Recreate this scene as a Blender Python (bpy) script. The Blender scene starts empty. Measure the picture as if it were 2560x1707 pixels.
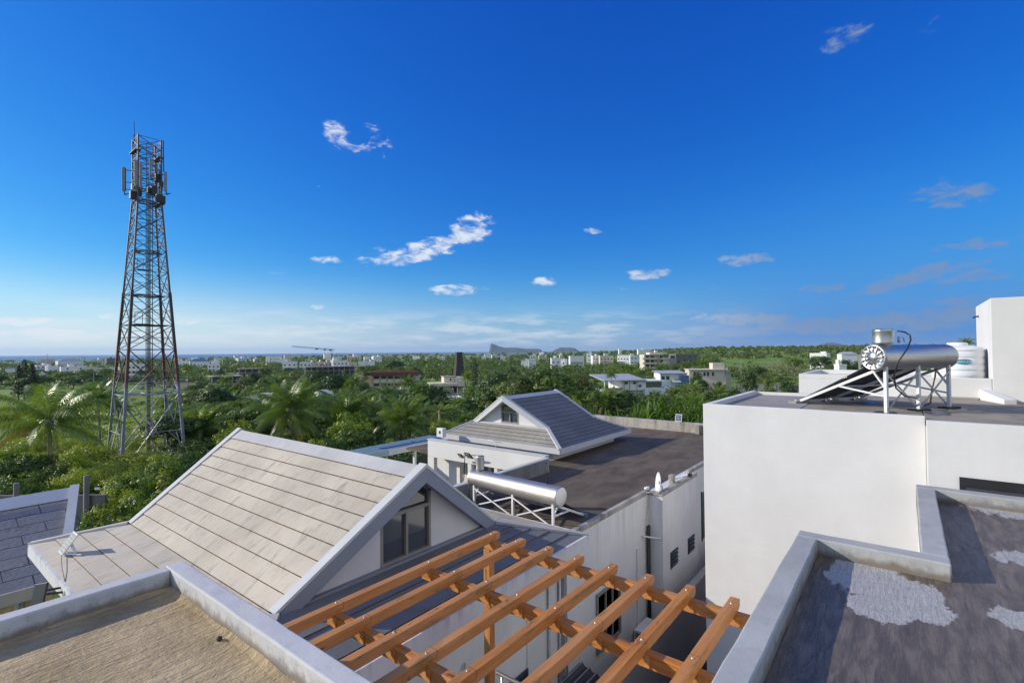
import bpy, math, random
import numpy as np
from mathutils import Vector, Matrix

scene = bpy.context.scene
col = scene.collection
R = math.radians

# ------------------------------------------------------------------ camera
# The eye is the origin, Z is up, X and Y run along the walls of the houses.
FPX, YAW, PITCH, ROLL = 1260.617, 0.662898, 0.0192814, -0.0077520
CF = Vector((math.cos(YAW) * math.cos(PITCH), math.sin(YAW) * math.cos(PITCH), math.sin(PITCH)))
_r = Vector((math.sin(YAW), -math.cos(YAW), 0))
_u = _r.cross(CF)
CR = _r * math.cos(ROLL) + _u * math.sin(ROLL)
CU = -_r * math.sin(ROLL) + _u * math.cos(ROLL)
cam_d = bpy.data.cameras.new("camera")
cam_d.sensor_width = 36
cam_d.lens = 36 * FPX / 2560
cam_d.clip_start = 0.05
cam_d.clip_end = 60000
cam = bpy.data.objects.new("camera", cam_d)
col.objects.link(cam)
cam.matrix_world = Matrix(((CR.x, CU.x, -CF.x, 0), (CR.y, CU.y, -CF.y, 0), (CR.z, CU.z, -CF.z, 0), (0, 0, 0, 1)))
scene.camera = cam

# ------------------------------------------------------------------ light
SUN = Vector((-1.35, 2.05, 1.02)).normalized()
EL = math.asin(SUN.z)
AZ = math.atan2(SUN.x, SUN.y)
sun_d = bpy.data.lights.new("sun", 'SUN')
sun_d.energy = 3.3
sun_d.angle = R(0.5)
sun_d.color = (1.0, 0.92, 0.80)
sun = bpy.data.objects.new("sun", sun_d)
col.objects.link(sun)
sun.rotation_euler = SUN.to_track_quat('Z', 'Y').to_euler()
sun.location = (0, 0, 60)

scene.view_settings.view_transform = 'Standard'
scene.view_settings.look = 'None'
scene.view_settings.exposure = 0.5
scene.view_settings.gamma = 1
scene.render.engine = 'CYCLES'
scene.cycles.max_bounces = 6
scene.cycles.diffuse_bounces = 3
scene.cycles.glossy_bounces = 3
scene.cycles.transmission_bounces = 4
scene.cycles.transparent_max_bounces = 6
scene.cycles.volume_bounces = 0
scene.cycles.caustics_reflective = False
scene.cycles.caustics_refractive = False
scene.cycles.use_denoising = True


def ray(px, py):
    """direction of a photo pixel (2560 x 1707), one metre deep along the view axis"""
    return CF + CR * ((px - 1280) / FPX) - CU * ((py - 853.5) / FPX)


def at(px, py, D):
    return ray(px, py) * D


def on(px, py, axis, val):
    d = ray(px, py)
    return d * (val / d[axis])


def proj(p):
    p = Vector(p)
    z = p.dot(CF)
    return 1280 + FPX * p.dot(CR) / z, 853.5 - FPX * p.dot(CU) / z


# ------------------------------------------------------------------ world
world = bpy.data.worlds.new("World")
scene.world = world
world.use_nodes = True
wt = world.node_tree
wt.nodes.clear()


class NT:
    """small node writer"""
    def __init__(s, nt):
        s.nt = nt

    def new(s, typ, **kw):
        n = s.nt.nodes.new(typ)
        for k, v in kw.items():
            setattr(n, k, v)
        return n

    def put(s, sock, v):
        if v is None:
            return
        if isinstance(v, bpy.types.NodeSocket):
            s.nt.links.new(v, sock)
        else:
            sock.default_value = v

    def math(s, op, a, b=None, c=None, clamp=False):
        n = s.new('ShaderNodeMath', operation=op, use_clamp=clamp)
        for i, v in enumerate((a, b, c)):
            s.put(n.inputs[i], v)
        return n.outputs[0]

    def vmath(s, op, a, b=None, out=0):
        n = s.new('ShaderNodeVectorMath', operation=op)
        s.put(n.inputs[0], a)
        s.put(n.inputs[1], b)
        return n.outputs[out]

    def noise(s, vec, scale, detail=4, rough=.55, dist=0, out=0):
        n = s.new('ShaderNodeTexNoise')
        s.put(n.inputs['Vector'], vec)
        n.inputs['Scale'].default_value = scale
        n.inputs['Detail'].default_value = detail
        n.inputs['Roughness'].default_value = rough
        n.inputs['Distortion'].default_value = dist
        return n.outputs[out]

    def ramp(s, fac, a, b, va=0.0, vb=1.0):
        n = s.new('ShaderNodeMapRange', interpolation_type='SMOOTHSTEP')
        s.put(n.inputs['Value'], fac)
        for k, v in (('From Min', a), ('From Max', b), ('To Min', va), ('To Max', vb)):
            s.put(n.inputs[k], v)
        return n.outputs[0]

    def mix(s, fac, a, b, mode='MIX'):
        n = s.new('ShaderNodeMix', data_type='RGBA', blend_type=mode)
        s.put(n.inputs[0], fac)
        s.put(n.inputs[6], col4(a))
        s.put(n.inputs[7], col4(b))
        return n.outputs[2]

    def mapping(s, vec, scale=(1, 1, 1), rot=(0, 0, 0), loc=(0, 0, 0)):
        n = s.new('ShaderNodeMapping')
        s.put(n.inputs[0], vec)
        n.inputs['Scale'].default_value = scale
        n.inputs['Rotation'].default_value = rot
        n.inputs['Location'].default_value = loc
        return n.outputs[0]


def col4(c):
    if isinstance(c, (tuple, list)) and len(c) == 3:
        return (*c, 1)
    return c


W = NT(wt)
sky = W.new('ShaderNodeTexSky', sky_type='NISHITA')
sky.sun_disc = False
sky.sun_elevation = EL
sky.sun_rotation = AZ
sky.altitude = 40
sky.air_density = 1.0
sky.dust_density = 0.35
sky.ozone_density = 2.6
hs = W.new('ShaderNodeHueSaturation')
hs.inputs['Saturation'].default_value = 1.3
wt.links.new(sky.outputs[0], hs.inputs['Color'])
# deepen the blue as the clear southern air of the photograph has it
SKY_STRENGTH = 0.13
K = SKY_STRENGTH * 2 ** scene.view_settings.exposure
sp3 = W.new('ShaderNodeSeparateColor')
wt.links.new(hs.outputs[0], sp3.inputs[0])
cb3 = W.new('ShaderNodeCombineColor')
for i, (gain, power) in enumerate(((.5, 1.55), (.74, 1.06), (.99, .60))):
    x = W.math('MINIMUM', W.math('MULTIPLY', sp3.outputs[i], .1275), (.62, .95, 1.1)[i])
    W.put(cb3.inputs[i], W.math('MULTIPLY', W.math('POWER', x, power), gain / K))
clear_sky = cb3.outputs[0]


def lin(r, g, b, k=1.0):
    """a display colour as sky radiance"""
    f = lambda v: ((v / 255 + .055) / 1.055) ** 2.4 if v > 10 else v / 255 / 12.92
    return (f(r) * k / K, f(g) * k / K, f(b) * k / K)


tc = W.new('ShaderNodeTexCoord')
dirv = tc.outputs['Generated']
# clouds: soft patches at fixed bearings, broken up by one wind-drawn noise
cn = W.noise(W.mapping(dirv, (9, 9, 20)), 3.2, 9, .62, .35)
cn2 = W.noise(W.mapping(dirv, (5, 5, 34)), 2.2, 7, .6, .2)
total = None
# photo bearing (px, py), half-size (px), roll degrees, strength
PATCH = [(1060, 625, 120, 24, 14, 1.0), (1170, 578, 60, 34, 28, 1.0), (955, 640, 60, 22, 0, .8), (885, 358, 64, 26, 0, .66), (835, 320, 30, 22, 20, .72),
         (962, 370, 22, 42, 0, .7), (920, 330, 26, 24, 0, .5), (2095, 95, 70, 28, 24, .56), (2345, 65, 34, 24, 30, .45), (2370, 485, 75, 26, 0, .62),
         (775, 470, 24, 10, 0, .5), (818, 650, 34, 9, 0, .75), (1145, 725, 62, 13, 0, .95), (1365, 704, 34, 12, 0, .85), (1483, 578, 26, 8, 0, .6),
         (1620, 685, 48, 14, 6, .8), (1852, 650, 62, 15, 4, .7), (1780, 715, 26, 8, 0, .5), (2255, 705, 85, 13, 16, .8), (2340, 672, 80, 13, 14, .66),
         (2435, 690, 75, 11, 8, .7), (2055, 722, 46, 10, 5, .8), (2485, 605, 80, 13, 8, .7), (2425, 752, 50, 10, 5, .8), (1850, 800, 110, 16, 0, .85),
         (2080, 815, 190, 20, 3, .85), (2300, 800, 160, 22, 5, .85), (1560, 720, 40, 6, 0, .5), (1490, 757, 40, 7, 0, .45), (470, 805, 26, 7, 0, .8),
         (790, 768, 22, 6, 0, .75), (270, 790, 16, 5, 0, .6), (700, 690, 30, 10, 0, .4), (30, 803, 60, 9, 0, .95), (110, 832, 75, 8, 0, .95), (190, 842, 60, 7, 0, .9), (270, 836, 45, 6, 0, .8), (700, 822, 30, 5, 0, .5)]
for px, py, a, b, rl, st in PATCH:
    st *= 1.3 if (px > 1480 or px < 300) else 1.0
    c = ray(px, py).normalized()
    e = (ray(px + 10, py) - ray(px - 10, py)).normalized()
    up = c.cross(e) * -1
    e, up = e * math.cos(R(rl)) + up * math.sin(R(rl)), up * math.cos(R(rl)) - e * math.sin(R(rl))
    L = ray(px, py).length
    k = FPX * L * .80
    dx = W.vmath('DOT_PRODUCT', W.vmath('SUBTRACT', dirv, tuple(c)), tuple(e * (k / a)), 1)
    dy = W.vmath('DOT_PRODUCT', W.vmath('SUBTRACT', dirv, tuple(c)), tuple(up * (k / b)), 1)
    q = W.math('ADD', W.math('MULTIPLY', dx, dx), W.math('MULTIPLY', dy, dy))
    g = W.math('MULTIPLY', W.ramp(q, 0.0, 1.6, 1.0, 0.0), st)
    total = g if total is None else W.math('MAXIMUM', total, g)
sep = W.new('ShaderNodeSeparateXYZ')
wt.links.new(dirv, sep.inputs[0])
elev = sep.outputs[2]
sunside = W.vmath('DOT_PRODUCT', dirv, tuple(Vector((SUN.x, SUN.y, 0)).normalized()), 1)
patch = W.ramp(W.math('ADD', total, W.math('MULTIPLY', W.math('SUBTRACT', cn, .5), 2.5)), .53, 1.22)
patch = W.math('MULTIPLY', patch, W.ramp(total, .02, .3))
# low bank of thin cloud near the horizon, whiter towards the sun
band = W.math('MULTIPLY', W.ramp(elev, .004, .014), W.ramp(elev, .035, .095, 1, 0))
bank = W.math('MULTIPLY', W.ramp(cn2, .44, .68), band)
bank = W.math('MULTIPLY', bank, W.ramp(sunside, -.6, .3, .95, .7))
veil = W.math('POWER', W.ramp(elev, -.01, .22, 1, 0), 2.4)
hz = W.mix(W.ramp(sunside, -.72, -.15), lin(92, 150, 215), lin(158, 192, 222))
hz = W.mix(W.ramp(sunside, .05, .7), hz, lin(232, 236, 238, 1.12))
sk = W.mix(W.math('MULTIPLY', veil, .84), clear_sky, hz)
sk = W.mix(W.math('MULTIPLY', W.math('MULTIPLY', W.ramp(elev, .0, .34, 1, 0), W.ramp(sunside, .0, -.5)), .8), sk, lin(58, 134, 216))
bright = W.mix(W.ramp(sunside, -.48, .02), lin(122, 148, 188), lin(238, 243, 248))
cfac = W.math('MAXIMUM', W.math('MULTIPLY', patch, .88), W.math('MULTIPLY', bank, .75))
sk = W.mix(cfac, sk, bright)
# unseen bright cloud field added behind the viewer to lift shaded walls; glare round the sun
back = W.ramp(W.vmath('DOT_PRODUCT', dirv, tuple((-CF + CR * .35 + Vector((0, 0, .45))).normalized()), 1), .25, .8)
sk = W.mix(W.math('MULTIPLY', back, W.ramp(cn2, .35, .6, .45, .85)), sk, lin(238, 246, 250, .98))
glare = W.ramp(W.vmath('DOT_PRODUCT', dirv, tuple(SUN), 1), .96, 1.0)
sk = W.mix(W.math('MULTIPLY', W.math('MULTIPLY', glare, glare), .9), sk, lin(255, 250, 238, 1.2))
bg = W.new('ShaderNodeBackground')
bg.inputs['Strength'].default_value = SKY_STRENGTH
wt.links.new(sk, bg.inputs['Color'])
wo = W.new('ShaderNodeOutputWorld')
wt.links.new(bg.outputs[0], wo.inputs['Surface'])

# ------------------------------------------------------------------ materials
MATS = {}


def base_mat(name):
    m = bpy.data.materials.new(name)
    m.use_nodes = True
    n = NT(m.node_tree)
    b = m.node_tree.nodes['Principled BSDF']
    MATS[name] = m
    return m, n, b


def pos(n, obj=True):
    if obj:
        return n.new('ShaderNodeTexCoord').outputs['Object']
    return n.new('ShaderNodeNewGeometry').outputs['Position']


def bump(n, b, h, strength=.3, dist=.02):
    k = n.new('ShaderNodeBump')
    k.inputs['Strength'].default_value = strength
    k.inputs['Distance'].default_value = dist
    n.put(k.inputs['Height'], h)
    n.put(b.inputs['Normal'], k.outputs[0])


def simple(name, c, rough=.7, metal=0.0, var=.15, vs=3.0, bs=40.0, bst=.15, bd=.01, c2=None):
    """one colour with soft mottling and fine grain"""
    m, n, b = base_mat(name)
    p = pos(n)
    f = n.ramp(n.noise(p, vs, 6, .6), .3, .7)
    lo = tuple(x * (1 - var) for x in c)
    hi = c2 or tuple(min(1, x * (1 + var)) for x in c)
    n.put(b.inputs['Base Color'], n.mix(f, lo, hi))
    b.inputs['Roughness'].default_value = rough
    b.inputs['Metallic'].default_value = metal
    if bst:
        bump(n, b, n.noise(p, bs, 3), bst, bd)
    return m


def plaster(name, c, stain=.0, top=None, var=.05, stainc=(.28, .26, .23), streak=9.0, depth=1.2, grime=.0, foot=None):
    """painted plaster: trowel marks, faint patches, optional run-off streaks below a top edge"""
    m, n, b = base_mat(name)
    p = pos(n, False)
    f = n.ramp(n.noise(p, .9, 6, .6), .3, .72)
    cl = n.mix(f, tuple(x * (1 - var) for x in c), tuple(min(1, x * (1 + var * .5)) for x in c))
    f2 = n.ramp(n.noise(n.mapping(p, (3, 3, 1.2)), 3, 8, .7), .55, .8, 0, var * 1.6)
    cl = n.mix(f2, cl, tuple(x * .72 for x in c))
    if stain:
        s = n.noise(n.mapping(p, (streak, streak, .35)), 1.0, 5, .65)
        s = n.ramp(s, .42, .72)
        if top is not None:
            sp = n.new('ShaderNodeSeparateXYZ')
            n.put(sp.inputs[0], p)
            d = n.math('SUBTRACT', top, sp.outputs[2])
            s = n.math('MULTIPLY', s, n.ramp(d, 0, depth, 1, .12))
        cl = n.mix(n.math('MULTIPLY', s, stain), cl, stainc)
    if grime:
        g = n.ramp(n.noise(p, 5.5, 9, .75), .5, .68)
        cl = n.mix(n.math('MULTIPLY', g, grime), cl, (.2, .19, .17))
    if foot is not None:
        # splashed earth and damp rising from the deck
        sp = n.new('ShaderNodeSeparateXYZ')
        n.put(sp.inputs[0], p)
        d = n.math('SUBTRACT', sp.outputs[2], foot)
        d = n.math('ADD', d, n.math('MULTIPLY', n.math('SUBTRACT', n.noise(n.mapping(p, (1, 1, .6)), 4.5, 8, .7), .5), .16))
        cl = n.mix(n.ramp(d, .02, .085, .85, 0), cl, (.17, .125, .075))
        cl = n.mix(n.math('MULTIPLY', n.ramp(n.noise(n.mapping(p, (3, 3, 2)), 2.2, 9, .72), .45, .62), n.ramp(d, .06, .14, .75, .0)), cl, (.20, .20, .20))
    n.put(b.inputs['Base Color'], cl)
    b.inputs['Roughness'].default_value = .82
    h = n.math('ADD', n.noise(p, 5, 5, .6), n.math('MULTIPLY', n.noise(p, 60, 3), .25))
    bump(n, b, h, .35, .012)
    return m


plaster('white_plaster', (.78, .775, .76), .05, None)
plaster('white_wall_fresh', (.70, .69, .67), .07, None, .06, (.42, .41, .39), 2.5)
plaster('white_wall_streaked', (.76, .755, .745), .30, -4.0, .07, (.30, .29, .28), 6.0, 1.6)
plaster('parapet_plaster', (.60, .595, .585), .2, None, .14, (.34, .33, .32), 3.0, 1, .2, -1.95)
plaster('parapet_grey_plaster', (.43, .43, .415), .3, None, .16, (.30, .29, .26), 3.0, 1, .28, -1.95)
plaster('parapet_inner', (.52, .51, .48), .5, None, .2, (.26, .22, .16), 4.0, 1, .25)
plaster('stained_parapet', (.46, .43, .38), .85, None, .22, (.13, .115, .10), 2.2, 1, .35)
plaster('mossy_parapet', (.30, .30, .28), .6, None, .3, (.07, .07, .07), 3, 1, .6)
plaster('grey_trim_paint', (.25, .27, .31), .04, None, .05)
plaster('pale_trim_paint', (.55, .56, .57), .05, None, .06)
plaster('cream_wall', (.66, .58, .46), .15, None, .08)
plaster('pink_wall', (.60, .45, .40), .1, None, .08)
plaster('far_white', (.78, .78, .77), .08, None, .06)
plaster('yellow_wall', (.62, .47, .26), .1, None, .08)
plaster('concrete_raw', (.33, .31, .29), .3, None, .15)
plaster('dark_block_wall', (.16, .155, .16), .3, None, .2)
plaster('boundary_grey', (.23, .21, .22), .2, None, .12)
simple('dark_glass', (.05, .06, .065), .06, 0, .1, 2, 4, 0)
MATS['dark_glass'].node_tree.nodes['Principled BSDF'].inputs['IOR'].default_value = 2.3
simple('far_glass', (.045, .055, .07), .2, 0, .2, 2, 4, 0)
simple('window_frame_taupe', (.27, .25, .22), .5, 0, .06)
simple('window_frame_dark', (.05, .06, .07), .4, 0, .1)
simple('louvre_glass', (.10, .15, .15), .25, 0, .15)
simple('black_rubber', (.015, .015, .017), .45)
simple('black_metal', (.02, .02, .022), .45)
simple('white_metal', (.72, .72, .72), .42, 0, .05)
simple('galvanised', (.45, .46, .48), .42, .6, .12, 6)
simple('grey_steel', (.32, .34, .36), .5, .4, .15, 5)
simple('brass_fitting', (.55, .30, .06), .4, .6)
simple('plastic_white', (.74, .75, .76), .38, 0, .03)
simple('teal_sticker', (.02, .32, .42), .5)
simple('navy_print', (.01, .03, .10), .5)
simple('white_print', (.8, .8, .8), .5)
simple('red_print', (.30, .04, .05), .5)
simple('solar_cell', (.025, .03, .09), .15, 0, .2, 8, 4, 0)
simple('tube_glass', (.02, .022, .03), .12, 0, .2)
simple('aluminium', (.66, .66, .65), .35, .7, .06)
simple('stone_block', (.30, .28, .24), .8)
simple('corrugated_dark', (.03, .035, .045), .4, .2)
simple('canopy_sheet', (.36, .47, .50), .45, 0, .08)
simple('bark', (.16, .13, .10), .9, 0, .3, 8, 30, .5, .03)
simple('palm_bark', (.24, .21, .18), .9, 0, .25, 6, 18, .6, .03)
simple('chimney_stone', (.055, .05, .05), .9, 0, .5, 3, 6, .6, .1)
simple('maroon_roof', (.13, .035, .03), .6, 0, .15)
simple('grey_roof_sheet', (.42, .43, .44), .55, 0, .1)
simple('green_roof_sheet', (.08, .30, .24), .5, 0, .1)
simple('blue_roof_sheet', (.08, .16, .30), .5, 0, .1)
simple('orange_brick', (.32, .16, .08), .8, 0, .2)
simple('rust', (.18, .07, .03), .8, 0, .4, 4)
simple('crane_paint', (.06, .07, .09), .6)
simple('car_silver', (.45, .46, .48), .25, .5, .04)
simple('car_maroon', (.12, .02, .02), .25, .2, .04)
simple('car_blue', (.03, .08, .22), .25, .2, .04)
simple('tyre', (.02, .02, .02), .8)
simple('gravel_dark', (.06, .055, .05), .95, 0, .5, 30, 60, .8, .03)
simple('patio_brown', (.22, .14, .09), .8, 0, .2)
simple('grey_wire', (.3, .3, .3), .6)
simple('white_wire', (.68, .66, .62), .6)
simple('stone_cladding', (.40, .30, .17), .85, 0, .35, 4)


def screed():
    """tan roof screed with trowel ridges and pits"""
    m, n, b = base_mat('tan_screed')
    p = pos(n, False)
    pr = n.mapping(p, (2.6, 9, 1), (0, 0, R(14)))
    ridge = n.noise(pr, 2.0, 6, .62, .8)
    f = n.ramp(n.noise(p, 1.6, 7, .65), .3, .7)
    c = n.mix(f, (.36, .265, .145), (.55, .425, .25))
    c = n.mix(n.ramp(n.noise(p, .55, 3), .52, .7, 0, .6), c, (.42, .37, .29))
    c = n.mix(n.ramp(n.noise(n.mapping(p, (6, 17, 1), (0, 0, R(14))), 2.4, 6, .68, .8), .62, .69, 0, .75), c, (.06, .05, .04))
    n.put(b.inputs['Base Color'], c)
    b.inputs['Roughness'].default_value = .9
    h = n.math('ADD', ridge, n.math('MULTIPLY', n.noise(p, 40, 4), .16))
    bump(n, b, n.math('ADD', h, n.math('MULTIPLY', n.noise(p, 14, 6, .7), .7)), .8, .055)


WET_ISLANDS = []
for px, py, a, c, rt_ in ((2165, 1440, .42, .26, 0), (2235, 1470, .34, .30, 0), (2290, 1515, .26, .20, 0), (2200, 1520, .24, .20, 0), (2530, 1270, .55, .45, 0), (2575, 1400, .24, .26, 0), (2600, 1560, .2, .26, 0)):
    q_ = on(px, py, 2, -1.95)
    WET_ISLANDS.append((q_.x, q_.y, a, c, rt_))


def wet_roof():
    """grey screed, most of it wet and dark; a few dry pale islands with ragged edges"""
    m, n, b = base_mat('wet_screed')
    p = pos(n, False)
    wob = n.noise(n.mapping(p, (1, 2.4, 1), (0, 0, R(-15))), 1.9, 13, .74)
    dry = None
    for x, y, a, c, rot in WET_ISLANDS:
        q = n.mapping(p, (1, 1, 1), (0, 0, 0), (-x, -y, 0))
        q = n.mapping(q, (1 / a, 1 / c, 0), (0, 0, R(rot)))
        d = n.vmath('LENGTH', q, None, 1)
        v = n.math('SUBTRACT', 1.0, d)
        dry = v if dry is None else n.math('MAXIMUM', dry, v)
    dry = n.math('ADD', dry, n.math('MULTIPLY', n.math('SUBTRACT', wob, .5), 2.3))
    dm = n.ramp(dry, -.03, .05)
    g = n.ramp(n.noise(p, 55, 5, .7), .3, .7)
    g2 = n.ramp(n.noise(p, 9, 8, .75), .4, .62)
    pale = n.mix(g, (.34, .335, .32), (.50, .49, .47))
    pale = n.mix(n.math('MULTIPLY', g2, .25), pale, (.16, .155, .15))
    st = n.ramp(n.noise(n.mapping(p, (2, 9, 1), (0, 0, R(-12))), 1.5, 6, .6, .5), .35, .7)
    wet = n.mix(st, (.098, .078, .058), (.20, .162, .122))
    wet = n.mix(n.ramp(n.noise(p, 1.1, 4), .55, .75, 0, .55), wet, (.17, .12, .08))
    n.put(b.inputs['Base Color'], n.mix(dm, wet, pale))
    n.put(b.inputs['Roughness'], n.math('ADD', n.math('MULTIPLY', dm, .5), .40))
    h = n.math('ADD', n.math('MULTIPLY', n.noise(n.mapping(p, (3, 16, 1), (0, 0, R(-12))), 2, 6, .65, .6), 1.0), n.math('MULTIPLY', n.noise(p, 60, 3), .3))
    bump(n, b, h, .55, .02)


def dark_terrace():
    m, n, b = base_mat('dark_terrace_roof')
    p = pos(n, False)
    s = n.noise(n.mapping(p, (.5, 1.1, 1), (0, 0, R(35))), 1.2, 8, .68, .6)
    c = n.mix(n.ramp(s, .3, .7), (.072, .054, .033), (.158, .122, .082))
    c = n.mix(n.ramp(n.noise(n.mapping(p, (.35, 1.6, 1), (0, 0, R(50))), 2.3, 7, .7, .4), .58, .75, 0, .5), c, (.23, .19, .15))
    c = n.mix(n.ramp(n.noise(p, 9, 2), .74, .78, 0, .5), c, (.4, .38, .35))
    n.put(b.inputs['Base Color'], c)
    b.inputs['Roughness'].default_value = .82
    bump(n, b, n.noise(p, 30, 5), .3, .02)


def tiles(name, c, dirt, dirtc=(.07, .06, .05), band=False):
    """cement roof slabs: big soft patches, rain dirt drawn downslope, specks"""
    m, n, b = base_mat(name)
    p = pos(n, False)
    f = n.ramp(n.noise(p, .7, 6, .6), .3, .7)
    cl = n.mix(f, tuple(x * .84 for x in c), tuple(x * 1.1 for x in c))
    s = n.ramp(n.noise(n.mapping(p, (1.4, 6, 3)), 1.2, 7, .7, .3), .5, .78, 0, dirt)
    cl = n.mix(s, cl, dirtc)
    cl = n.mix(n.ramp(n.noise(p, 3.2, 9, .75), .62, .75, 0, dirt), cl, (.22, .17, .12))
    cl = n.mix(n.ramp(n.noise(p, 11, 3), .73, .77, 0, dirt * 1.2), cl, (.04, .035, .03))
    n.put(b.inputs['Base Color'], cl)
    b.inputs['Roughness'].default_value = .8
    bump(n, b, n.math('ADD', n.noise(p, 6, 6, .65), n.math('MULTIPLY', n.noise(p, 50, 3), .3)), .25, .02)


def slate():
    """coursed slate with black lichen, for the low house at the left"""
    m, n, b = base_mat('slate_tiles')
    tcn = n.new('ShaderNodeTexCoord')
    p = n.new('ShaderNodeNewGeometry').outputs['Position']
    br = n.new('ShaderNodeTexBrick')
    n.put(br.inputs['Vector'], tcn.outputs['UV'])
    br.inputs['Color1'].default_value = (.25, .245, .24, 1)
    br.inputs['Color2'].default_value = (.33, .29, .275, 1)
    br.inputs['Mortar'].default_value = (.02, .02, .02, 1)
    br.inputs['Scale'].default_value = 1
    br.inputs['Mortar Size'].default_value = .018
    br.inputs['Brick Width'].default_value = 1.25
    br.inputs['Row Height'].default_value = .5
    br.inputs['Bias'].default_value = -.2
    c = n.mix(n.ramp(n.noise(p, 2.2, 8, .7), .35, .7, 0, .6), br.outputs[0], (.20, .20, .20))
    c = n.mix(n.ramp(n.noise(n.mapping(p, (.7, 2, 2)), 1.5, 8, .75), .58, .66, 0, .85), c, (.025, .025, .022))
    n.put(b.inputs['Base Color'], c)
    b.inputs['Roughness'].default_value = .7
    bump(n, b, n.math('SUBTRACT', n.noise(p, 8, 6), n.math('MULTIPLY', br.outputs[1], 1.5)), .5, .03)


def wood(name, axis):
    """orange stained pine, grain along one axis, weathered green-grey patches, knots"""
    m, n, b = base_mat(name)
    p = pos(n, False)
    sc = [26, 26, 26]
    sc[axis] = 1.3
    p = pos(n, False)
    gr = n.noise(n.mapping(p, sc), 1.2, 6, .6, .9)
    sc2 = [4, 4, 4]
    sc2[axis] = .7
    big = n.noise(n.mapping(p, sc2), 1.0, 5, .6)
    c = n.mix(n.ramp(gr, .3, .72), (.37, .118, .012), (.60, .245, .042))
    c = n.mix(n.ramp(big, .48, .68, 0, .6), c, (.62, .31, .12))
    oi = n.new('ShaderNodeObjectInfo')
    c = n.mix(n.math('MULTIPLY', oi.outputs['Random'], .5), c, (.56, .27, .10))
    sc3 = [7, 7, 7]
    sc3[axis] = 1.6
    c = n.mix(n.ramp(n.noise(n.mapping(p, sc3), 1, 6, .7), .54, .68, 0, .8), c, (.22, .15, .045))
    c = n.mix(n.ramp(n.noise(n.mapping(p, sc3, (0, 0, 0), (4, 2, 1)), 1.6, 7, .75, .8), .58, .68, 0, .85), c, (.075, .035, .013))
    n.put(b.inputs['Base Color'], c)
    b.inputs['Roughness'].default_value = .55
    bump(n, b, gr, .3, .006)


def steel(name, axis, c=(.62, .60, .57), rough=.28):
    m, n, b = base_mat(name)
    p = pos(n)
    sc = [3, 3, 3]
    sc[axis] = 120
    f = n.noise(n.mapping(p, sc), 1, 4, .6)
    n.put(b.inputs['Base Color'], n.mix(n.ramp(f, .3, .7), tuple(x * .86 for x in c), c))
    b.inputs['Metallic'].default_value = 1
    n.put(b.inputs['Roughness'], n.math('ADD', n.math('MULTIPLY', f, .14), rough))
    bump(n, b, n.noise(p, 4, 3), .04, .02)


def leaf(name, c, c2, trans=.45, spread=.25, gloss=.12, size=1.1):
    """leaf with light passing through; colour drifts from leaf to leaf and tree to tree"""
    m, n, b = base_mat(name)
    nt = m.node_tree
    p = pos(n)
    oi = n.new('ShaderNodeObjectInfo')
    f = n.math('ADD', n.math('MULTIPLY', n.noise(p, size, 5, .7), 1.3), n.math('MULTIPLY', oi.outputs['Random'], spread * 2))
    f = n.ramp(f, .45, 1.05)
    cc = n.mix(f, c, c2)
    n.put(b.inputs['Base Color'], cc)
    b.inputs['Roughness'].default_value = .5
    b.inputs['Specular IOR Level'].default_value = gloss * 3
    tr = n.new('ShaderNodeBsdfTranslucent')
    n.put(tr.inputs[0], n.mix(1.0, cc, (1.35, 1.45, .55), 'MULTIPLY'))
    mx = n.new('ShaderNodeMixShader')
    mx.inputs[0].default_value = trans
    nt.links.new(b.outputs[0], mx.inputs[1])
    nt.links.new(tr.outputs[0], mx.inputs[2])
    nt.links.new(mx.outputs[0], nt.nodes['Material Output'].inputs['Surface'])
    return m


def frond_mat():
    m, n, b = base_mat('palm_frond')
    nt = m.node_tree
    a = n.new('ShaderNodeAttribute', attribute_name='age')
    oi = n.new('ShaderNodeObjectInfo')
    g = n.mix(oi.outputs['Random'], (.115, .19, .028), (.20, .27, .045))
    c = n.mix(n.ramp(a.outputs['Fac'], .55, 1.0), g, (.26, .19, .035))
    n.put(b.inputs['Base Color'], c)
    b.inputs['Roughness'].default_value = .38
    b.inputs['Specular IOR Level'].default_value = .6
    tr = n.new('ShaderNodeBsdfTranslucent')
    n.put(tr.inputs[0], n.mix(1.0, c, (1.4, 1.5, .6), 'MULTIPLY'))
    mx = n.new('ShaderNodeMixShader')
    mx.inputs[0].default_value = .3
    nt.links.new(b.outputs[0], mx.inputs[1])
    nt.links.new(tr.outputs[0], mx.inputs[2])
    nt.links.new(mx.outputs[0], nt.nodes['Material Output'].inputs['Surface'])


def tower_paint(name='tower_paint', pale=0.0):
    """galvanised below, old red oxide coat above, dark bare steel at the top, rust bleeding through"""
    m, n, b = base_mat(name)
    p = pos(n, False)
    sp = n.new('ShaderNodeSeparateXYZ')
    n.put(sp.inputs[0], p)
    z = n.math('ADD', sp.outputs[2], n.math('MULTIPLY', n.noise(p, 1.2, 3), 1.2))
    c = n.mix(n.ramp(z, -2.6, -1.6), (.20, .22, .26), (.085, .038, .034))
    c = n.mix(n.ramp(z, .2, 2.4), c, (.045, .043, .052))
    c = n.mix(n.ramp(z, 6.2, 8.6), c, (.10, .10, .115))
    c = n.mix(n.math('MULTIPLY', n.ramp(n.noise(p, .55, 2), .46, .56), n.ramp(z, -1.0, -2.6, 0, pale)), c, (.60, .60, .58))
    c = n.mix(n.ramp(n.noise(p, 2.6, 6, .7), .54, .66, 0, .75), c, (.15, .05, .02))
    n.put(b.inputs['Base Color'], c)
    b.inputs['Roughness'].default_value = .6
    b.inputs['Metallic'].default_value = .25


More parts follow.
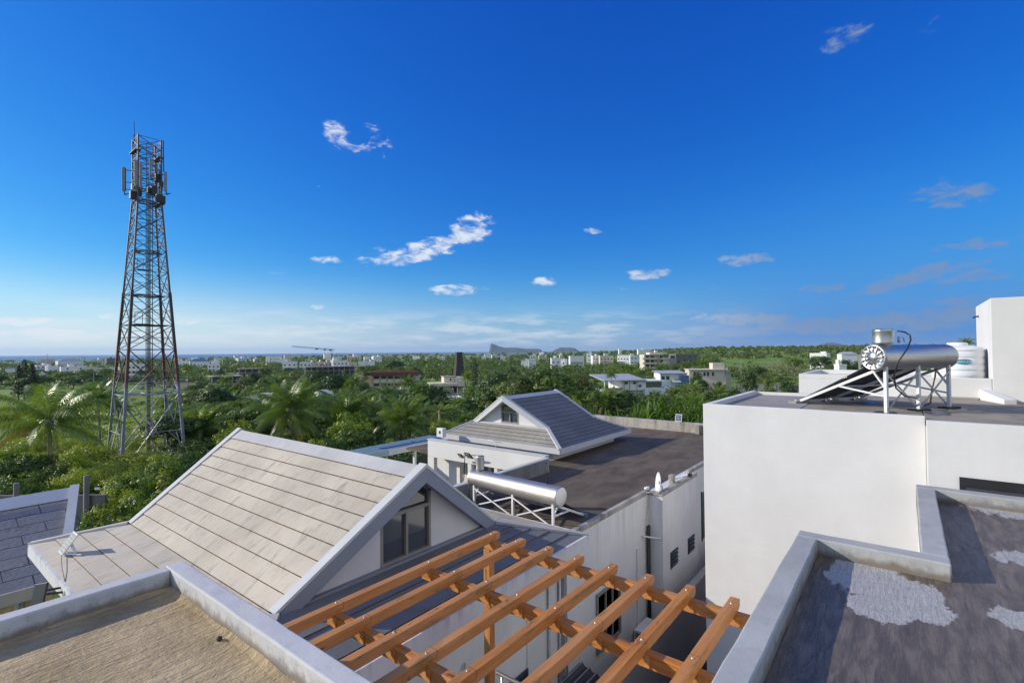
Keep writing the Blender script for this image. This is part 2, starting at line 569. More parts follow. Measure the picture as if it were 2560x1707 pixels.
def ground_mat():
    m, n, b = base_mat('grass_ground')
    p = pos(n, False)
    f = n.ramp(n.noise(p, .035, 8, .65), .35, .65)
    c = n.mix(f, (.10, .20, .014), (.20, .29, .026))
    c = n.mix(n.ramp(n.noise(p, .012, 6, .6), .5, .68, 0, .8), c, (.24, .26, .04))
    c = n.mix(n.ramp(n.noise(p, .35, 8, .7), .5, .72, 0, .7), c, (.035, .065, .014))
    # the red earth bank by the villas
    for x, y, a, k in DIRT:
        q = n.mapping(p, (1, 1, 1), (0, 0, 0), (-x, -y, 0))
        d = n.vmath('LENGTH', n.mapping(q, (1 / a, 1 / a, 0)), None, 1)
        d = n.math('ADD', d, n.math('MULTIPLY', n.math('SUBTRACT', n.noise(p, .15, 6), .5), .8))
        c = n.mix(n.ramp(d, .75, 1.05, 1, 0), c, k)
    n.put(b.inputs['Base Color'], c)
    b.inputs['Roughness'].default_value = .95
    bump(n, b, n.noise(p, 1.6, 8, .7), 1.0, .5)


def sea_mat():
    m, n, b = base_mat('sea_water')
    p = pos(n, False)
    b.inputs['Base Color'].default_value = (.05, .10, .16, 1)
    b.inputs['Roughness'].default_value = .35
    bump(n, b, n.noise(p, .03, 6), .4, 2)


def rock_mat():
    m, n, b = base_mat('island_rock')
    p = pos(n, False)
    f = n.ramp(n.noise(n.mapping(p, (1, 1, 2.5)), .006, 8, .65), .4, .65)
    n.put(b.inputs['Base Color'], n.mix(f, (.035, .06, .035), (.10, .095, .08)))
    b.inputs['Roughness'].default_value = .95


screed(); wet_roof(); dark_terrace(); slate()
tiles('tan_roof_tiles', (.51, .452, .362), .6)
tiles('pale_roof_trim', (.47, .465, .46), .2)
tiles('grey_roof_tiles', (.29, .28, .25), .55)
tiles('shaded_roof_tiles', (.17, .175, .18), .45)  # darker tile copy: shade on the sides turned from the sun, put into colour
tiles('roof_pavers', (.33, .30, .26), .3)
wood('wood_along_x', 0); wood('wood_along_y', 1); wood('wood_along_z', 2)
steel('brushed_steel', 0); steel('brushed_steel_old', 0, (.56, .54, .50), .46); steel('steel_plain', 2, (.66, .65, .63), .25)
leaf('leaf_dark', (.022, .052, .011), (.070, .122, .020), .2)
leaf('leaf_mid', (.050, .105, .015), (.155, .225, .030), .24)
leaf('leaf_light', (.17, .26, .018), (.33, .38, .042), .3)
leaf('leaf_olive', (.080, .115, .028), (.15, .175, .048), .28)
leaf('leaf_pine', (.022, .040, .022), (.045, .065, .035), .2)
leaf('leaf_banana', (.060, .13, .020), (.13, .20, .045), .5)
leaf('leaf_far', (.028, .066, .018), (.13, .18, .040), .22, .25, .1, .045)
frond_mat(); tower_paint(); tower_paint('tower_brace', .9); sea_mat(); rock_mat()

# ------------------------------------------------------------------ building helpers
OFF = {}


class MB:
    """collects boxes, bars, tubes and plates; build() links them as ONE mesh object"""
    def __init__(s):
        s.v, s.f, s.sm, s.mi, s.cur = [], [], [], [], 0

    def add(s, vs, fs, smooth=False):
        o = len(s.v)
        s.v += [tuple(v) for v in vs]
        s.f += [[i + o for i in f] for f in fs]
        s.sm += [smooth] * len(fs)
        s.mi += [s.cur] * len(fs)
        return s

    def box(s, x0, x1, y0, y1, z0, z1):
        x0, x1 = min(x0, x1), max(x0, x1)
        y0, y1 = min(y0, y1), max(y0, y1)
        z0, z1 = min(z0, z1), max(z0, z1)
        return s.add([(x0, y0, z0), (x1, y0, z0), (x1, y1, z0), (x0, y1, z0), (x0, y0, z1), (x1, y0, z1), (x1, y1, z1), (x0, y1, z1)],
                     [(0, 3, 2, 1), (4, 5, 6, 7), (0, 1, 5, 4), (1, 2, 6, 5), (2, 3, 7, 6), (3, 0, 4, 7)])

    def wobbly(s, x0, x1, y0, y1, z0, z1, axis, step=.22, j=.003, seed=1):
        """a hand-rendered curb: box cut along one axis with slightly uneven edges"""
        rg = random.Random(seed)
        L = (x1 - x0) if axis == 0 else (y1 - y0)
        n = max(2, int(L / step))
        vs, fs = [], []
        for i in range(n + 1):
            t = i / n
            J = lambda: rg.uniform(-j, j)
            if axis == 0:
                x = x0 + L * t
                ring = [(x, y0 + J(), z0), (x, y1 + J(), z0), (x, y1 + J(), z1 + J()), (x, y0 + J(), z1 + J())]
            else:
                y = y0 + L * t
                ring = [(x1 + J(), y, z0), (x0 + J(), y, z0), (x0 + J(), y, z1 + J()), (x1 + J(), y, z1 + J())]
            vs += ring
            if i:
                a, b = 4 * (i - 1), 4 * i
                for k in range(4):
                    fs.append((a + k, a + (k + 1) % 4, b + (k + 1) % 4, b + k))
        fs += [(3, 2, 1, 0), (4 * n, 4 * n + 1, 4 * n + 2, 4 * n + 3)]
        return s.add(vs, fs)

    def beam(s, p, q, w, h, up=(0, 0, 1)):
        p, q = Vector(p), Vector(q)
        d = (q - p)
        if d.length < 1e-6:
            return s
        d.normalize()
        u = Vector(up)
        a = d.cross(u)
        if a.length < 1e-4:
            a = d.cross(Vector((1, 0, 0)))
        a.normalize()
        b = a.cross(d)
        a, b = a * w / 2, b * h / 2
        vs = [p - a - b, p + a - b, p + a + b, p - a + b, q - a - b, q + a - b, q + a + b, q - a + b]
        return s.add(vs, [(0, 1, 2, 3), (7, 6, 5, 4), (0, 4, 5, 1), (1, 5, 6, 2), (2, 6, 7, 3), (3, 7, 4, 0)])

    def tube(s, pts, r, n=8, cap=True, r2=None):
        pts = [Vector(p) for p in pts]
        vs, fs = [], []
        for i, p in enumerate(pts):
            d = (pts[min(i + 1, len(pts) - 1)] - pts[max(i - 1, 0)]).normalized()
            a = d.cross(Vector((0, 0, 1)))
            if a.length < 1e-3:
                a = d.cross(Vector((1, 0, 0)))
            a.normalize()
            b = a.cross(d)
            rr = r if r2 is None else r + (r2 - r) * i / max(1, len(pts) - 1)
            for k in range(n):
                t = 2 * math.pi * k / n
                vs.append(p + a * (math.cos(t) * rr) + b * (math.sin(t) * rr))
            if i:
                o = n * (i - 1)
                for k in range(n):
                    fs.append((o + k, o + (k + 1) % n, o + n + (k + 1) % n, o + n + k))
        s.add(vs, fs, True)
        if cap:
            o = len(s.v) - len(vs)
            s.f += [[o + k for k in range(n)][::-1], [o + len(vs) - n + k for k in range(n)]]
            s.sm += [False, False]
            s.mi += [s.cur] * 2
        return s

    def lathe(s, c, axis, prof, n=40, smooth=True):
        """revolve (distance along axis, radius) pairs"""
        c, d = Vector(c), Vector(axis).normalized()
        a = d.cross(Vector((0, 0, 1)))
        if a.length < 1e-3:
            a = Vector((1, 0, 0))
        a.normalize()
        b = a.cross(d)
        vs, fs = [], []
        for i, (t, r) in enumerate(prof):
            for k in range(n):
                th = 2 * math.pi * k / n
                vs.append(c + d * t + a * (r * math.cos(th)) + b * (r * math.sin(th)))
            if i:
                o = n * (i - 1)
                for k in range(n):
                    fs.append((o + k, o + (k + 1) % n, o + n + (k + 1) % n, o + n + k))
        return s.add(vs, fs, smooth)

    def face(s, *pts):
        return s.add(pts, [list(range(len(pts)))])

    def prism(s, pts, d):
        """flat polygon given a thickness along d"""
        n = len(pts)
        d = Vector(d)
        vs = [Vector(p) for p in pts] + [Vector(p) + d for p in pts]
        return s.add(vs, [list(range(n))[::-1], list(range(n, 2 * n))] + [(i, (i + 1) % n, n + (i + 1) % n, n + i) for i in range(n)])

    def build(s, name, m, parent=None, bevel=0):
        me = bpy.data.meshes.new(name)
        off = OFF.get(parent.name, Vector()) if parent else Vector()
        me.from_pydata([tuple(Vector(v) - off) for v in s.v], [], s.f)
        me.polygons.foreach_set('use_smooth', s.sm)
        for k in (m if isinstance(m, (tuple, list)) else [m]):
            me.materials.append(MATS[k])
        me.polygons.foreach_set('material_index', s.mi)
        me.update()
        o = bpy.data.objects.new(name, me)
        col.objects.link(o)
        if parent:
            o.parent = parent
            OFF[o.name] = off
        if bevel:
            b = o.modifiers.new('bevel', 'BEVEL')
            b.width = bevel
            b.segments = 2
            b.limit_method = 'ANGLE'
        return o


def tag(o, label=None, cat=None, group=None, kind=None):
    if label:
        o['label'] = label
    if cat:
        o['category'] = cat
    if group:
        o['group'] = group
    if kind:
        o['kind'] = kind
    return o


def thing(name, label, cat, loc, group=None, world_parts=True):
    """an Empty at the thing's base; parts built in world coordinates are moved under it"""
    o = bpy.data.objects.new(name, None)
    o.empty_display_size = .3
    o.location = loc
    col.objects.link(o)
    OFF[o.name] = Vector(loc) if world_parts else Vector()
    return tag(o, label, cat, group)


def copy_tree(o, parent=None):
    c = o.copy()
    col.objects.link(c)
    c.parent = parent
    for ch in list(o.children):
        copy_tree(ch, c)
    return c


def mesh_np(name, verts, quads, m, smooth=False, attr=None):
    """big leaf meshes from arrays"""
    me = bpy.data.meshes.new(name)
    nv, nq = len(verts), len(quads)
    me.vertices.add(nv)
    me.vertices.foreach_set('co', np.asarray(verts, np.float32).ravel())
    me.loops.add(nq * 4)
    me.loops.foreach_set('vertex_index', np.asarray(quads, np.int32).ravel())
    me.polygons.add(nq)
    me.polygons.foreach_set('loop_start', np.arange(0, nq * 4, 4, dtype=np.int32))
    me.polygons.foreach_set('loop_total', np.full(nq, 4, np.int32))
    if smooth:
        me.polygons.foreach_set('use_smooth', np.ones(nq, bool))
    me.materials.append(MATS[m])
    if attr is not None:
        a = me.attributes.new('age', 'FLOAT', 'POINT')
        a.data.foreach_set('value', np.asarray(attr, np.float32))
    me.update(calc_edges=True)
    me.validate()
    return me


def obj_of(name, me, parent=None):
    o = bpy.data.objects.new(name, me)
    col.objects.link(o)
    o.parent = parent
    return o

# ------------------------------------------------------------------ the house the camera stands on
home = thing('flat_roof_house', 'flat-roofed white house in the foreground, its two curbed roof decks framing the timber pergola', 'house', (0, 0, -9.5))
MB().box(-7, 1.72, -6, 4.99, -9.5, -2.1).box(1.72, 5.74, -6, .86, -9.5, -2.1).box(5.74, 8.58, -6, -.08, -9.5, -2.1).box(1.72, 5.3, .86, 4.95, -9.5, -5.35).build('wall', 'white_plaster', home)
MB().box(-7, 1.58, .69, 4.86, -2.09, -1.95).build('screed_deck', 'tan_screed', home)
MB().box(-7, 5.57, -6, .688, -2.09, -1.95).box(5.572, 8.40, -6, -.262, -2.09, -1.95).build('wet_deck', 'wet_screed', home)
MB().wobbly(-7, 1.58, 4.862, 5.0, -2.09, -1.80, 0, seed=3).build('parapet', 'parapet_plaster', home, .012)
MB().wobbly(1.582, 1.722, .70, 5.0, -2.09, -1.797, 1, seed=4).build('parapet', 'parapet_plaster', home, .012)
MB().wobbly(1.724, 5.57, .692, .868, -2.09, -1.80, 0, seed=5).wobbly(5.574, 5.75, -.268, .868, -2.09, -1.80, 1, seed=6).build('parapet', 'parapet_grey_plaster', home, .012)
MB().wobbly(5.753, 8.40, -.262, -.074, -2.09, -1.80, 0, seed=7).wobbly(8.403, 8.59, -6, -.07, -2.09, -1.80, 1, seed=8).build('parapet', 'parapet_grey_plaster', home, .012)
# soft cove of mortar where the curb meets the deck
mb = MB()
for a, b, c in (((1.58, .72), (1.58, 4.86), (-1, 0)), ((-7, 4.86), (1.58, 4.86), (0, -1))):
    n = 90
    vs, fs = [], []
    for i in range(n + 1):
        t = i / n
        x, y = a[0] + (b[0] - a[0]) * t, a[1] + (b[1] - a[1]) * t
        s_ = (x + y) * 3.1
        w = .045 + .012 * math.sin(s_) + .009 * math.sin(s_ * 2.7 + 1)
        h = .016 + .005 * math.sin(s_ * 1.7) + .004 * math.sin(s_ * 4.3)
        vs += [(x, y, -1.9495 + h), (x + c[0] * w * .45, y + c[1] * w * .45, -1.9495 + h * .38), (x + c[0] * w, y + c[1] * w, -1.9485)]
        if i:
            for k in (0, 1):
                fs.append((3 * i - 3 + k, 3 * i - 2 + k, 3 * i + 1 + k, 3 * i + k))
    mb.add(vs, fs, True)
mb.build('mortar_cove', 'tan_screed', home)
rg = random.Random(4)
for k, (x, y) in enumerate(((1.50, 3.72), (.35, 3.3), (-.4, 4.1))):
    m = MB()
    m.lathe((x, y, -1.95), (0, 0, 1), [(0, .016), (.012, .02), (.024, .013), (.03, .001)], 7)
    tag(m.build('pebble', 'gravel_dark'), ['dark pebble lying against the tan deck curb', 'dark pebble out on the tan roof deck', 'small dark pebble near the far curb of the tan deck'][k], 'pebble')

# ------------------------------------------------------------------ timber pergola
perg = thing('pergola', 'orange-brown timber pergola of eight rafters on cross beams between the two roof decks', 'pergola', (3.6, 2.9, -5.35))
RY = [4.715, 4.25, 3.785, 3.32, 2.855, 2.39, 1.925, 1.465]
PX = [5.51, 4.33, 3.025]
rg = random.Random(12)
for i, y in enumerate(RY):
    m = MB()
    dz = rg.uniform(-.004, .004)
    xe = 5.66 + rg.uniform(-.02, .02)
    # rafter with a nosed end
    z0, z1 = -2.705 + dz, -2.6 + dz
    prof = [(1.73, z0), (xe - .03, z0), (xe, z0 + .03), (xe + .008, z1 - .012), (xe - .02, z1), (1.73, z1)]
    m.prism([(px, y - .045, pz) for px, pz in prof], (0, .09, 0))
    raf = m.build('rafter', 'wood_along_x', perg, .005)
    for bx in PX:
        b = MB()
        b.lathe((bx + rg.uniform(-.02, .02), y + rg.uniform(-.012, .012), z1 - .004), (0, 0, 1), [(0, .013), (.004, .013), (.007, .009), (.012, .009), (.014, .002)], 10)
        b.build('bolt_head', 'galvanised', raf)
        if (i + PX.index(bx)) % 3 != 1:
            jx = bx + .055 + rg.uniform(-.01, .02)
            MB().box(jx, jx + .004, y - .0455, y + .0455, z0 + .045, z1 + .0006).box(jx - .09, jx + .0039, y - .0456, y - .0449, z0 + .043, z0 + .047).build('lap_joint', 'black_rubber', raf)
for px in PX:
    m = MB().box(px - .045, px + .045, .872, 4.80, -2.815, -2.69)
    pu = m.build('cross_beam', 'wood_along_y', perg, .005)
    for y in RY:
        MB().box(px - .062, px - .0455, y - .095, y - .047, -2.80, -2.70).build('packing_block', 'wood_along_x', pu)
MB().box(5.46, 5.57, 4.70, 4.81, -5.35, -2.816).build('post', 'wood_along_z', perg, .005)
MB().box(5.46, 5.57, .90, 1.01, -5.35, -2.816).build('post', 'wood_along_z', perg, .005)
rail = thing('balustrade', 'polished tube handrail with short posts under the pergola', 'railing', (5.24, 3, -5.35))
m = MB()
m.tube([(5.24, .9, -4.29), (5.24, 4.40, -4.29)], .024, 12)
m.build('handrail', 'steel_plain', rail)
for y in (1.2, 2.2, 3.2, 4.30):
    MB().tube([(5.24, y, -5.35), (5.24, y, -4.31)], .02, 10).build('rail_post', 'galvanised', rail)


# ------------------------------------------------------------------ swept gable roofs
def courses(mb, a0, a1, b0, b1, n, lift=.022, first=None):
    """lapped slabs between a top edge a0-a1 and a bottom edge b0-b1"""
    a0, a1, b0, b1 = map(Vector, (a0, a1, b0, b1))
    up = Vector((0, 0, lift))
    for i in range(n):
        t0, t1 = i / n, (i + 1) / n
        p0, p1 = a0.lerp(b0, t0), a1.lerp(b1, t0)
        q0, q1 = a0.lerp(b0, min(1, t1 + .02 / max(.3, (b0 - a0).length))) + up, a1.lerp(b1, min(1, t1 + .02 / max(.3, (b0 - a0).length))) + up
        mb.cur = 1 if (first and i < first) else 0
        mb.add([p0, p1, q1, q0], [(0, 1, 2, 3)])
        mb.cur = 2
        mb.add([q0, q1, q1 - up * 1.05, q0 - up * 1.05], [(0, 1, 2, 3)])
    mb.cur = 0


def swept_roof(root, M, q, tile, trim, wall, cap, winw, sill, head, transom):
    """steep gable roof whose slopes flare out to hipped eaves on all four sides"""
    A0, A1 = M(q['a0'], 0, q['zr']), M(q['a1'], 0, q['zr'])
    K = lambda e, s: M(q['k%d' % e], s * q['wk'], q['zk'])
    E = lambda e, s: M(q['k%d' % e] + (-q['d0'] if e == 0 else q['d1']), s * (q['wk'] + q['dw']), q['ze'])
    eu = Vector(M(1, 0, 0)) - Vector(M(0, 0, 0))
    for s in (-1, 1):
        m = MB()
        courses(m, A0, A1, K(0, s), K(1, s), q['n'], first=cap)
        m.build('roof_slope', (tile if q.get('grey') or s > 0 else 'shaded_roof_tiles', trim, 'rust_joint'), root)
        m = MB()
        courses(m, K(0, s), K(1, s), E(0, s), E(1, s), q['nf'])
        m.build('flared_eave', (tile if q.get('grey') or s > 0 else 'shaded_roof_tiles', trim, 'rust_joint'), root)
        for e in (0, 1):
            MB().beam(K(e, s), E(e, s), .13, .09).build('hip_trim', trim, root)
    for e in (0, 1):
        m = MB()
        courses(m, K(e, -1), K(e, 1), E(e, -1), E(e, 1), q['ns'])
        m.build('skirt_roof', ('shaded_roof_tiles' if q.get('grey') and e == 0 else tile, trim, 'rust_joint'), root)
        A = Vector(A0 if e == 0 else A1)
        th = eu * (.14 if e == 0 else -.14)
        dn = Vector((0, 0, -q['rake']))
        for s in (-1, 1):
            k = Vector(K(e, s))
            MB().prism([A, k, k + dn * .55, k.lerp(A, .12) + dn, A + dn], th).build('rake_board', 'grey_trim_paint' if q.get('grey') else trim, root)
            up = Vector((0, 0, .045))
            MB().prism([A - th * .08 + up, k - th * .08 + up, k - th * .08 - up * .2, A - th * .08 - up * .2], th * 1.25).build('rake_cap', 'pale_trim_paint', root)
        # soffit under the projecting gable
        m = MB()
        so = Vector((0, 0, -.16))
        g = q['g%d' % e]
        for s in (-1, 1):
            m.face(A + so, Vector(K(e, s)) + so, Vector(M(g + (.2 if e == 0 else -.2), s * q['wk'], q['zk'])) + so, Vector(M(g + (.2 if e == 0 else -.2), 0, q['zr'])) + so)
        m.build('soffit', 'pale_trim_paint', root)
        sl = (q['zr'] - q['zk']) / q['wk']
        m = MB()
        zt = q['zr'] - .17
        hw = (zt - (q['zk'] - .05)) / sl
        tw = eu * (.15 if e == 0 else -.15)
        gp = lambda w, z: Vector(M(g, w, z))
        if e == 0:
            # wall either side of the window, and above it
            W2, zh = winw / 2, zt - sl * winw / 2 - .04
            for s in (-1, 1):
                m.prism([gp(s * W2, q['zk'] - .05), gp(s * hw, q['zk'] - .05), gp(s * W2, zt - sl * W2)], tw)
            m.prism([gp(-W2, q['zk'] - .05), gp(W2, q['zk'] - .05), gp(W2, sill), gp(-W2, sill)], tw)
            m.build('gable_wall', wall, root)
            win = MB()
            off = eu * .05
            zh = zt - sl * W2
            win.face(*[p + off for p in (gp(-W2, sill), gp(W2, sill), gp(W2, zh), gp(0, zt), gp(-W2, zh))])
            wo_ = win.build('window', 'dark_glass', root)
            fr = MB()
            f = .05
            o2 = eu * .02
            P_ = lambda w, z: gp(w, z) + o2
            fr.beam(P_(-W2 + f / 2, sill), P_(-W2 + f / 2, zh), f, .06, eu)
            fr.beam(P_(W2 - f / 2, sill), P_(W2 - f / 2, zh), f, .06, eu)
            fr.beam(P_(-W2, sill + f / 2), P_(W2, sill + f / 2), .07, f, (0, 0, 1))
            fr.beam(P_(-W2, transom), P_(W2, transom), .065, f * 1.3, (0, 0, 1))
            fr.beam(P_(0, sill), P_(0, transom), f, .062, eu)
            fr.beam(P_(-W2, zh - .03), P_(0, zt - .03), .06, f, (0, 0, 1))
            fr.beam(P_(W2, zh - .03), P_(0, zt - .03), .06, f, (0, 0, 1))
            fr.build('window_frame', 'window_frame_taupe', wo_)
        else:
            m.prism([gp(-hw, q['zk'] - .05), gp(hw, q['zk'] - .05), gp(0, zt)], tw)
            m.build('gable_wall', wall, root)
        c0 = Vector(M(q['k%d' % e] + (-.10 if e == 0 else .10), 0, 0))
        lg = MB()
        u0, u1 = sorted((q['k%d' % e] + (-.04 if e == 0 else .04), g))
        lg.add([M(u, w, z) for u in (u0, u1) for w in (-q['wk'] * .97, q['wk'] * .97) for z in (q['zk'] - .12, q['zk'] + .035)],
               [(0, 1, 3, 2), (4, 6, 7, 5), (0, 4, 5, 1), (2, 3, 7, 6), (1, 5, 7, 3), (0, 2, 6, 4)])
        lg.build('gable_ledge', 'grey_trim_paint' if q.get('grey') else trim, root)
    # fascia and eaves soffit
    for (e0, s0), (e1, s1) in (((0, -1), (0, 1)), ((0, 1), (1, 1)), ((1, 1), (1, -1)), ((1, -1), (0, -1))):
        p, r = Vector(E(e0, s0)), Vector(E(e1, s1))
        z = Vector((0, 0, .024))
        MB().beam(p + z - Vector((0, 0, q['fh'] / 2)), r + z - Vector((0, 0, q['fh'] / 2)), .07, q['fh']).build('fascia', q['fm'], root)
    fz = Vector((0, 0, .05 - q['fh']))
    MB().face(*[Vector(E(e, s)) + fz for e, s in ((0, -1), (0, 1), (1, 1), (1, -1))]).build('eaves_soffit', trim, root)


simple('sky_sheen_cell', (.50, .50, .53), .25, 0, .1)  # sky reflection on the cells painted in as a pale colour
simple('rust_joint', (.11, .07, .045), .9, 0, .5, 9)
plaster('fascia_white', (.66, .66, .67), .55, -3.85, .08, (.22, .21, .20), 7, .35)

tile_house = thing('gabled_house', 'house with a big sunlit tan slab roof and a gable window facing the pergola', 'house', (5.85, 10, -9.5))
Q1 = dict(a0=6.42, a1=13.45, k0=6.89, k1=13.14, zr=-1.934, wk=2.36, zk=-3.607, d0=1.45, d1=1.34, dw=1.34, ze=-3.95, n=10, nf=4, ns=5, rake=.27,
          g0=6.93, g1=13.1, grey=True, fh=.25, fm='fascia_white')
swept_roof(tile_house, lambda u, w, z: (5.846 + w, u, z), Q1, 'tan_roof_tiles', 'pale_roof_trim', 'white_wall_fresh', 1, 1.12, -3.575, -2.6, -2.77)
MB().box(2.95, 8.98, 5.885, 13.9, -9.5, -4.15).build('wall', 'white_wall_streaked', tile_house)
MB().box(2.99, 3.42, 5.86, 5.884, -9.5, -4.15).build('pilaster', 'white_wall_fresh', tile_house)
MB().box(7.92, 8.98, 5.865, 5.884, -9.5, -4.15).build('pilaster', 'white_wall_fresh', tile_house)
for x, r in ((8.62, .025), (9.02, .03), (9.30, .022), (6.15, .022)):
    MB().tube([(x, 5.83, -9.4), (x, 5.83, -4.4 if x > 7 else -5.15)], r, 8).build('drain_pipe', 'galvanised', tile_house)
w = MB().box(7.05, 7.86, 5.85, 5.872, -7.3, -6.15).build('window', 'far_glass', tile_house)
MB().box(7.0, 7.05, 5.835, 5.883, -7.35, -6.1).box(7.86, 7.91, 5.835, 5.862, -7.35, -6.1).box(7.05, 7.86, 5.835, 5.862, -6.15, -6.1).build('frame', 'window_frame_dark', w)
w = MB().box(4.5, 5.6, 5.85, 5.872, -8.6, -6.6).build('window', 'far_glass', tile_house)
MB().box(4.45, 4.5, 5.835, 5.883, -8.6, -6.55).box(5.6, 5.65, 5.835, 5.883, -8.6, -6.55).box(4.5, 5.6, 5.835, 5.872, -6.6, -6.55).build('frame', 'window_frame_dark', w)

# small solar panel and flood lamp on the tan roof
pan = thing('solar_charger', 'small white-framed solar panel propped on the tan roof corner', 'solar panel', (2.42, 12.8, -3.9))
b1, b2 = Vector((2.345, 13.10, -3.83)), Vector((2.335, 12.79, -3.83))
t1, t2 = Vector((2.505, 12.76, -3.41)), Vector((2.505, 12.45, -3.41))
nrm = (b2 - b1).cross(t1 - b1).normalized()
if nrm.x > 0:
    nrm.negate()
MB().prism([b1, b2, t2, t1], -nrm * .028).build('panel_frame', 'white_metal', pan, .004)
ins = lambda p, q, r, s: [p.lerp(r, .06), q.lerp(s, .06), r.lerp(p, .06), s.lerp(q, .06)]
m = MB()
for i in range(4):
    for j in range(6):
        f = lambda a, c: (b1.lerp(b2, .07 + .86 * a)).lerp(t1.lerp(t2, .07 + .86 * a), .05 + .9 * c) + nrm * .003
        m.face(f(i / 4 + .01, j / 6 + .01), f((i + 1) / 4 - .01, j / 6 + .01), f((i + 1) / 4 - .01, (j + 1) / 6 - .01), f(i / 4 + .01, (j + 1) / 6 - .01))
m.build('cells', 'sky_sheen_cell', pan)
pm_ = b1.lerp(b2, .5).lerp(t1.lerp(t2, .5), .55) - nrm * .03
MB().beam(pm_, Vector((pm_.x + .06, pm_.y - .12, -3.80)), .035, .035).beam(b1.lerp(b2, .5), Vector((2.56, 12.42, -3.795)), .03, .02).build('prop', 'white_metal', pan)
MB().tube([b2, Vector((2.22, 12.1, -3.86)), Vector((2.16, 11.55, -3.92)), Vector((2.14, 11.5, -4.05))], .006, 5).build('cable', 'black_rubber', pan)
fl = thing('flood_lamp', 'slim flood lamp on a bracket off the tan roof fascia, tilted down', 'flood lamp', (2.13, 11.5, -4.05))
MB().beam((2.12, 11.58, -4.02), (1.93, 11.66, -4.02), .03, .03).beam((2.12, 11.42, -4.05), (1.93, 11.55, -4.05), .03, .03).build('bracket', 'black_metal', fl)
hd = MB()
hc = Vector((1.86, 11.62, -4.05))
ha, hb = Vector((-.25, -.35, -1)).normalized(), Vector((.4, -.9, .2)).normalized()
hb = (hb - ha * ha.dot(hb)).normalized()
hn = ha.cross(hb)
hd.prism([hc - ha * .17 - hb * .14, hc + ha * .17 - hb * .14, hc + ha * .17 + hb * .14, hc - ha * .17 + hb * .14], hn * .035)
hd.build('lamp_body', 'black_metal', fl, .004)
MB().prism([hc - ha * .15 - hb * .12 - hn * .004, hc + ha * .15 - hb * .12 - hn * .004, hc + ha * .15 + hb * .12 - hn * .004, hc - ha * .15 + hb * .12 - hn * .004], hn * .003).build('lamp_glass', 'plastic_white', fl)

# ------------------------------------------------------------------ terrace building with the dark flat roof
ter = thing('terrace_building', 'building with a broad dark flat roof terrace behind the tan gable', 'building', (15, 9, -9.5))
m = MB().box(9.3, 13.77, 5.88, 9.72, -9.5, -4.12).box(13.772, 16.75, 5.45, 9.72, -9.5, -4.12).box(16.752, 25.5, 5.72, 9.72, -9.5, -4.12)
m.box(15.6, 25.5, 9.722, 17.0, -9.5, -4.12)
m.build('wall', 'white_wall_streaked', ter)
MB().box(9.3, 25.4, 6.05, 9.6, -4.12, -4.10).box(14.4, 25.4, 9.602, 17, -4.12, -4.10).box(14.32, 15.7, 9.73, 17, -4.2, -4.12).build('terrace_deck', 'dark_terrace_roof', ter)
MB().wobbly(9.3, 13.76, 5.882, 6.0, -4.12, -4.0, 0, seed=21).build('coping', 'stained_parapet', ter, .01)
MB().wobbly(13.77, 16.76, 5.452, 5.58, -4.12, -4.0, 0, seed=22).wobbly(13.762, 13.88, 5.582, 5.99, -4.12, -4.002, 1, seed=23).build('coping', 'stained_parapet', ter, .01)
MB().wobbly(16.762, 25.4, 5.722, 5.86, -4.12, -4.0, 0, seed=24).build('coping', 'stained_parapet', ter, .01)
MB().wobbly(25.2, 25.5, 5.73, 17.5, -4.12, -3.63, 1, seed=25).build('back_parapet', 'stained_parapet', ter, .012)
MB().box(24.9, 25.19, 7.98, 8.16, -4.1, -3.68).build('stub_pillar', 'concrete_raw', ter)
MB().wobbly(8.6, 14.29, 9.602, 9.74, -7, -3.66, 0, seed=26).build('side_parapet', 'mossy_parapet', ter, .01)
MB().box(8.6, 14.28, 9.59, 9.755, -3.658, -3.62).build('parapet_cap', 'pale_trim_paint', ter, .008)
MB().box(14.3, 14.5, 9.76, 15.62, -4.3, -3.62).build('fascia_beam', 'white_wall_fresh', ter, .01)
MB().box(14.28, 14.52, 9.75, 15.64, -3.618, -3.58).build('fascia_cap', 'pale_trim_paint', ter)
MB().box(14.51, 15.7, 9.76, 15.6, -4.3, -4.21).build('roof_slab', 'white_wall_fresh', ter)
for y0, y1, x0 in ((15.26, 15.62, 14.302), (13.19, 13.38, 14.302), (14.3, 14.92, 14.82), (10.6, 10.75, 14.302), (11.9, 12.05, 14.302)):
    MB().box(x0, x0 + .19, y0, y1, -7, -4.302).build('column', 'white_wall_fresh', ter)
for y0 in (10.8, 12.2, 13.5):
    w = MB().box(15.56, 15.598, y0, y0 + 1.0, -6.9, -4.6).build('window', 'dark_glass', ter)
    MB().box(15.53, 15.57, y0 - .05, y0, -6.9, -4.55).box(15.53, 15.57, y0 + 1, y0 + 1.05, -6.9, -4.55).box(15.53, 15.57, y0, y0 + 1, -4.6, -4.55).box(15.53, 15.57, y0 + .48, y0 + .52, -6.9, -4.6).build('frame', 'window_frame_taupe', w)
MB().box(9.3, 15.598, 9.757, 17.0, -7.2, -7.0).build('patio_floor', 'patio_brown', ter)
MB().box(9.3, 15.6, 17.0, 17.18, -7.2, -6.35).build('patio_wall', 'mossy_parapet', ter)
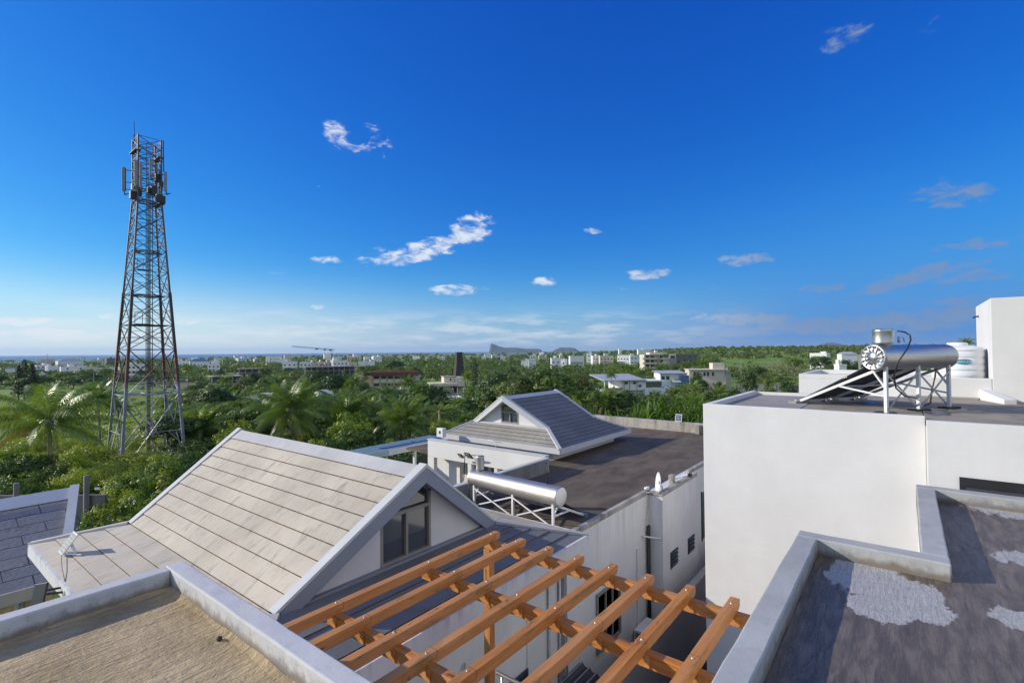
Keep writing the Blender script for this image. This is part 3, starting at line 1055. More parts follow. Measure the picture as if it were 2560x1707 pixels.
# openings in the long wall
w = MB().box(10.72, 11.84, 5.88, 5.91, -7.1, -5.83).build('window', 'dark_glass', ter)
MB().box(10.66, 10.72, 5.83, 5.885, -7.16, -5.76).box(11.84, 11.90, 5.83, 5.885, -7.16, -5.76).box(10.72, 11.84, 5.83, 5.885, -5.83, -5.76).box(10.72, 11.84, 5.83, 5.885, -7.16, -7.1).box(11.1, 11.14, 5.84, 5.885, -7.1, -5.83).box(11.46, 11.5, 5.84, 5.885, -7.1, -5.83).build('frame', 'window_frame_taupe', w)
for x0, x1, z0, z1 in ((14.30, 14.89, -6.31, -5.83), (15.775, 16.365, -6.36, -5.87)):
    w = MB().box(x0, x1, 5.44, 5.4495, z0, z1).build('louvre_window', 'window_frame_dark', ter)
    s = MB()
    for k in range(4):
        z = z0 + (z1 - z0) * (k + .5) / 4
        s.beam((x0 + .03, 5.425, z), (x1 - .03, 5.425, z), .012, .115, (0, -.45, 1))
    s.build('glass_slats', 'louvre_glass', w)
w = MB().box(18.0, 19.0, 5.70, 5.7195, -6.6, -5.0).build('window', 'louvre_glass', ter)
MB().box(17.95, 18.0, 5.69, 5.72, -6.65, -4.95).box(19, 19.05, 5.69, 5.72, -6.65, -4.95).build('frame', 'window_frame_dark', w)
for x in (13.60, 13.69):
    p = MB().tube([(x, 5.82, -9.4), (x, 5.82, -4.95)], .035, 8).build('drain_pipe', 'black_rubber', ter)
MB().box(12.93, 13.03, 5.84, 5.879, -8, -5.38).build('cable_duct', 'white_metal', ter)
MB().tube([(13.3, 5.86, -5.15), (13.75, 5.5, -5.28)], .022, 8).build('overflow_pipe', 'plastic_white', ter)
rg = random.Random(5)
for k in range(4):
    x = 13.62 + .05 * k
    pts = [(x - .1 + .05 * k, 5.72, -3.97), (x, 5.86, -4.02 - .03 * k)]
    for i in range(7):
        pts.append((x + .09 * math.sin(i * .9 + k), 5.85 - .02 * k - .03 * math.sin(i * .7), -4.05 - .2 * i))
    MB().tube(pts, .007, 5).build('loose_wire', 'white_wire', ter)
# roof house on the terrace
Q2 = dict(a0=15.9, a1=19.98, k0=16.3, k1=20.15, zr=-1.83, wk=1.95, zk=-3.02, d0=.82, d1=1.25, dw=1.08, ze=-3.57, n=9, nf=6, ns=5, rake=.2, g0=16.4, g1=20.0, fh=.2, fm='pale_trim_paint')
pent = thing('roof_house', 'small grey-tiled gabled roof house standing on the dark terrace', 'roof house', (18, 12.95, -4.1))
swept_roof(pent, lambda u, w, z: (u, 12.95 + w, z), Q2, 'grey_roof_tiles', 'pale_trim_paint', 'white_wall_fresh', 1, .92, -2.97, -2.3, -2.52)
MB().box(15.9, 20.9, 10.5, 15.4, -4.1, -3.74).build('wall', 'white_wall_fresh', pent)
# flood lamps on the terrace fascia, and a little aerial above them
for k, (y, z, s) in enumerate(((13.42, -3.98, .75), (13.02, -3.92, 1.0))):
    f = thing('flood_lamp', ['smaller square flood lamp on the white terrace fascia', 'larger square flood lamp on a curved arm off the white terrace fascia'][k], 'flood lamp', (14.3, y, z), 'flood lamps on the white fascia')
    MB().tube([(14.3, y - .22 * s, z - .1), (14.15, y - .2 * s, z + .02), (13.98, y - .05, z + .03)], .014, 6).build('arm', 'black_metal', f)
    c = Vector((13.95, y, z))
    a = Vector((0, 1, 0)) * .13 * s
    b = Vector((.10, 0, -.10)) * 1.1 * s
    nn = Vector((-.7, 0, -.7)) * .05
    MB().prism([c - a - b, c + a - b, c + a + b, c - a + b], -nn).build('lamp_body', 'black_metal', f, .005)
    MB().prism([c - a * .8 - b * .8 + nn * .06, c + a * .8 - b * .8 + nn * .06, c + a * .8 + b * .8 + nn * .06, c - a * .8 + b * .8 + nn * .06], nn * .05).build('lamp_glass', 'aluminium', f)
ar = thing('roof_aerial', 'small white aerial on the rim of the white terrace fascia', 'aerial', (14.4, 12.05, -3.58))
MB().tube([(14.4, 12.05, -3.58), (14.4, 12.05, -3.36)], .012, 6).build('mast', 'white_metal', ar)
m = MB().tube([(14.28, 12.35, -3.3), (14.42, 11.8, -3.36)], .012, 6)
for k in range(6):
    t = k / 5
    c = Vector((14.28, 12.35, -3.3)).lerp(Vector((14.42, 11.8, -3.36)), t)
    m.tube([c - Vector((.1, .02, .03)), c + Vector((.1, .02, .03))], .006, 5)
m.build('rods', 'white_metal', ar)
bx = thing('junction_box', 'white box on the corner of the terrace fascia below the grey roof house', 'box', (14.9, 15.4, -3.58))
MB().box(14.8, 15.0, 15.25, 15.62, -3.57, -3.2).build('case', 'white_metal', bx, .01)
MB().box(14.79, 14.7995, 15.38, 15.47, -3.42, -3.3).build('keyhole', 'black_metal', bx)

# garden canopy left of the terrace
can = thing('garden_canopy', 'low canopy of pale blue-green roof sheet on white posts beside the terrace', 'canopy', (15.2, 18.6, -7))
m = MB()
x0, x1 = 12.9, 17.9
n = 60
vs, fs = [], []
for i in range(n + 1):
    y = 18.05 + 1.25 * i / n
    vs += [(x0, y, -4.30 + .02 * (i % 2)), (x1, y + .1, -4.30 + .02 * (i % 2))]
    if i:
        fs.append((2 * i - 2, 2 * i - 1, 2 * i + 1, 2 * i))
m.add(vs, fs)
m.build('roof_sheet', 'canopy_sheet', can)
MB().box(x0, 14.2, 18.0, 18.04, -4.55, -4.28).build('gutter', 'canopy_sheet', can)
MB().box(14.202, x1, 18.0, 18.04, -4.55, -4.30).build('gutter', 'white_metal', can)
for k in range(2):
    MB().box(14.1 + k * 1.9, 15.9 + k * 1.9, 18.3, 18.55 + .1 * k, -4.27, -4.24).build('dark_panel', 'solar_cell', can)
for x in (13.3, 13.75, 15.75, 17.6):
    MB().box(x, x + .12, 18.1, 18.22, -9, -4.31).build('post', 'white_metal', can)
sc = thing('shade_screen', 'dark green shade netting hung behind the white canopy posts', 'screen', (15.5, 19.3, -9))
MB().box(12.9, 17.8, 19.28, 19.31, -9, -5.2).build('netting', 'leaf_pine', sc)

# ------------------------------------------------------------------ solar water heaters
def heater(name, label, p0, a, b, floor, L, dia, axis_h, n_posts, ntube, foot, cist, mats, fluted, cist_at, posts_at, legm, over=(.18, .18), tube_gap=.075):
    """horizontal steel tank on a braced frame with a slope of glass tubes; a runs along the tank, b towards the tube feet"""
    a, b = Vector((*a, 0)).normalized(), Vector((*b, 0)).normalized()
    o = Vector((*p0, floor))
    root = thing(name, label, 'water heater', o, 'solar water heaters on the roofs')
    up = Vector((0, 0, 1))
    axis = o + b * .14 + up * axis_h
    r = dia / 2
    s0, s1 = -over[0], L + over[1]
    tk = MB()
    prof = [(s0, r * .99), (s0 + .01, r), (s0 + .05, r), (s0 + .055, r * .992), (s1 - .055, r * .992), (s1 - .05, r), (s1 - .01, r), (s1, r * .98)]
    tk.lathe(axis, a, prof, 64)
    tank = tk.build('tank', mats[0], root)
    # end caps
    for s, d in ((s0, -1), (s1, 1)):
        c = axis + a * s
        cp = MB()
        cp.lathe(c, a * d, [(0, r * .985), (.012, r * .95), (.014, r * .9)] + ([(.004, r * .86), (.004, r * .42), (.02, r * .38), (.022, .001)] if fluted else [(.02, r * .5), (.022, .001)]), 48)
        if fluted:
            e1 = a.cross(up)
            for k in range(13):
                th = 2 * math.pi * k / 13
                q0, q1 = .44 * r, .88 * r
                def pt(rr, t):
                    return c + a * d * .012 + e1 * (rr * math.cos(t)) + up * (rr * math.sin(t))
                cp.tube([pt(q0, th), pt((q0 + q1) / 2, th + .06), pt(q1, th + .2)], .016, 6)
        cp.build('end_cap', mats[1], tank)
    # feed cistern
    cr, ch, ct = cist
    cc = axis + a * cist_at + up * (r + .005)
    cb = MB()
    cb.lathe(cc, up, [(-.03, cr * .55), (.0, cr * .6), (.012, cr), (.03, cr * 1.03), (.05, cr), (ch - .06, cr), (ch - .04, cr * 1.03), (ch - .02, cr * 1.02), (ch, cr * .97), (ch + .006, .001)], 40)
    cb.build('cistern', mats[0], tank)
    # posts, feet, rails, braces
    top = axis_h - r * .55
    fpos = []
    for i, s in enumerate(posts_at):
        pb = o + a * s
        MB().beam(pb, pb + up * top, .055, .055, a).build('leg', legm, root)
        ft = pb + b * foot + up * .04
        rt = pb + b * .10 + up * (axis_h - r * .9)
        MB().beam(ft, rt, .05, .05, a).build('rail', legm, root)
        if i != 1:
            MB().beam(ft.lerp(rt, .52), pb + up * .30, .03, .04, a).build('strut', legm, root)
            MB().beam(ft.lerp(rt, .93), pb + up * top * .5, .03, .04, a).build('strut', legm, root)
        fpos.append(ft)
    for i in range(len(posts_at) - 1):
        q0, q1 = o + a * posts_at[i], o + a * posts_at[i + 1]
        for z0, z1, sh in ((.06, top * .86, .03), (top * .86, .06, -.03)):
            MB().beam(q0 + up * z0 - b * sh, q1 + up * z1 - b * sh, .012, .035, a).build('cross_brace', 'galvanised' if fluted else legm, root)
    MB().beam(fpos[0] - a * .1, fpos[-1] + a * .1, .06, .09).build('tube_shoe', 'galvanised', root)
    MB().beam(o + b * foot * .45 + a * posts_at[0] + up * (axis_h - r) * .55, o + b * foot * .45 + a * posts_at[-1] + up * (axis_h - r) * .55, .03, .03).build('cross_rail', 'galvanised', root)
    tl = (posts_at[-1] - posts_at[0]) - .06
    for k in range(ntube):
        s = posts_at[0] + .03 + tl * (k + .5) / ntube
        q0 = o + a * s + b * (foot - .06) + up * .10
        q1 = axis + a * s + b * r * .55 - up * r * .55
        MB().tube([q0, q1], .025, 8).build('vacuum_tube', 'tube_glass', root)
    return root, axis, a, b, fpos


h1, ax1, a1, b1_, f1 = heater('solar_heater', 'bright steel solar water heater with fluted end cap and black hose on the white roof', (11.74, .305), (.85, -.525), (.525, .85), -1.2, 1.84, .485, 1.03, 3, 20, 1.86,
        (.17, .285, 0), ('brushed_steel', 'steel_plain'), True, .16, (0, .92, 1.84), 'white_metal', (.13, .16))
hose = [at(2243, 827, 9.35), at(2262, 830, 9.3), at(2275, 838, 9.25), at(2277, 850, 9.2), at(2268, 872, 9.15), at(2245, 905, 9.2), at(2235, 940, 9.3), at(2240, 970, 9.4), at(2262, 990, 9.6), at(2300, 996, 9.9)]
MB().tube(hose, .014, 8).build('hose', 'black_rubber', h1)
MB().tube([at(2247, 842, 9.6), at(2258, 843, 9.65), at(2261, 855, 9.7)], .008, 6).tube([at(2247, 842, 9.6), at(2247, 857, 9.6)], .022, 8).build('vent_valve', 'galvanised', h1)
MB().tube([at(2340, 918, 10.2), at(2338, 940, 10.2), at(2330, 975, 10.3), at(2326, 1008, 10.2)], .016, 8).build('outlet_pipe', 'brass_fitting', h1)
MB().tube([at(2326, 1008, 10.2), at(2310, 1014, 10.2), at(2300, 1008, 10.3)], .012, 8).build('outlet_hose', 'black_rubber', h1)
for i, f in enumerate(f1):
    MB().box(f.x - .03, f.x + .03, f.y - .03, f.y + .03, f.z - .0, f.z + .03).build('foot_sticker', 'teal_sticker', h1)
BL = [(f1[0], 'pale concrete block under the nearest tube foot of the fluted heater'), (f1[1], 'pale concrete block under the middle tube foot of the fluted heater'), (f1[2], 'pale concrete block under the farthest tube foot of the fluted heater'),
      (ax1 - b1_ * .14 + a1 * .92, 'wet dark block under the middle leg of the fluted heater'), (ax1 - b1_ * .14 + a1 * 1.84, 'flat dark block under the farthest leg of the fluted heater')]
for f, lb in BL:
    m = MB()
    c = Vector((f.x, f.y, -1.2))
    u, v = a1 * .2, b1_ * .1
    m.prism([c - u - v, c + u - v, c + u + v, c - u + v], (0, 0, .055 if 'dark' not in lb else .03))
    tag(m.build('footing_block', 'stone_block' if 'dark' not in lb else 'gravel_dark', None, .008), lb, 'block', 'blocks under the heater frame')

h2, ax2, a2, b2_, f2 = heater('solar_heater', 'weathered steel solar water heater with a plain round end on the dark terrace', (9.73, 6.42), (.06, 1), (1, -.06), -4.1, 2.62, .455, .74, 3, 26, 1.25,
        (.11, .37, 0), ('brushed_steel_old', 'aluminium'), False, 2.52, (.02, 1.25, 2.6), 'white_metal', (.10, .16))
MB().tube([ax2 + a2 * .3 + Vector((0, 0, .2)), ax2 + a2 * .3 + Vector((0, 0, .74))], .014, 8).build('vent_rod', 'black_rubber', h2)
e = ax2 + a2 * 2.8
MB().tube([e, e + a2 * .14, e + a2 * .14 - Vector((0, 0, .6))], .016, 6).tube([e + a2 * .10 + Vector((0, 0, .08)), e + a2 * .10 - Vector((0, 0, .06))], .03, 6).build('tap', 'brass_fitting', h2)
MB().tube([e + Vector((-.1, -.1, .55)), e + Vector((-.14, .15, .6)), e + Vector((-.14, .2, -.1))], .012, 6).build('overflow_hose', 'black_rubber', h2)

# ------------------------------------------------------------------ dish, aerials and little panel on the terrace
dish = thing('satellite_dish', 'white satellite dish seen edge-on at the terrace wall corner', 'satellite dish', (13.75, 5.75, -4.0))
dc = at(1645, 1207, 14.35)
dn = (Vector((-.38, .92, .12)) + Vector((-.92, -.38, 0)) * .2).normalized()
m = MB()
m.lathe(dc, dn, [(-.055, .001), (-.05, .1), (-.03, .22), (.0, .30), (.008, .305), (.0, .295), (-.028, .21), (-.046, .09), (-.049, .001)], 40)
m.build('reflector', 'plastic_white', dish)
dl = dc + dn * .34 - Vector((0, 0, .20))
MB().tube([dc - Vector((0, 0, .3)) + dn * .01, dl], .013, 6).build('feed_arm', 'galvanised', dish)
MB().lathe(dl - dn * .0, (dc - dl), [(-.05, .03), (-.03, .05), (.06, .045), (.07, .03), (.1, .03), (.1, .001)], 14).build('feed_horn', 'plastic_white', dish)
MB().tube([dc - dn * .05, dc - dn * .12 - Vector((0, 0, .1)), dc - dn * .12 - Vector((0, 0, .36))], .024, 8).build('mount', 'galvanised', dish)
mk = MB()
e1 = dn.cross(Vector((0, 0, 1))).normalized()
e2 = e1.cross(dn)
for k in range(3):
    q = dc + dn * (-.028) + e2 * (.05 - .035 * k)
    mk.beam(q - e1 * .04, q + e1 * .04, .012, .012)
mk.beam(dc + dn * (-.028) + e2 * .05 - e1 * .04, dc + dn * (-.028) - e2 * .02 - e1 * .04, .012, .012)
mk.build('emblem', 'red_print', dish)
tv = thing('television_aerial', 'white rod aerial lying over the terrace coping right of the dish', 'aerial', (15.3, 5.6, -4.0))
A_, B_ = at(1676, 1198, 15.2), at(1724, 1188, 15.9)
m = MB().tube([A_, B_], .012, 6)
for k in range(11):
    c = A_.lerp(B_, k / 10)
    d = Vector((.2, .35, .45)).normalized() * (.07 + .012 * k)
    m.tube([c - d, c + d], .006, 5)
m.build('rods', 'aluminium', tv)
MB().tube([A_.lerp(B_, .05), at(1680, 1218, 15.2)], .011, 6).build('stay', 'aluminium', tv)
MB().box(B_.x - .08, B_.x + .1, B_.y - .05, B_.y + .05, B_.z - .04, B_.z + .05).build('reflector_box', 'black_metal', tv)
st = thing('concrete_stub', 'pale square stub post beside the rod aerial on the terrace edge', 'post', (15.75, 5.75, -4.1))
q = on(1697, 1209, 2, -4.02)
MB().box(q.x - .08, q.x + .1, 5.59, 5.74, -4.1, -3.78).build('stub', 'stained_parapet', st, .01)
sp = thing('solar_charger', 'small framed solar panel standing on the stained back parapet', 'solar panel', (25.35, 7.7, -3.63))
c0 = on(1687, 1041, 0, 25.34)
c0.z = -3.625
yv = Vector((0, -1, 0))
f = [c0, c0 + yv * .33, c0 + yv * .33 + Vector((.14, 0, .36)), c0 + Vector((.14, 0, .36))]
MB().prism(f, (.02, 0, .0)).build('panel_frame', 'white_metal', sp)
m = MB()
for i in range(4):
    for j in range(4):
        g = lambda u, v: f[0].lerp(f[1], .06 + .88 * u).lerp(f[3].lerp(f[2], .06 + .88 * u), .06 + .88 * v) + Vector((-.004, 0, 0))
        m.face(g(i / 4 + .02, j / 4 + .02), g((i + 1) / 4 - .02, j / 4 + .02), g((i + 1) / 4 - .02, (j + 1) / 4 - .02), g(i / 4 + .02, (j + 1) / 4 - .02))
m.build('cells', 'solar_cell', sp)
sp2 = thing('solar_charger', 'tiny solar panel peeping over the far eave of the grey roof house', 'solar panel', (25.35, 11.6, -3.63))
c0 = on(1440, 1011, 0, 25.34)
c0.z = -3.625
MB().prism([c0, c0 + yv * .3, c0 + yv * .3 + Vector((.1, 0, .3)), c0 + Vector((.1, 0, .3))], (.02, 0, 0)).build('panel_frame', 'white_metal', sp2)
MB().prism([c0 + Vector((-.006, -.03, .03)), c0 + yv * .27 + Vector((-.006, 0, .03)), c0 + yv * .27 + Vector((.084, 0, .27)), c0 + Vector((.084, -.03, .27))], (.004, 0, 0)).build('cells', 'solar_cell', sp2)

# ------------------------------------------------------------------ lane between the houses
ac = thing('air_conditioner', 'pale air conditioner unit on the shaded wall below the pergola', 'air conditioner', (13.1, 5.6, -8.0))
m = MB().box(12.62, 13.42, 5.52, 5.82, -7.95, -7.40)
m.build('case', 'plastic_white', ac, .012)
g = MB()
for k in range(8):
    g.box(12.606, 12.6195, 5.56, 5.78, -7.90 + k * .058, -7.87 + k * .058)
for k in range(10):
    g.box(12.66 + k * .055, 12.69 + k * .055, 5.508, 5.5195, -7.90, -7.45)
g.build('grille', 'black_metal', ac)
MB().box(12.7, 12.74, 5.5, 5.87, -7.99, -7.952).box(13.3, 13.34, 5.5, 5.87, -7.99, -7.952).build('bracket', 'galvanised', ac)
aw = thing('corrugated_awning', 'dark corrugated awning on the white wall under the pergola', 'awning', (9.2, 5.5, -7.0))
vs, fs = [], []
n = 14
for i in range(n + 1):
    y = 5.86 - .62 * i / n
    z = -6.95 - .012 * i + (.035 if (i % 4) in (1, 2) else 0)
    vs += [(8.35, y, z), (9.88, y, z)]
    if i:
        fs.append((2 * i - 2, 2 * i - 1, 2 * i + 1, 2 * i))
MB().add(vs, fs).build('sheet', 'corrugated_dark', aw)
m = MB()
for i in (1, 5, 9, 13):
    y = 5.86 - .62 * (i + .5) / n
    m.box(8.34, 9.89, y - .014, y + .014, -6.95 - .012 * i + .036, -6.95 - .012 * i + .05)
m.build('rib_cap', 'grey_steel', aw)
for x in (8.5, 9.7):
    MB().beam((x, 5.85, -7.4), (x, 5.3, -7.14), .03, .03).build('bracket', 'black_metal', aw)
bw = thing('lane_wall', 'plain grey boundary wall in the shaded lane right of the louvre windows', 'wall', (13, 4.78, -8.3))
MB().box(5.8, 26, 4.70, 4.85, -8.3, -6.52).build('wall', 'boundary_grey', bw)
MB().box(5.8, 26, 4.68, 4.87, -6.518, -6.47).build('coping', 'concrete_raw', bw)
tag(MB().box(5.6, 30, -.5, 5.9, -8.4, -8.1).build('gravel_lane', 'gravel_dark'), kind='structure')

# ------------------------------------------------------------------ white house at the right
rh = thing('white_house', 'white flat-roofed house at the right carrying the fluted water heater and a tall block', 'house', (12, 0, -9.5))
MB().box(10.5, 15.72, -.23, 3.27, -9.5, -1.24).box(10.15, 22, -6, -.232, -9.5, -1.244).build('wall', 'white_wall_fresh', rh)


def deck_mat():
    m, n, b = base_mat('heater_deck')
    p = pos(n, False)
    c = n.mix(n.ramp(n.noise(p, 2.2, 7, .65), .3, .7), (.22, .19, .15), (.34, .30, .24))
    wob = n.math('MULTIPLY', n.math('SUBTRACT', n.noise(p, 2.6, 6, .65), .5), 1.0)
    wet = None
    for x, y, a, k in ((12.2, -.45, .55, .22), (11.75, .30, .35, .2), (13.6, .7, .5, .22), (13.2, -.8, .4, .14)):
        d = n.vmath('LENGTH', n.mapping(n.mapping(p, (1, 1, 1), (0, 0, 0), (-x, -y, 0)), (1 / a, 1 / k, 0), (0, 0, R(20))), None, 1)
        v = n.math('SUBTRACT', 1, d)
        wet = v if wet is None else n.math('MAXIMUM', wet, v)
    wm = n.ramp(n.math('ADD', wet, wob), .05, .18)
    n.put(b.inputs['Base Color'], n.mix(wm, c, (.05, .048, .045)))
    n.put(b.inputs['Roughness'], n.ramp(wm, 0, 1, .85, .38))
    bump(n, b, n.math('MULTIPLY', n.noise(p, 25, 5), n.math('SUBTRACT', 1.0, wm)), .3, .02)


deck_mat()
MB().box(10.62, 14.6, -.22, 3.16, -1.26, -1.2).box(14.602, 15.73, -.22, 2.6, -1.26, -1.201).build('roof_deck', 'heater_deck', rh)
MB().prism([(10.282, -.234, -1.2438), (15.728, -.234, -1.2438), (15.728, -.234, -1.204), (11.6, -.234, -1.199), (10.282, -.234, -1.133)], (0, -6, 0)).build('roof_deck', 'heater_deck', rh)
MB().box(10.146, 10.28, -6, -.233, -9.5, -1.128).build('deck_edge', 'white_wall_fresh', rh, .006)
MB().box(10.64, 14.5, 1.7, 3.14, -1.198, -1.19).build('roof_pavers', 'roof_pavers', rh)
MB().wobbly(10.626, 14.5, 3.142, 3.274, -1.2395, -1.1, 0, .3, .002, 31).build('parapet', 'white_wall_fresh', rh, .01)
MB().wobbly(10.492, 10.625, -.226, 3.276, -9.5, -1.1, 1, .3, .002, 32).build('parapet', 'white_wall_fresh', rh, .01)
MB().wobbly(14.505, 14.63, .9, 3.27, -1.24, -1.12, 1, .3, .003, 33).build('parapet', 'white_wall_fresh', rh, .01)
MB().box(15.73, 15.92, -1.53, .06, -1.24, -.71).build('ledge_wall', 'white_wall_fresh', rh, .01)
MB().box(15.73, 18.75, -7, -1.534, -1.24, 1.12).build('tall_block', 'white_wall_fresh', rh, .012)
MB().prism([(14.75, -1.61, -1.2), (15.73, -1.30, -1.2), (15.73, -1.30, -.95), (14.75, -1.61, -1.1)], (.07, -.2, 0)).build('sloping_curb', 'white_wall_fresh', rh, .006)
MB().box(15.66, 15.728, -1.3, .06, -1.2, -1.15).build('skirting', 'concrete_raw', rh)
p0 = on(2398, 1191, 0, 10.15)
wy, wz = p0.y, p0.z
w = MB().box(10.115, 10.145, wy - 1.6, wy, wz - .75, wz).build('window', 'black_metal', rh)
fr = MB().box(10.078, 10.1455, wy - 1.6, wy - .07, wz - .19, wz - .14).box(10.078, 10.1455, wy - .12, wy - .07, wz - .75, wz - .192)
fr.build('frame', 'window_frame_dark', w)
MB().box(10.092, 10.112, wy - 1.6, wy - .122, wz - .75, wz - .192).build('pane', 'louvre_glass', w)
fx = at(2447, 791, 15.5)
fx = on(2447, 791, 1, -1.5335)
lm = thing('wall_lamp', 'tiny dark lamp high on the sunlit side of the tall white block', 'lamp', fx)
MB().box(fx.x - .04, fx.x + .04, -1.53, -1.49, fx.z - .02, fx.z + .02).tube([(fx.x, -1.49, fx.z), (fx.x - .05, -1.42, fx.z - .03)], .02, 8).build('body', 'black_metal', lm)

# water tank with the maker's oval
tk = thing('water_tank', 'white ribbed plastic water tank with a teal oval badge behind the steel heater', 'water tank', (16.62, -1.0, -1.2))
prof = [(0, .49)]
for k in range(7):
    z = .06 + k * .155
    prof += [(z, .51), (z + .09, .51), (z + .105, .497), (z + .135, .497), (z + .15, .51)]
prof += [(1.16, .505), (1.2, .47), (1.26, .25), (1.265, .001)]
MB().lathe((16.62, -1.0, -1.2), (0, 0, 1), prof, 64).build('tank_body', 'plastic_white', tk)
MB().lathe((16.62, -1.0, .05), (0, 0, 1), [(0, .2), (.06, .2), (.08, .17), (.085, .001)], 32).build('lid', 'plastic_white', tk)
lc = Vector((16.62, -1.0))
dd = on(2410, 904, 0, 16.14)
th0 = math.atan2(dd.y - lc.y, dd.x - lc.x)
zc = dd.z


def wrap(u, v, r):
    t = th0 + u / .51
    return (lc.x + math.cos(t) * r, lc.y + math.sin(t) * r, zc + v)


# u grows towards +Y as seen from outside, so the picture's right is -u ... handled by the sign below
def oval(a, b, r, lo=-1.0, hi=1.0, n=36):
    top, bot = [], []
    m = MB()
    for i in range(n + 1):
        u = -a + 2 * a * i / n
        h = b * math.sqrt(max(0, 1 - (u / a) ** 2))
        top.append(wrap(u, min(h, hi * b), r))
        bot.append(wrap(u, max(-h, lo * b), r))
    for i in range(n):
        m.face(bot[i], bot[i + 1], top[i + 1], top[i])
    return m


bd = oval(.150, .062, .515).build('badge', 'navy_print', tk)
oval(.142, .055, .517, -1, -.1).build('badge_field', 'teal_sticker', bd)
oval(.142, .055, .5172, .1, 1).build('badge_field', 'teal_sticker', bd)
oval(.150, .019, .519).build('badge_band', 'white_print', bd)
cu = bpy.data.curves.new('lettering', 'FONT')
cu.body = 'DURACO'
cu.size = .052
cu.align_x = 'CENTER'
cu.align_y = 'CENTER'
cu.offset = .0012
to = bpy.data.objects.new('lettering_curve', cu)
col.objects.link(to)
bpy.context.view_layer.update()
tm = bpy.data.meshes.new_from_object(to.evaluated_get(bpy.context.evaluated_depsgraph_get()))
bpy.data.objects.remove(to)
for v in tm.vertices:
    v.co = Vector(wrap(-v.co.x * -1 * -1, v.co.y, .521)) - OFF[tk.name]
tm.materials.clear()
tm.materials.append(MATS['navy_print'])
tm.name = 'lettering'
obj_of('lettering', tm, bd)

# flat-roofed neighbour beyond, and a grey house
nb = thing('neighbour_house', 'low white flat-roofed house directly behind the tube slope of the fluted heater', 'house', (24, 1, -9.5))
MB().box(22, 27, -4, 3.25, -9.5, -1.12).build('wall', 'white_wall_fresh', nb)
MB().box(22, 27, 3.08, 3.25, -1.12, -.95).box(22, 22.16, -4, 3.078, -1.12, -.95).box(26.84, 27, -4, 3.078, -1.12, -.95).build('parapet', 'white_wall_fresh', nb, .01)

# ------------------------------------------------------------------ slate-roofed house low at the left
sl = thing('slate_house', 'low house with a shaded blue-grey slate roof at the left edge', 'house', (1, 22, -9.5))
RZ, RYY = -5.0, 24.45
ey, ez = 20.2, -6.75
m = MB()
m.add([(-9, RYY, RZ), (4.72, RYY, RZ), (3.62, ey, ez), (-9, ey, ez)], [(0, 3, 2, 1)])
o = m.build('roof_slope', 'slate_tiles', sl)
uvl = o.data.uv_layers.new(name='UVMap')
for lp in o.data.loops:
    v = o.data.vertices[lp.vertex_index].co + OFF[sl.name]
    uvl.data[lp.index].uv = (v.x, (v.y - ey) * 1.08)
MB().add([(-9, RYY + .002, RZ - .005), (4.72, RYY + .002, RZ - .005), (4.2, RYY + 4, ez), (-9, RYY + 4, ez)], [(0, 1, 2, 3)]).build('roof_slope', 'grey_roof_tiles', sl)
MB().prism([(-9, RYY - .55, RZ - .19), (4.66, RYY - .55, RZ - .19), (4.80, RYY, RZ + .06), (-9, RYY, RZ + .06)], (0, .05, .03)).build('ridge_band', 'pale_trim_paint', sl)
MB().beam((4.85, RYY + .1, RZ + .1), (3.72, ey, ez + .05), .26, .14).build('verge', 'pale_trim_paint', sl)
MB().box(-9, 3.66, ey - .06, ey + .12, ez - .34, ez + .01).build('fascia', 'concrete_raw', sl)
MB().box(-8.6, 3.4, ey + .7, RYY + 3, -9.5, ez + .02).build('wall', 'white_plaster', sl)
MB().box(2.1, 2.75, ey + .62, ey + .695, -9.5, ez - .2).box(2.98, 3.6, ey + .62, ey + .695, -9.5, ez - .2).build('stone_panel', 'stone_cladding', sl)
MB().tube([(2.9, ey + .55, -9.4), (2.9, ey + .55, ez - .3)], .05, 10).build('drain_pipe', 'galvanised', sl)
MB().tube([(1.9, ey + .6, -9.4), (1.9, ey + .6, ez - .3)], .025, 8).build('drain_pipe', 'plastic_white', sl)

# boundary wall with square posts behind it
bq = thing('boundary_wall', 'weathered block wall with square posts behind the slate roof', 'wall', (4, 32, -9.5))
P0, P1 = at(-70, 1252, 24.6), at(262, 1247, 24.6)
a0 = Vector((P0.x, P0.y, 0))
a1_ = Vector((P1.x, P1.y, 0))
d = (a1_ - a0).normalized()
nn = Vector((-d.y, d.x, 0)) * .16
ztop = at(130, 1238, 24.6).z
MB().prism([a0 + Vector((0, 0, -9.6)), a1_ + Vector((0, 0, -9.6)), a1_ + Vector((0, 0, ztop)), a0 + Vector((0, 0, ztop))], nn).build('wall', 'dark_block_wall', bq)
for px, pt in ((41, 1207), (216, 1188), (-120, 1220)):
    q = at(px, pt, 24.45)
    MB().box(q.x - .1, q.x + .1, q.y - .1, q.y + .1, -9.6, q.z).build('post', 'dark_block_wall', bq, .01)
q = at(236, 1224, 24.4)
sg = thing('notice_plate', 'small white plate fixed to the weathered block wall', 'plate', q)
MB().prism([q, q + d * .24, q + d * .24 + Vector((0, 0, .12)), q + Vector((0, 0, .12))], nn * .1).build('plate', 'plastic_white', sg)

# ------------------------------------------------------------------ land, sea, hills
def sstep(a, b, x):
    t = min(1, max(0, (x - a) / (b - a)))
    return t * t * (3 - 2 * t)


def bearing(x, y):
    """pixel column of a ground point, with points behind the eye pushed aside"""
    z = x * CF.x + y * CF.y
    r = x * CR.x + y * CR.y
    return math.atan2(r, z)


def coast(b):
    # negative bearing = left
    return 2300 + 2600 * sstep(-.7, .0, b) + 9000 * sstep(.02, .25, b)


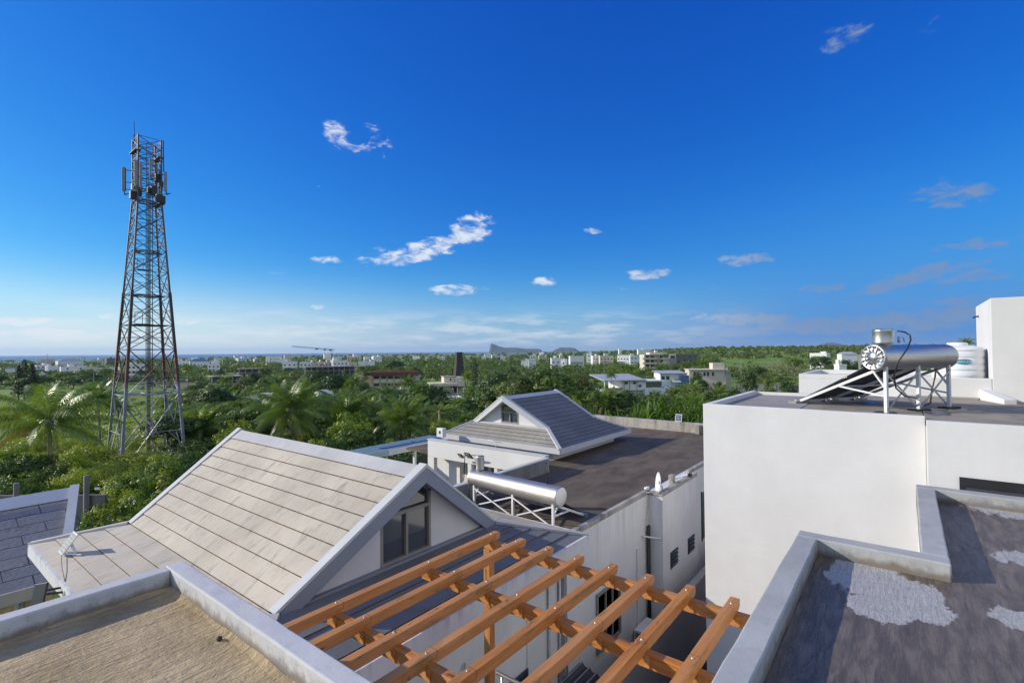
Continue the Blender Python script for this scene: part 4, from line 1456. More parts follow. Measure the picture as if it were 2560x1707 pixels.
def ground_z(x, y):
    r = math.hypot(x, y)
    b = bearing(x, y)
    z = -9.55 - 7.4 * sstep(38, 165, r)
    z += 13.5 * sstep(430, 900, r) * sstep(.10, .42, b) + 5.5 * sstep(900, 1700, r) * sstep(.02, .3, b)
    z -= 3.5 * sstep(400, 1500, r) * sstep(.1, -.2, b)
    z += (1.1 * math.sin(x * .019 + 1) * math.sin(y * .023) + .5 * math.sin(x * .06) * math.cos(y * .05)) * sstep(45, 140, r)
    c = coast(b)
    z -= 12 * sstep(c * .97, c * 1.06, r)
    return z


def gp(px, py):
    """ground point seen at a photo pixel"""
    d = ray(px, py)
    t = 20.0
    while t < 9000:
        p = d * t
        if p.z < ground_z(p.x, p.y):
            return p
        t *= 1.004
    return d * t


def gd(px, D):
    """ground point under a pixel column at forward distance D"""
    d = ray(px, 880)
    p = d * D
    return Vector((p.x, p.y, ground_z(p.x, p.y)))


DIRT = []
for px, py, a in ((1475, 938, 22), (1505, 944, 20), (1440, 940, 14)):
    q = gp(px, py)
    DIRT.append((q.x, q.y, a, (.16, .065, .035)))
for px, py, a in ((1985, 922, 70), (1900, 928, 50), (2080, 912, 60)):
    q = gp(px, py)
    DIRT.append((q.x, q.y, a, (.20, .20, .055)))
for px, py, a in ((430, 958, 22), (470, 965, 16)):
    q = gp(px, py)
    DIRT.append((q.x, q.y, a, (.17, .12, .08)))
ground_mat()
rings = [3.0]
while rings[-1] < 14500:
    rings.append(rings[-1] * (1.075 if rings[-1] < 3000 else 1.12))
cam_az = math.atan2(CF.y, CF.x)
angs = [cam_az - 1.15 + 2.3 * i / 150 for i in range(151)] + [cam_az + 1.15 + (2 * math.pi - 2.3) * i / 24 for i in range(1, 24)]
na = len(angs)
vs = [(0, 0, -9.6)]
for r in rings:
    for a in angs:
        x, y = r * math.cos(a), r * math.sin(a)
        vs.append((x, y, ground_z(x, y) - (0.0 if r > 12 else .05)))
fs = [(0, 1 + k, 1 + (k + 1) % na) for k in range(na)]
for i in range(len(rings) - 1):
    o = 1 + i * na
    for k in range(na):
        k2 = (k + 1) % na
        fs.append((o + k, o + na + k, o + na + k2, o + k2))
m = MB()
m.add(vs, fs, True)
tag(m.build('ground', 'grass_ground'), kind='structure')
m = MB()
N = 96
vs, fs = [(0, 0, -26)], []
for r in (400, 2000, 6000, 14000, 30000):
    for k in range(N):
        t = 2 * math.pi * k / N
        vs.append((r * math.cos(t), r * math.sin(t), -26))
fs += [(0, 1 + k, 1 + (k + 1) % N) for k in range(N)]
for i in range(4):
    o = 1 + i * N
    for k in range(N):
        fs.append((o + k, o + N + k, o + N + (k + 1) % N, o + (k + 1) % N))
m.add(vs, fs)
tag(m.build('sea', 'sea_water'), kind='structure')


def ridge(name, prof, D, depth, mname, base=905):
    """a hill with real depth: the skyline sits on its crest, flanks fall both ways"""
    rg = random.Random(len(prof))
    fine = []
    for (xa, ya), (xb, yb) in zip(prof, prof[1:]):
        n = max(2, int((xb - xa) / 2.5))
        for i in range(n):
            t = i / n
            fine.append((xa + (xb - xa) * t, ya + (yb - ya) * t + (rg.uniform(-.35, .35) if i else 0)))
    fine.append(prof[-1])
    rows = []
    for k in range(-5, 6):
        f = abs(k) / 5
        row = []
        for px, py in fine:
            top = at(px, py, D)
            foot = at(px, base, D)
            h = max(0, top.z + 26) * (1 - f ** 1.6)
            away = Vector((top.x, top.y, 0)).normalized() * (k / 5 * depth)
            row.append((top.x + away.x, top.y + away.y, -27 + h + (rg.uniform(-.03, .03) * h if 0 < f < 1 else 0)))
        rows.append(row)
    m = MB()
    n = len(fine)
    vs = [v for r in rows for v in r]
    fs = [(i * n + j, i * n + j + 1, (i + 1) * n + j + 1, (i + 1) * n + j) for i in range(10) for j in range(n - 1)]
    m.add(vs, fs, False)
    return tag(m.build(name, mname), kind='structure')


ridge('island_hill', [(1222, 882), (1224, 873), (1226, 862), (1229, 858), (1236, 861), (1246, 865), (1262, 869), (1275, 868.5), (1290, 868.5), (1310, 871), (1330, 871.5), (1350, 872), (1354, 876), (1358, 882)], 9200, 500, 'island_rock')
ridge('island_hill', [(1380, 878), (1392, 872), (1402, 868), (1412, 868.5), (1425, 868), (1436, 870), (1442, 874), (1450, 878)], 9000, 600, 'island_rock')
ridge('far_hill', [(2020, 872), (2040, 866), (2056, 860), (2070, 856.5), (2080, 856), (2095, 858), (2110, 862), (2125, 867), (2140, 871)], 11500, 900, 'island_rock')
ridge('far_hill', [(1985, 873), (2005, 869), (2016, 866), (2030, 869), (2042, 873)], 11900, 700, 'island_rock')

# ------------------------------------------------------------------ lattice mast
mast = thing('lattice_mast', 'tall four-legged rusty lattice telephone mast with ladder and panel antennas', 'mast', at(365, 1150, 46))
MB_Z0, MB_Z1, MB_Z2 = -10.2, 13.9, 19.7
mc = at(366, 880, 46)
mc = Vector((mc.x, mc.y, 0))
fw = Vector((CF.x, CF.y, 0)).normalized()
rt = Vector((CR.x, CR.y, 0)).normalized()
vd = Vector((mc.x, mc.y, 0)).normalized()
vr = Vector((vd.y, -vd.x, 0))
# square turned so the left face is seen slantwise
th = R(14)
e1 = (vr * math.cos(th) + vd * math.sin(th)).normalized()
e2 = (-vr * math.sin(th) + vd * math.cos(th)).normalized()


def half(z):
    if z < MB_Z1:
        return 2.40 + (.90 - 2.40) * (z - MB_Z0) / (MB_Z1 - MB_Z0)
    return .90 - .03 * (z - MB_Z1) / 6


mlean = rt * -.1


def corner(i, z):
    s = half(z)
    a, b = ((-1, -1), (1, -1), (1, 1), (-1, 1))[i]
    return mc + e1 * (a * s) + e2 * (b * s) + Vector((0, 0, z)) + mlean * (z - 5) * .05


for i in range(4):
    m = MB()
    m.beam(corner(i, MB_Z0), corner(i, 5.6), .21, .21, e1).beam(corner(i, 5.5), corner(i, MB_Z1), .14, .14, e1).beam(corner(i, MB_Z1), corner(i, MB_Z2), .12, .12, e1)
    m.build('leg', 'tower_paint', mast)
LV = [-10.2, -3.6, .4, 2.6, 5.3, 7.4, 9.3, 11.0, 12.5, 13.9]
UP = [13.9, 14.85, 15.8, 16.75, 17.7, 18.65, 19.6]
for f in range(4):
    i, j = f, (f + 1) % 4
    m = MB()
    for lo, hi in list(zip(LV, LV[1:])) + list(zip(UP, UP[1:])):
        w = .085 if lo < 0 else (.06 if lo < 13 else .05)
        a0, b0, a1, b1 = corner(i, lo), corner(j, lo), corner(i, hi), corner(j, hi)
        m.beam(a0, b1, w, w).beam(b0, a1, w, w)
        x = (a0 + b1 + b0 + a1) / 4
        ma, mb_ = a0.lerp(a1, .5), b0.lerp(b1, .5)
        m.beam(ma, mb_, w * .55, w * .55)
        if lo < 12:
            for p, q in ((a0.lerp(b1, .25), a0.lerp(a1, .3)), (b0.lerp(a1, .25), b0.lerp(b1, .3)), (a0.lerp(b1, .75), b0.lerp(b1, .72)), (b0.lerp(a1, .75), a0.lerp(a1, .72))):
                m.beam(p, q, w * .5, w * .5)
            m.beam(a0.lerp(a1, .28), a0.lerp(a1, .5).lerp(x, .5), w * .45, w * .45).beam(b0.lerp(b1, .28), b0.lerp(b1, .5).lerp(x, .5), w * .45, w * .45)
        m.beam(a1, b1, w * .8, w * .8)
    m.build('lattice_face', 'tower_brace', mast)
for z in (-9.3, -3.6, 2.6, 5.3, 9.3, 13.9):
    m = MB()
    c = [corner(i, z) for i in range(4)]
    mid = [(c[i] + c[(i + 1) % 4]) / 2 for i in range(4)]
    for i in range(4):
        m.beam(mid[i], mid[(i + 1) % 4], .08, .08)
    m.beam(mid[0], mid[2], .07, .07).beam(mid[1], mid[3], .07, .07)
    if z < -9:
        for k in range(7):
            m.beam(c[0].lerp(c[3], k / 6), c[1].lerp(c[2], k / 6), .09, .05)
            m.beam(c[0].lerp(c[1], k / 6), c[3].lerp(c[2], k / 6), .07, .05)
    m.build('cross_frame', 'tower_brace', mast)
# ladder with its cable run
base = mc - e2 * .3 + e1 * .12
lad = MB()
zs, ze = -10, 19.4
tilt = lambda z: base + Vector((0, 0, z)) + mlean * (z - 5) * .05
for s in (-.24, .24):
    lad.beam(tilt(zs) + e1 * s, tilt(ze) + e1 * s, .05, .05, e1)
z = zs
while z < ze:
    lad.beam(tilt(z) - e1 * .24, tilt(z) + e1 * .24, .028, .028)
    z += .42
lad.build('ladder', 'tower_brace', mast)
cb = MB()
for k in range(5):
    o = e1 * (.0 + .055 * k - .1) + e2 * .16
    cb.beam(tilt(zs) + o, tilt(17 - .6 * k) + o, .035, .035, e1)
cb.build('cable_run', 'black_rubber', mast)
hp = MB()
z = -7
while z < 13:
    q = tilt(z)
    hp.beam(q + e1 * .3, q + e1 * .3 - e2 * .45, .02, .02).beam(q - e1 * .3, q - e1 * .3 - e2 * .45, .02, .02).beam(q - e1 * .3 - e2 * .45, q + e1 * .3 - e2 * .45, .02, .02)
    z += 1.0
hp.build('safety_hoops', 'tower_paint', mast)
for z, s in ((2.65, 1), (7.5, .8)):
    c0_, c1_ = corner(0, z), corner(1, z)
    p = c0_.lerp(c1_, .12) + e2 * .2
    q = c0_.lerp(c1_, .46) + e2 * .2
    m = MB()
    m.beam(p, q, .7, .05)
    for t in (0, .5, 1):
        m.beam(p.lerp(q, t), p.lerp(q, t) + Vector((0, 0, 1.0)), .04, .04)
    for h in (.5, 1.0):
        m.beam(p + Vector((0, 0, h)), q + Vector((0, 0, h)), .04, .04)
    m.build('rest_platform', 'tower_paint', mast)
for z, i, j in ((18.3, 0, 3), (18.1, 1, 2), (13.8, 1, 2)):
    a, b = corner(i, z), corner(j, z)
    MB().beam(a, b, .5, .06).build('grating', 'tower_paint', mast)


simple('antenna_grey', (.22, .23, .26), .5)


def antenna(px, py0, py1, D, wpx, back):
    a, b = at(px, py0, D), at(px, py1, D)
    w = wpx / FPX * D
    m = MB().beam(a, b, w, .12, vd)
    o = m.build('panel_antenna', 'antenna_grey', mast, .02)
    mm = MB()
    tgt = at(back, (py0 + py1) / 2, D + .2)
    for t in (.12, .62, .92):
        q = a.lerp(b, t)
        r_ = tgt.copy()
        r_.z = q.z
        mm.beam(q, r_, .05, .05)
    mm.beam(a.lerp(b, .05).lerp(Vector((tgt.x, tgt.y, a.z)), .25), b.lerp(Vector((tgt.x, tgt.y, b.z)), .25), .06, .06, vd)
    mm.build('bracket', 'black_metal', o)
    cc = MB()
    for k in range(3):
        cc.tube([b + rt * (.03 * k), b + Vector((0, 0, -.3 - .05 * k)) + rt * (.05 + .05 * k), b + Vector((0, 0, -.2)) + rt * (.3 + .1 * k), Vector((tgt.x, tgt.y, b.z - .3))], .02, 5)
    cc.build('feeder_loop', 'black_rubber', o)


antenna(309, 418, 478, 45.2, 7, 330)
antenna(340, 400, 463, 44.4, 7, 345)
antenna(414, 430, 478, 46.2, 6, 402)
antenna(401, 432, 490, 46.6, 6, 398)
antenna(352, 405, 470, 44.6, 6, 356)
antenna(390, 408, 462, 46.5, 6, 392)
antenna(376, 395, 440, 44.9, 5, 380)
for k, (px, py) in enumerate(((332, 488), (346, 480), (398, 496), (405, 500), (384, 478), (336, 470), (394, 446))):
    q = at(px, py, 45 + .25 * k)
    MB().box(q.x - .22, q.x + .22, q.y - .2, q.y + .2, q.z - .35, q.z + .35).build('radio_unit', 'black_metal', mast)
MB().beam(at(336, 350, 46), at(335.5, 304, 46), .04, .04, vd).beam(at(335.5, 338, 46), at(335.5, 365, 46), .09, .09, vd).build('lightning_rod', 'black_metal', mast)
MB().beam(at(408.5, 352, 46), at(409, 430, 46), .08, .08, vd).beam(at(402, 371, 46), at(409, 371, 46), .06, .06).beam(at(402, 404, 46), at(409, 404, 46), .06, .06).build('whip_aerial', 'black_metal', mast)
MB().box(mc.x - .2, mc.x + .3, mc.y - .8, mc.y - .5, 14.6, 15.1).build('radio_unit', 'black_metal', mast)
MB().box(mc.x + .9, mc.x + 1.2, mc.y - .2, mc.y + .1, 15.5, 16.1).build('radio_unit', 'black_metal', mast)
cab = thing('equipment_cabinet', 'pale cabinet at the foot of the lattice mast beside the picket fence', 'cabinet', at(440, 1170, 42))
q = at(442, 1168, 42)
MB().box(q.x - .7, q.x + .7, q.y - .5, q.y + .5, -10.2, q.z).build('case', 'white_metal', cab, .02)
MB().box(q.x - .75, q.x + .75, q.y - .55, q.y + .55, q.z, q.z + .06).build('lid', 'galvanised', cab)
fence = thing('picket_fence', 'pale steel picket fence at the foot of the lattice mast', 'fence', at(390, 1200, 38))
m = MB()
p, q = at(345, 1196, 38), at(432, 1176, 38)
p.z = q.z = at(388, 1186, 38).z
for k in range(22):
    a = p.lerp(q, k / 21)
    m.beam(a - Vector((0, 0, 1.5)), a, .07, .02, vd)
m.build('pickets', 'white_metal', fence)
MB().beam(p - Vector((0, 0, .25)), q - Vector((0, 0, .25)), .04, .05).beam(p - Vector((0, 0, 1.3)), q - Vector((0, 0, 1.3)), .04, .05).build('rails', 'white_metal', fence)

# ------------------------------------------------------------------ houses out in the trees
VIS = []   # picture areas that nearer trees must leave open: x0, x1, top, lowest visible, distance


def local(px, D, yaw):
    """frame at a ground spot: turned by yaw from facing the camera"""
    c = gd(px, D)
    f = Vector((c.x, c.y, 0)).normalized()
    a = math.atan2(f.y, f.x) - math.pi / 2 + yaw
    return c, Matrix.Translation(c) @ Matrix.Rotation(a, 4, 'Z')


class LB(MB):
    def build_l(s, name, m, root):
        me = bpy.data.meshes.new(name)
        me.from_pydata(s.v, [], s.f)
        me.polygons.foreach_set('use_smooth', s.sm)
        for k in (m if isinstance(m, (tuple, list)) else [m]):
            me.materials.append(MATS[k])
        me.update()
        return obj_of(name, me, root)


def windows(root, w, h, y, n, storeys, ww=1.3, wh=1.2, m='far_glass', x0=None, z0=0.0):
    """each window its own part, a shallow framed recess proud of the wall"""
    for s in range(storeys):
        for k in range(n):
            x = (x0 if x0 is not None else -w / 2) + w * (k + .5) / n
            z = z0 + s * (h / storeys) + h / storeys * .32
            b = LB()
            b.box(x - ww / 2, x + ww / 2, y - .04, y - .006, z, z + wh)
            b.build_l('window', m, root)


def flat_house(name, px0, px1, top, D, label, group=None, wall='far_white', storeys=2, yaw=.25, tower=None, depth=.7, vis=None, nwin=3, cat='house', parapet=True, roof=None):
    """flat-roofed block with a parapet, an upper room and windows, sized to the picture at its distance"""
    pxc = (px0 + px1) / 2
    w = (px1 - px0) / FPX * D
    root = bpy.data.objects.new(name, None)
    col.objects.link(root)
    c, M = local(pxc, D, yaw)
    root.matrix_world = M
    tag(root, label, cat, group)
    h = max(2.6, at(pxc, top, D).z - c.z)
    w *= .9
    d = w * depth
    d = max(4, min(d, 14))
    LB().box(-w / 2, w / 2, 0, d, -1.5, h).build_l('wall', wall, root)
    if roof:
        z = .05
        r = LB()
        r.add([(-w / 2 - .4, -.4, h), (w / 2 + .4, -.4, h), (w / 2 + .4, d + .4, h), (-w / 2 - .4, d + .4, h), (-w / 4, d / 2, h + d * .22), (w / 4, d / 2, h + d * .22)],
              [(0, 1, 5, 4), (1, 2, 5), (2, 3, 4, 5), (3, 0, 4), (3, 2, 1, 0)])
        r.build_l('roof', roof, root)
    elif parapet:
        LB().box(-w / 2 - .12, w / 2 + .12, -.12, .14, h + .003, h + .5).box(-w / 2 - .12, w / 2 + .12, d - .14, d + .12, h + .003, h + .5).box(-w / 2 - .12, -w / 2 + .14, .145, d - .145, h + .003, h + .5).box(w / 2 - .14, w / 2 + .12, .145, d - .145, h + .003, h + .5).build_l('parapet', wall, root)
    if tower:
        f0, f1, th_ = tower
        LB().box(-w / 2 + w * f0, -w / 2 + w * f1, d * .2, d * .75, h + .01, h + th_).build_l('upper_room', wall, root)
    st = storeys
    windows(root, w, h, 0, nwin, st)
    # one lit side wall
    for k in range(2):
        y = d * (k + .5) / 2
        for s in range(st):
            z = s * h / st + h / st * .35
            LB().box(w / 2 + .006, w / 2 + .04, y - .5, y + .5, z, z + 1.1).build_l('window', 'far_glass', root)
    if storeys > 1:
        LB().box(-w * .5, w * .1, -1.1, -.045, h / storeys - .12, h / storeys).build_l('balcony', wall, root)
    if px0 < 1990:
        VIS.append((px0, px1, top, vis or (top + (px1 - px0) * .3), D))
    return root


# far row houses: (px0, px1, top, distance, storeys, material, roof, what it looks like)
FAR = [
    (93, 122, 913, 470, 2, 'far_white', None, 'white two-storey house just left of the low white blocks, beyond the left field'),
    (122, 146, 916, 460, 1, 'far_white', None, 'low white wing joined to the left of the stepped white block'),
    (214, 241, 918, 450, 1, 'cream_wall', None, 'small cream annex right of the stepped white block left of the mast'),
    (242, 292, 921, 480, 1, 'far_white', None, 'long low white roof just left of the mast legs'),
    (299, 312, 917, 430, 2, 'cream_wall', None, 'cream house seen between the left mast legs'),
    (104, 130, 898, 820, 2, 'pink_wall', None, 'reddish far block left of the mast under the sea line'),
    (150, 205, 902, 800, 1, 'far_white', 'grey_roof_sheet', 'long pale shed roof far left of the mast'),
    (268, 290, 896, 850, 3, 'dark_block_wall', None, 'blue-grey far block at the left of the mast under the sea line'),
    (16, 36, 921, 380, 1, 'far_white', 'green_roof_sheet', 'house with a green gable roof at the far left edge'),
    (100, 112, 935, 330, 1, 'far_white', 'grey_roof_sheet', 'tiny tilted pale roof in the hedges left of the field'),
    (520, 549, 912, 420, 2, 'far_white', None, 'white house with a stair block right of the mast'),
    (443, 470, 903, 700, 1, 'far_white', None, 'pale far house close right of the mast'),
    (476, 524, 903, 690, 1, 'far_white', 'blue_roof_sheet', 'long far house under a blue-grey sheet roof right of the mast'),
    (528, 548, 902, 720, 1, 'far_white', None, 'tiny white house past the blue-grey sheet roof'),
    (664, 674, 892, 800, 2, 'far_white', None, 'small pale far house left of the terrace row under the crane tip'),
    (676, 704, 891, 790, 2, 'far_white', None, 'long white far house under the crane tip'),
    (711, 730, 889, 820, 2, 'cream_wall', None, 'far cream house under the crane jib'),
    (697, 717, 897, 640, 1, 'far_white', None, 'low white roof in trees under the crane jib'),
    (706, 742, 905, 430, 2, 'far_white', None, 'largest white house at the left of the row behind the building site'),
    (748, 779, 906, 440, 2, 'far_white', None, 'second white house of the row behind the building site'),
    (779, 795, 907, 450, 1, 'cream_wall', None, 'narrow low cream house between the white and cream ones behind the building site'),
    (795, 811, 906, 450, 2, 'cream_wall', None, 'cream house left of the crane mast'),
    (811, 830, 907, 450, 2, 'pink_wall', None, 'pinkish house touching the crane mast'),
    (831, 872, 902, 460, 2, 'far_white', None, 'broad white house with a roof room right of the crane mast'),
    (872, 893, 906, 470, 1, 'cream_wall', None, 'low cream house right of the broad white house by the crane'),
    (894, 917, 905, 480, 1, 'far_white', None, 'low white house at the right end of the row behind the building site'),
    (917, 938, 904, 500, 1, 'far_white', None, 'last pale house before the trees right of the crane'),
    (810, 829, 884, 1300, 1, 'far_white', None, 'far white speck house left of the crane mast on the skyline'),
    (883, 892, 885, 1200, 2, 'far_white', None, 'tiny white far house right of the crane below the sea line'),
    (910, 924, 892, 900, 1, 'far_white', None, 'low white far house left of the peaked white group'),
    (932, 956, 891, 800, 2, 'far_white', None, 'peaked white far house group right of the crane'),
    (1214, 1228, 883, 1000, 2, 'far_white', None, 'small white far house left of the cliff island'),
    (1250, 1264, 891, 900, 1, 'far_white', None, 'low white roof in the forest below the cliff island'),
    (1301, 1322, 902, 420, 1, 'far_white', None, 'low white wing left of the grey hipped house'),
    (1320, 1341, 899, 415, 1, 'far_white', 'grey_roof_sheet', 'white house with a grey hipped roof in the forest'),
    (1377, 1402, 896, 420, 2, 'far_white', None, 'white cubic house at the left end of the villa row'),
    (1400, 1417, 898, 400, 2, 'far_white', None, 'white cube in front of the left end of the villa row'),
    (1465, 1480, 884, 520, 3, 'far_white', None, 'taller white villa tower in the row'),
    (1480, 1497, 890, 510, 2, 'far_white', None, 'low white villa right of the villa tower'),
    (1498, 1535, 890, 500, 2, 'cream_wall', None, 'long pale villa in the middle of the row'),
    (1541, 1574, 889, 490, 2, 'far_white', None, 'white villa with a roof room left of the apartment block'),
    (1574, 1604, 890, 470, 3, 'far_white', None, 'white villa touching the left side of the apartment block'),
    (1594, 1628, 874, 1100, 2, 'far_white', None, 'white house row on the hill above the apartment block'),
    (1547, 1555, 873, 1200, 1, 'far_white', None, 'tiny white house on the skyline left of the apartment block'),
    (2024, 2066, 884, 420, 2, 'far_white', None, 'white house half hidden by trees left of the steel heater'),
    (2104, 2144, 885, 430, 1, 'far_white', 'grey_roof_sheet', 'low white pavilion under the blue cone hill'),
    (2146, 2166, 889, 200, 2, 'concrete_raw', None, 'grey house behind the fluted cap of the heater'),
    (2097, 2116, 914, 190, 1, 'far_white', None, 'small white booth in trees left of the steel heater'),
]
for k, (x0, x1, tp, D, st, wm, rf, lb) in enumerate(FAR):
    rg = random.Random(100 + k)
    tw = (rg.choice(((.05, .35, 2.2), (.6, .9, 1.8), (.35, .6, 2.4)))) if (rf is None and x1 - x0 > 14 and rg.random() < .75) else None
    w = (x1 - x0) / FPX * D
    flat_house('white_house' if 'white' in wm else 'far_house', x0, x1, tp, D, lb, 'houses scattered in the far trees', wm, st, rg.uniform(-.35, .5), tw, rg.uniform(.5, .8), None, max(1, min(6, int(w / 3.2))), 'house', True, rf)
# seaside town specks, too small to show parts
rg = random.Random(77)
boxes = []
for k in range(4):
    b = LB().box(-5, 5, 0, 7, -2, 5.2).box(-5.2, 5.2, -.2, 7.2, 5.21, 5.7)
    b.box(-3 + k, .5 + k, 2, 5, 5.71, 7.6) if k % 2 else b.box(-5, -1, -1.4, -.05, 2.5, 2.7)
    b.cur = 1
    for i in range(3):
        b.box(-3.6 + i * 2.8, -2.2 + i * 2.8, -.06, -.02, 3.2, 4.5).box(-3.6 + i * 2.8, -2.2 + i * 2.8, -.06, -.02, .6, 1.9)
    me = bpy.data.meshes.new('town_house')
    me.from_pydata(b.v, [], b.f)
    me.materials.append(MATS[('far_white', 'cream_wall', 'concrete_raw', 'far_white')[k]])
    me.materials.append(MATS['far_glass'])
    me.polygons.foreach_set('material_index', b.mi)
    boxes.append(me)
ZONE = [(-20, 260, 'tiny pale house in the seaside town left of the mast'), (440, 660, 'tiny pale house in the seaside town right of the mast'), (660, 1120, 'tiny pale house among far trees between crane and stone chimney'),
        (1165, 1420, 'tiny pale house in the town below the cliff island')]
n = 0
for z0, z1, lb in ZONE:
    for k in range(17):
        px = rg.uniform(z0, z1)
        D = 1 / rg.uniform(1 / 2600, 1 / 900)
        o = obj_of('town_house', rg.choice(boxes))
        c, M = local(px, D, rg.uniform(-.6, .6))
        s = rg.uniform(.7, 1.25)
        o.matrix_world = M @ Matrix.Diagonal((s * rg.uniform(.8, 1.8), s, s, 1)) @ Matrix.Translation((0, 0, 3.2))
        tag(o, lb, 'house', 'seaside town houses')

# stepped white block left of the mast, and the white flats behind its legs
flat_house('white_house', 158, 214, 917, 450, 'stepped white block with a corner stair tower beyond the left field', 'houses scattered in the far trees', 'far_white', 2, .1, (.28, .5, 2.4), .5, 930, 2)
flat_house('white_flats', 320, 360, 912, 330, 'white three-storey flats seen through the mast legs', 'houses scattered in the far trees', 'far_white', 3, -.1, (.1, .5, 2.2), .6, 938, 4)
# slatted white villa
v = flat_house('white_villa', 1423, 1462, 891, 470, 'white villa with a long slatted window band in the row left of the apartments', 'houses scattered in the far trees', 'far_white', 1, .25, None, .5, 901, 1)
for k in range(12):
    LB().box(-5.6 + k * .95, -5.15 + k * .95, -.08, -.041, 2.2 + 3, 4.2 + 3).build_l('slat_window', 'far_glass', v)


def frame_thing(name, px, D, yaw, label, cat, group=None):
    root = bpy.data.objects.new(name, None)
    col.objects.link(root)
    c, M = local(px, D, yaw)
    root.matrix_world = M
    tag(root, label, cat, group)
    return root, c


# school with a maroon roof
D = 215
root, c = frame_thing('school_building', 950, D, -.22, 'three-storey cream school with a dark red roof among the palms', 'school')
zr = at(950, 936, D).z - c.z
w = 15.5
LB().box(-3, w, 0, 8, -2, zr).build_l('wall', 'cream_wall', root)
LB().box(-10.5, -3.02, .5, 8, -2, zr - .5).build_l('end_wall', 'yellow_wall', root)
LB().prism([(-3.6, -1.4, zr - .5), (-3.6, 9, zr + .3), (-3.6, 9, zr + .8), (-3.6, -.9, zr + 1.6), (-3.6, -1.4, zr + .9)], (w + 4.4, 0, 0)).build_l('roof', 'maroon_roof', root)
for k in range(7):
    x = -2.9 + k * 2.95
    LB().box(x - .14, x + .14, -.5, -.1, -2, zr - .01).build_l('column', 'concrete_raw', root)
for s in range(3):
    z = zr - 3.1 * (s + 1) + .3
    LB().box(-3, w, -.45, -.06, z - .55, z - .02).build_l('balcony', 'cream_wall', root)
    for k in range(6):
        LB().box(-2.6 + k * 2.95, -.35 + k * 2.95, -.05, -.006, z + .9, z + 2.1).build_l('window', 'far_glass', root)
VIS.append((910, 1012, 925, 975, D))

# cream house with a columned porch
D = 190
root, c = frame_thing('cream_house', 1120, D, .18, 'cream flat-roofed house with a columned porch below the stone chimney', 'house')
zr = at(1120, 964, D).z - c.z
LB().box(-6, 5.2, 0, 9, -2, zr).build_l('wall', 'cream_wall', root)
LB().box(-7, 3.4, -1.5, 9.3, zr + .01, zr + 1.0).build_l('roof_band', 'cream_wall', root)
LB().box(-1.2, 3, 2, 8, zr + 1.01, zr + 3.2).box(3.02, 6.6, 1, 9, zr - .5, zr + 3.0).build_l('upper_room', 'cream_wall', root)
LB().box(-1.5, 3.3, 1.7, 8.3, zr + 3.21, zr + 3.45).build_l('roof_slab', 'concrete_raw', root)
LB().box(1.0, 5.6, -2.6, -.02, zr - .6, zr - .4).build_l('porch_roof', 'maroon_roof', root)
for x in (1.2, 3.0, 5.3):
    LB().tube([(x, -2.4, -2), (x, -2.4, zr - .61)], .16, 8).build_l('column', 'far_white', root)
for x in (-5, -2.6):
    LB().box(x - .7, x + .7, -.05, -.006, zr - 2.2, zr - .5).build_l('window', 'far_glass', root)
LB().box(1.0, 1.6, 1.95, 1.994, zr + 1.7, zr + 2.6).build_l('window', 'far_glass', root)
LB().box(2.2, 3.4, -.05, -.006, zr - 2.8, zr - .5).build_l('door', 'maroon_roof', root)
VIS.append((1085, 1176, 945, 990, D))
flat_house('low_house', 1118, 1160, 998, 120, 'low pale house with a teal side wall under the cream house', None, 'far_white', 1, .3, None, .6, 1012, 2)
flat_house('blue_house', 628, 695, 990, 115, 'low pale blue shed half hidden by the left coconut palm', None, 'far_white', 1, -.2, None, .4, 1000, 2)
flat_house('blue_house', 793, 830, 984, 120, 'pale blue house between the two big coconut palms', None, 'far_white', 1, .1, None, .6, 1018, 2, 'house', True, 'grey_roof_sheet')
r_ = flat_house('cream_house', 906, 955, 1006, 100, 'low cream house with a flat roof between the palms', None, 'cream_wall', 1, .15, (.3, .7, 1.0), .6, 1025, 2)
q = at(953, 1003, 101)
wt_ = thing('roof_tank', 'white round tank on the low cream roof between the palms', 'water tank', q)
MB().lathe((q.x, q.y, q.z - .8), (0, 0, 1), [(0, .55), (.5, .58), (.9, .55), (1.0, .3), (1.02, .01)], 20).build('tank_body', 'plastic_white', wt_)

# old stone chimney
D = 235
root, c = frame_thing('stone_chimney', 1147, D, .3, 'dark tapering old stone chimney standing above the trees', 'chimney')
zt = at(1147, 880, D).z - c.z
b = LB()
rg = random.Random(6)
rows = 26
for i in range(rows):
    z0, z1 = -2 + (zt + 2) * i / rows, -2 + (zt + 2) * (i + 1) / rows
    s0 = 2.75 + (1.18 - 2.75) * (i / rows)
    s1 = s0 - .05
    j = rg.uniform(-.04, .04)
    b.add([(-s0 + j, -s0, z0), (s0 + j, -s0, z0), (s0 + j, s0, z0), (-s0 + j, s0, z0), (-s1, -s1 + j, z1), (s1, -s1 + j, z1), (s1, s1 + j, z1), (-s1, s1 + j, z1)], [(0, 1, 5, 4), (1, 2, 6, 5), (2, 3, 7, 6), (3, 0, 4, 7), (4, 5, 6, 7)])
b.build_l('shaft', 'chimney_stone', root)
LB().box(-1.42, 1.42, -1.42, 1.42, zt - 1.9, zt - 1.5).box(-1.34, 1.34, -1.34, 1.34, zt - .5, zt).build_l('cornice', 'chimney_stone', root)
VIS.append((1128, 1166, 878, 940, D))

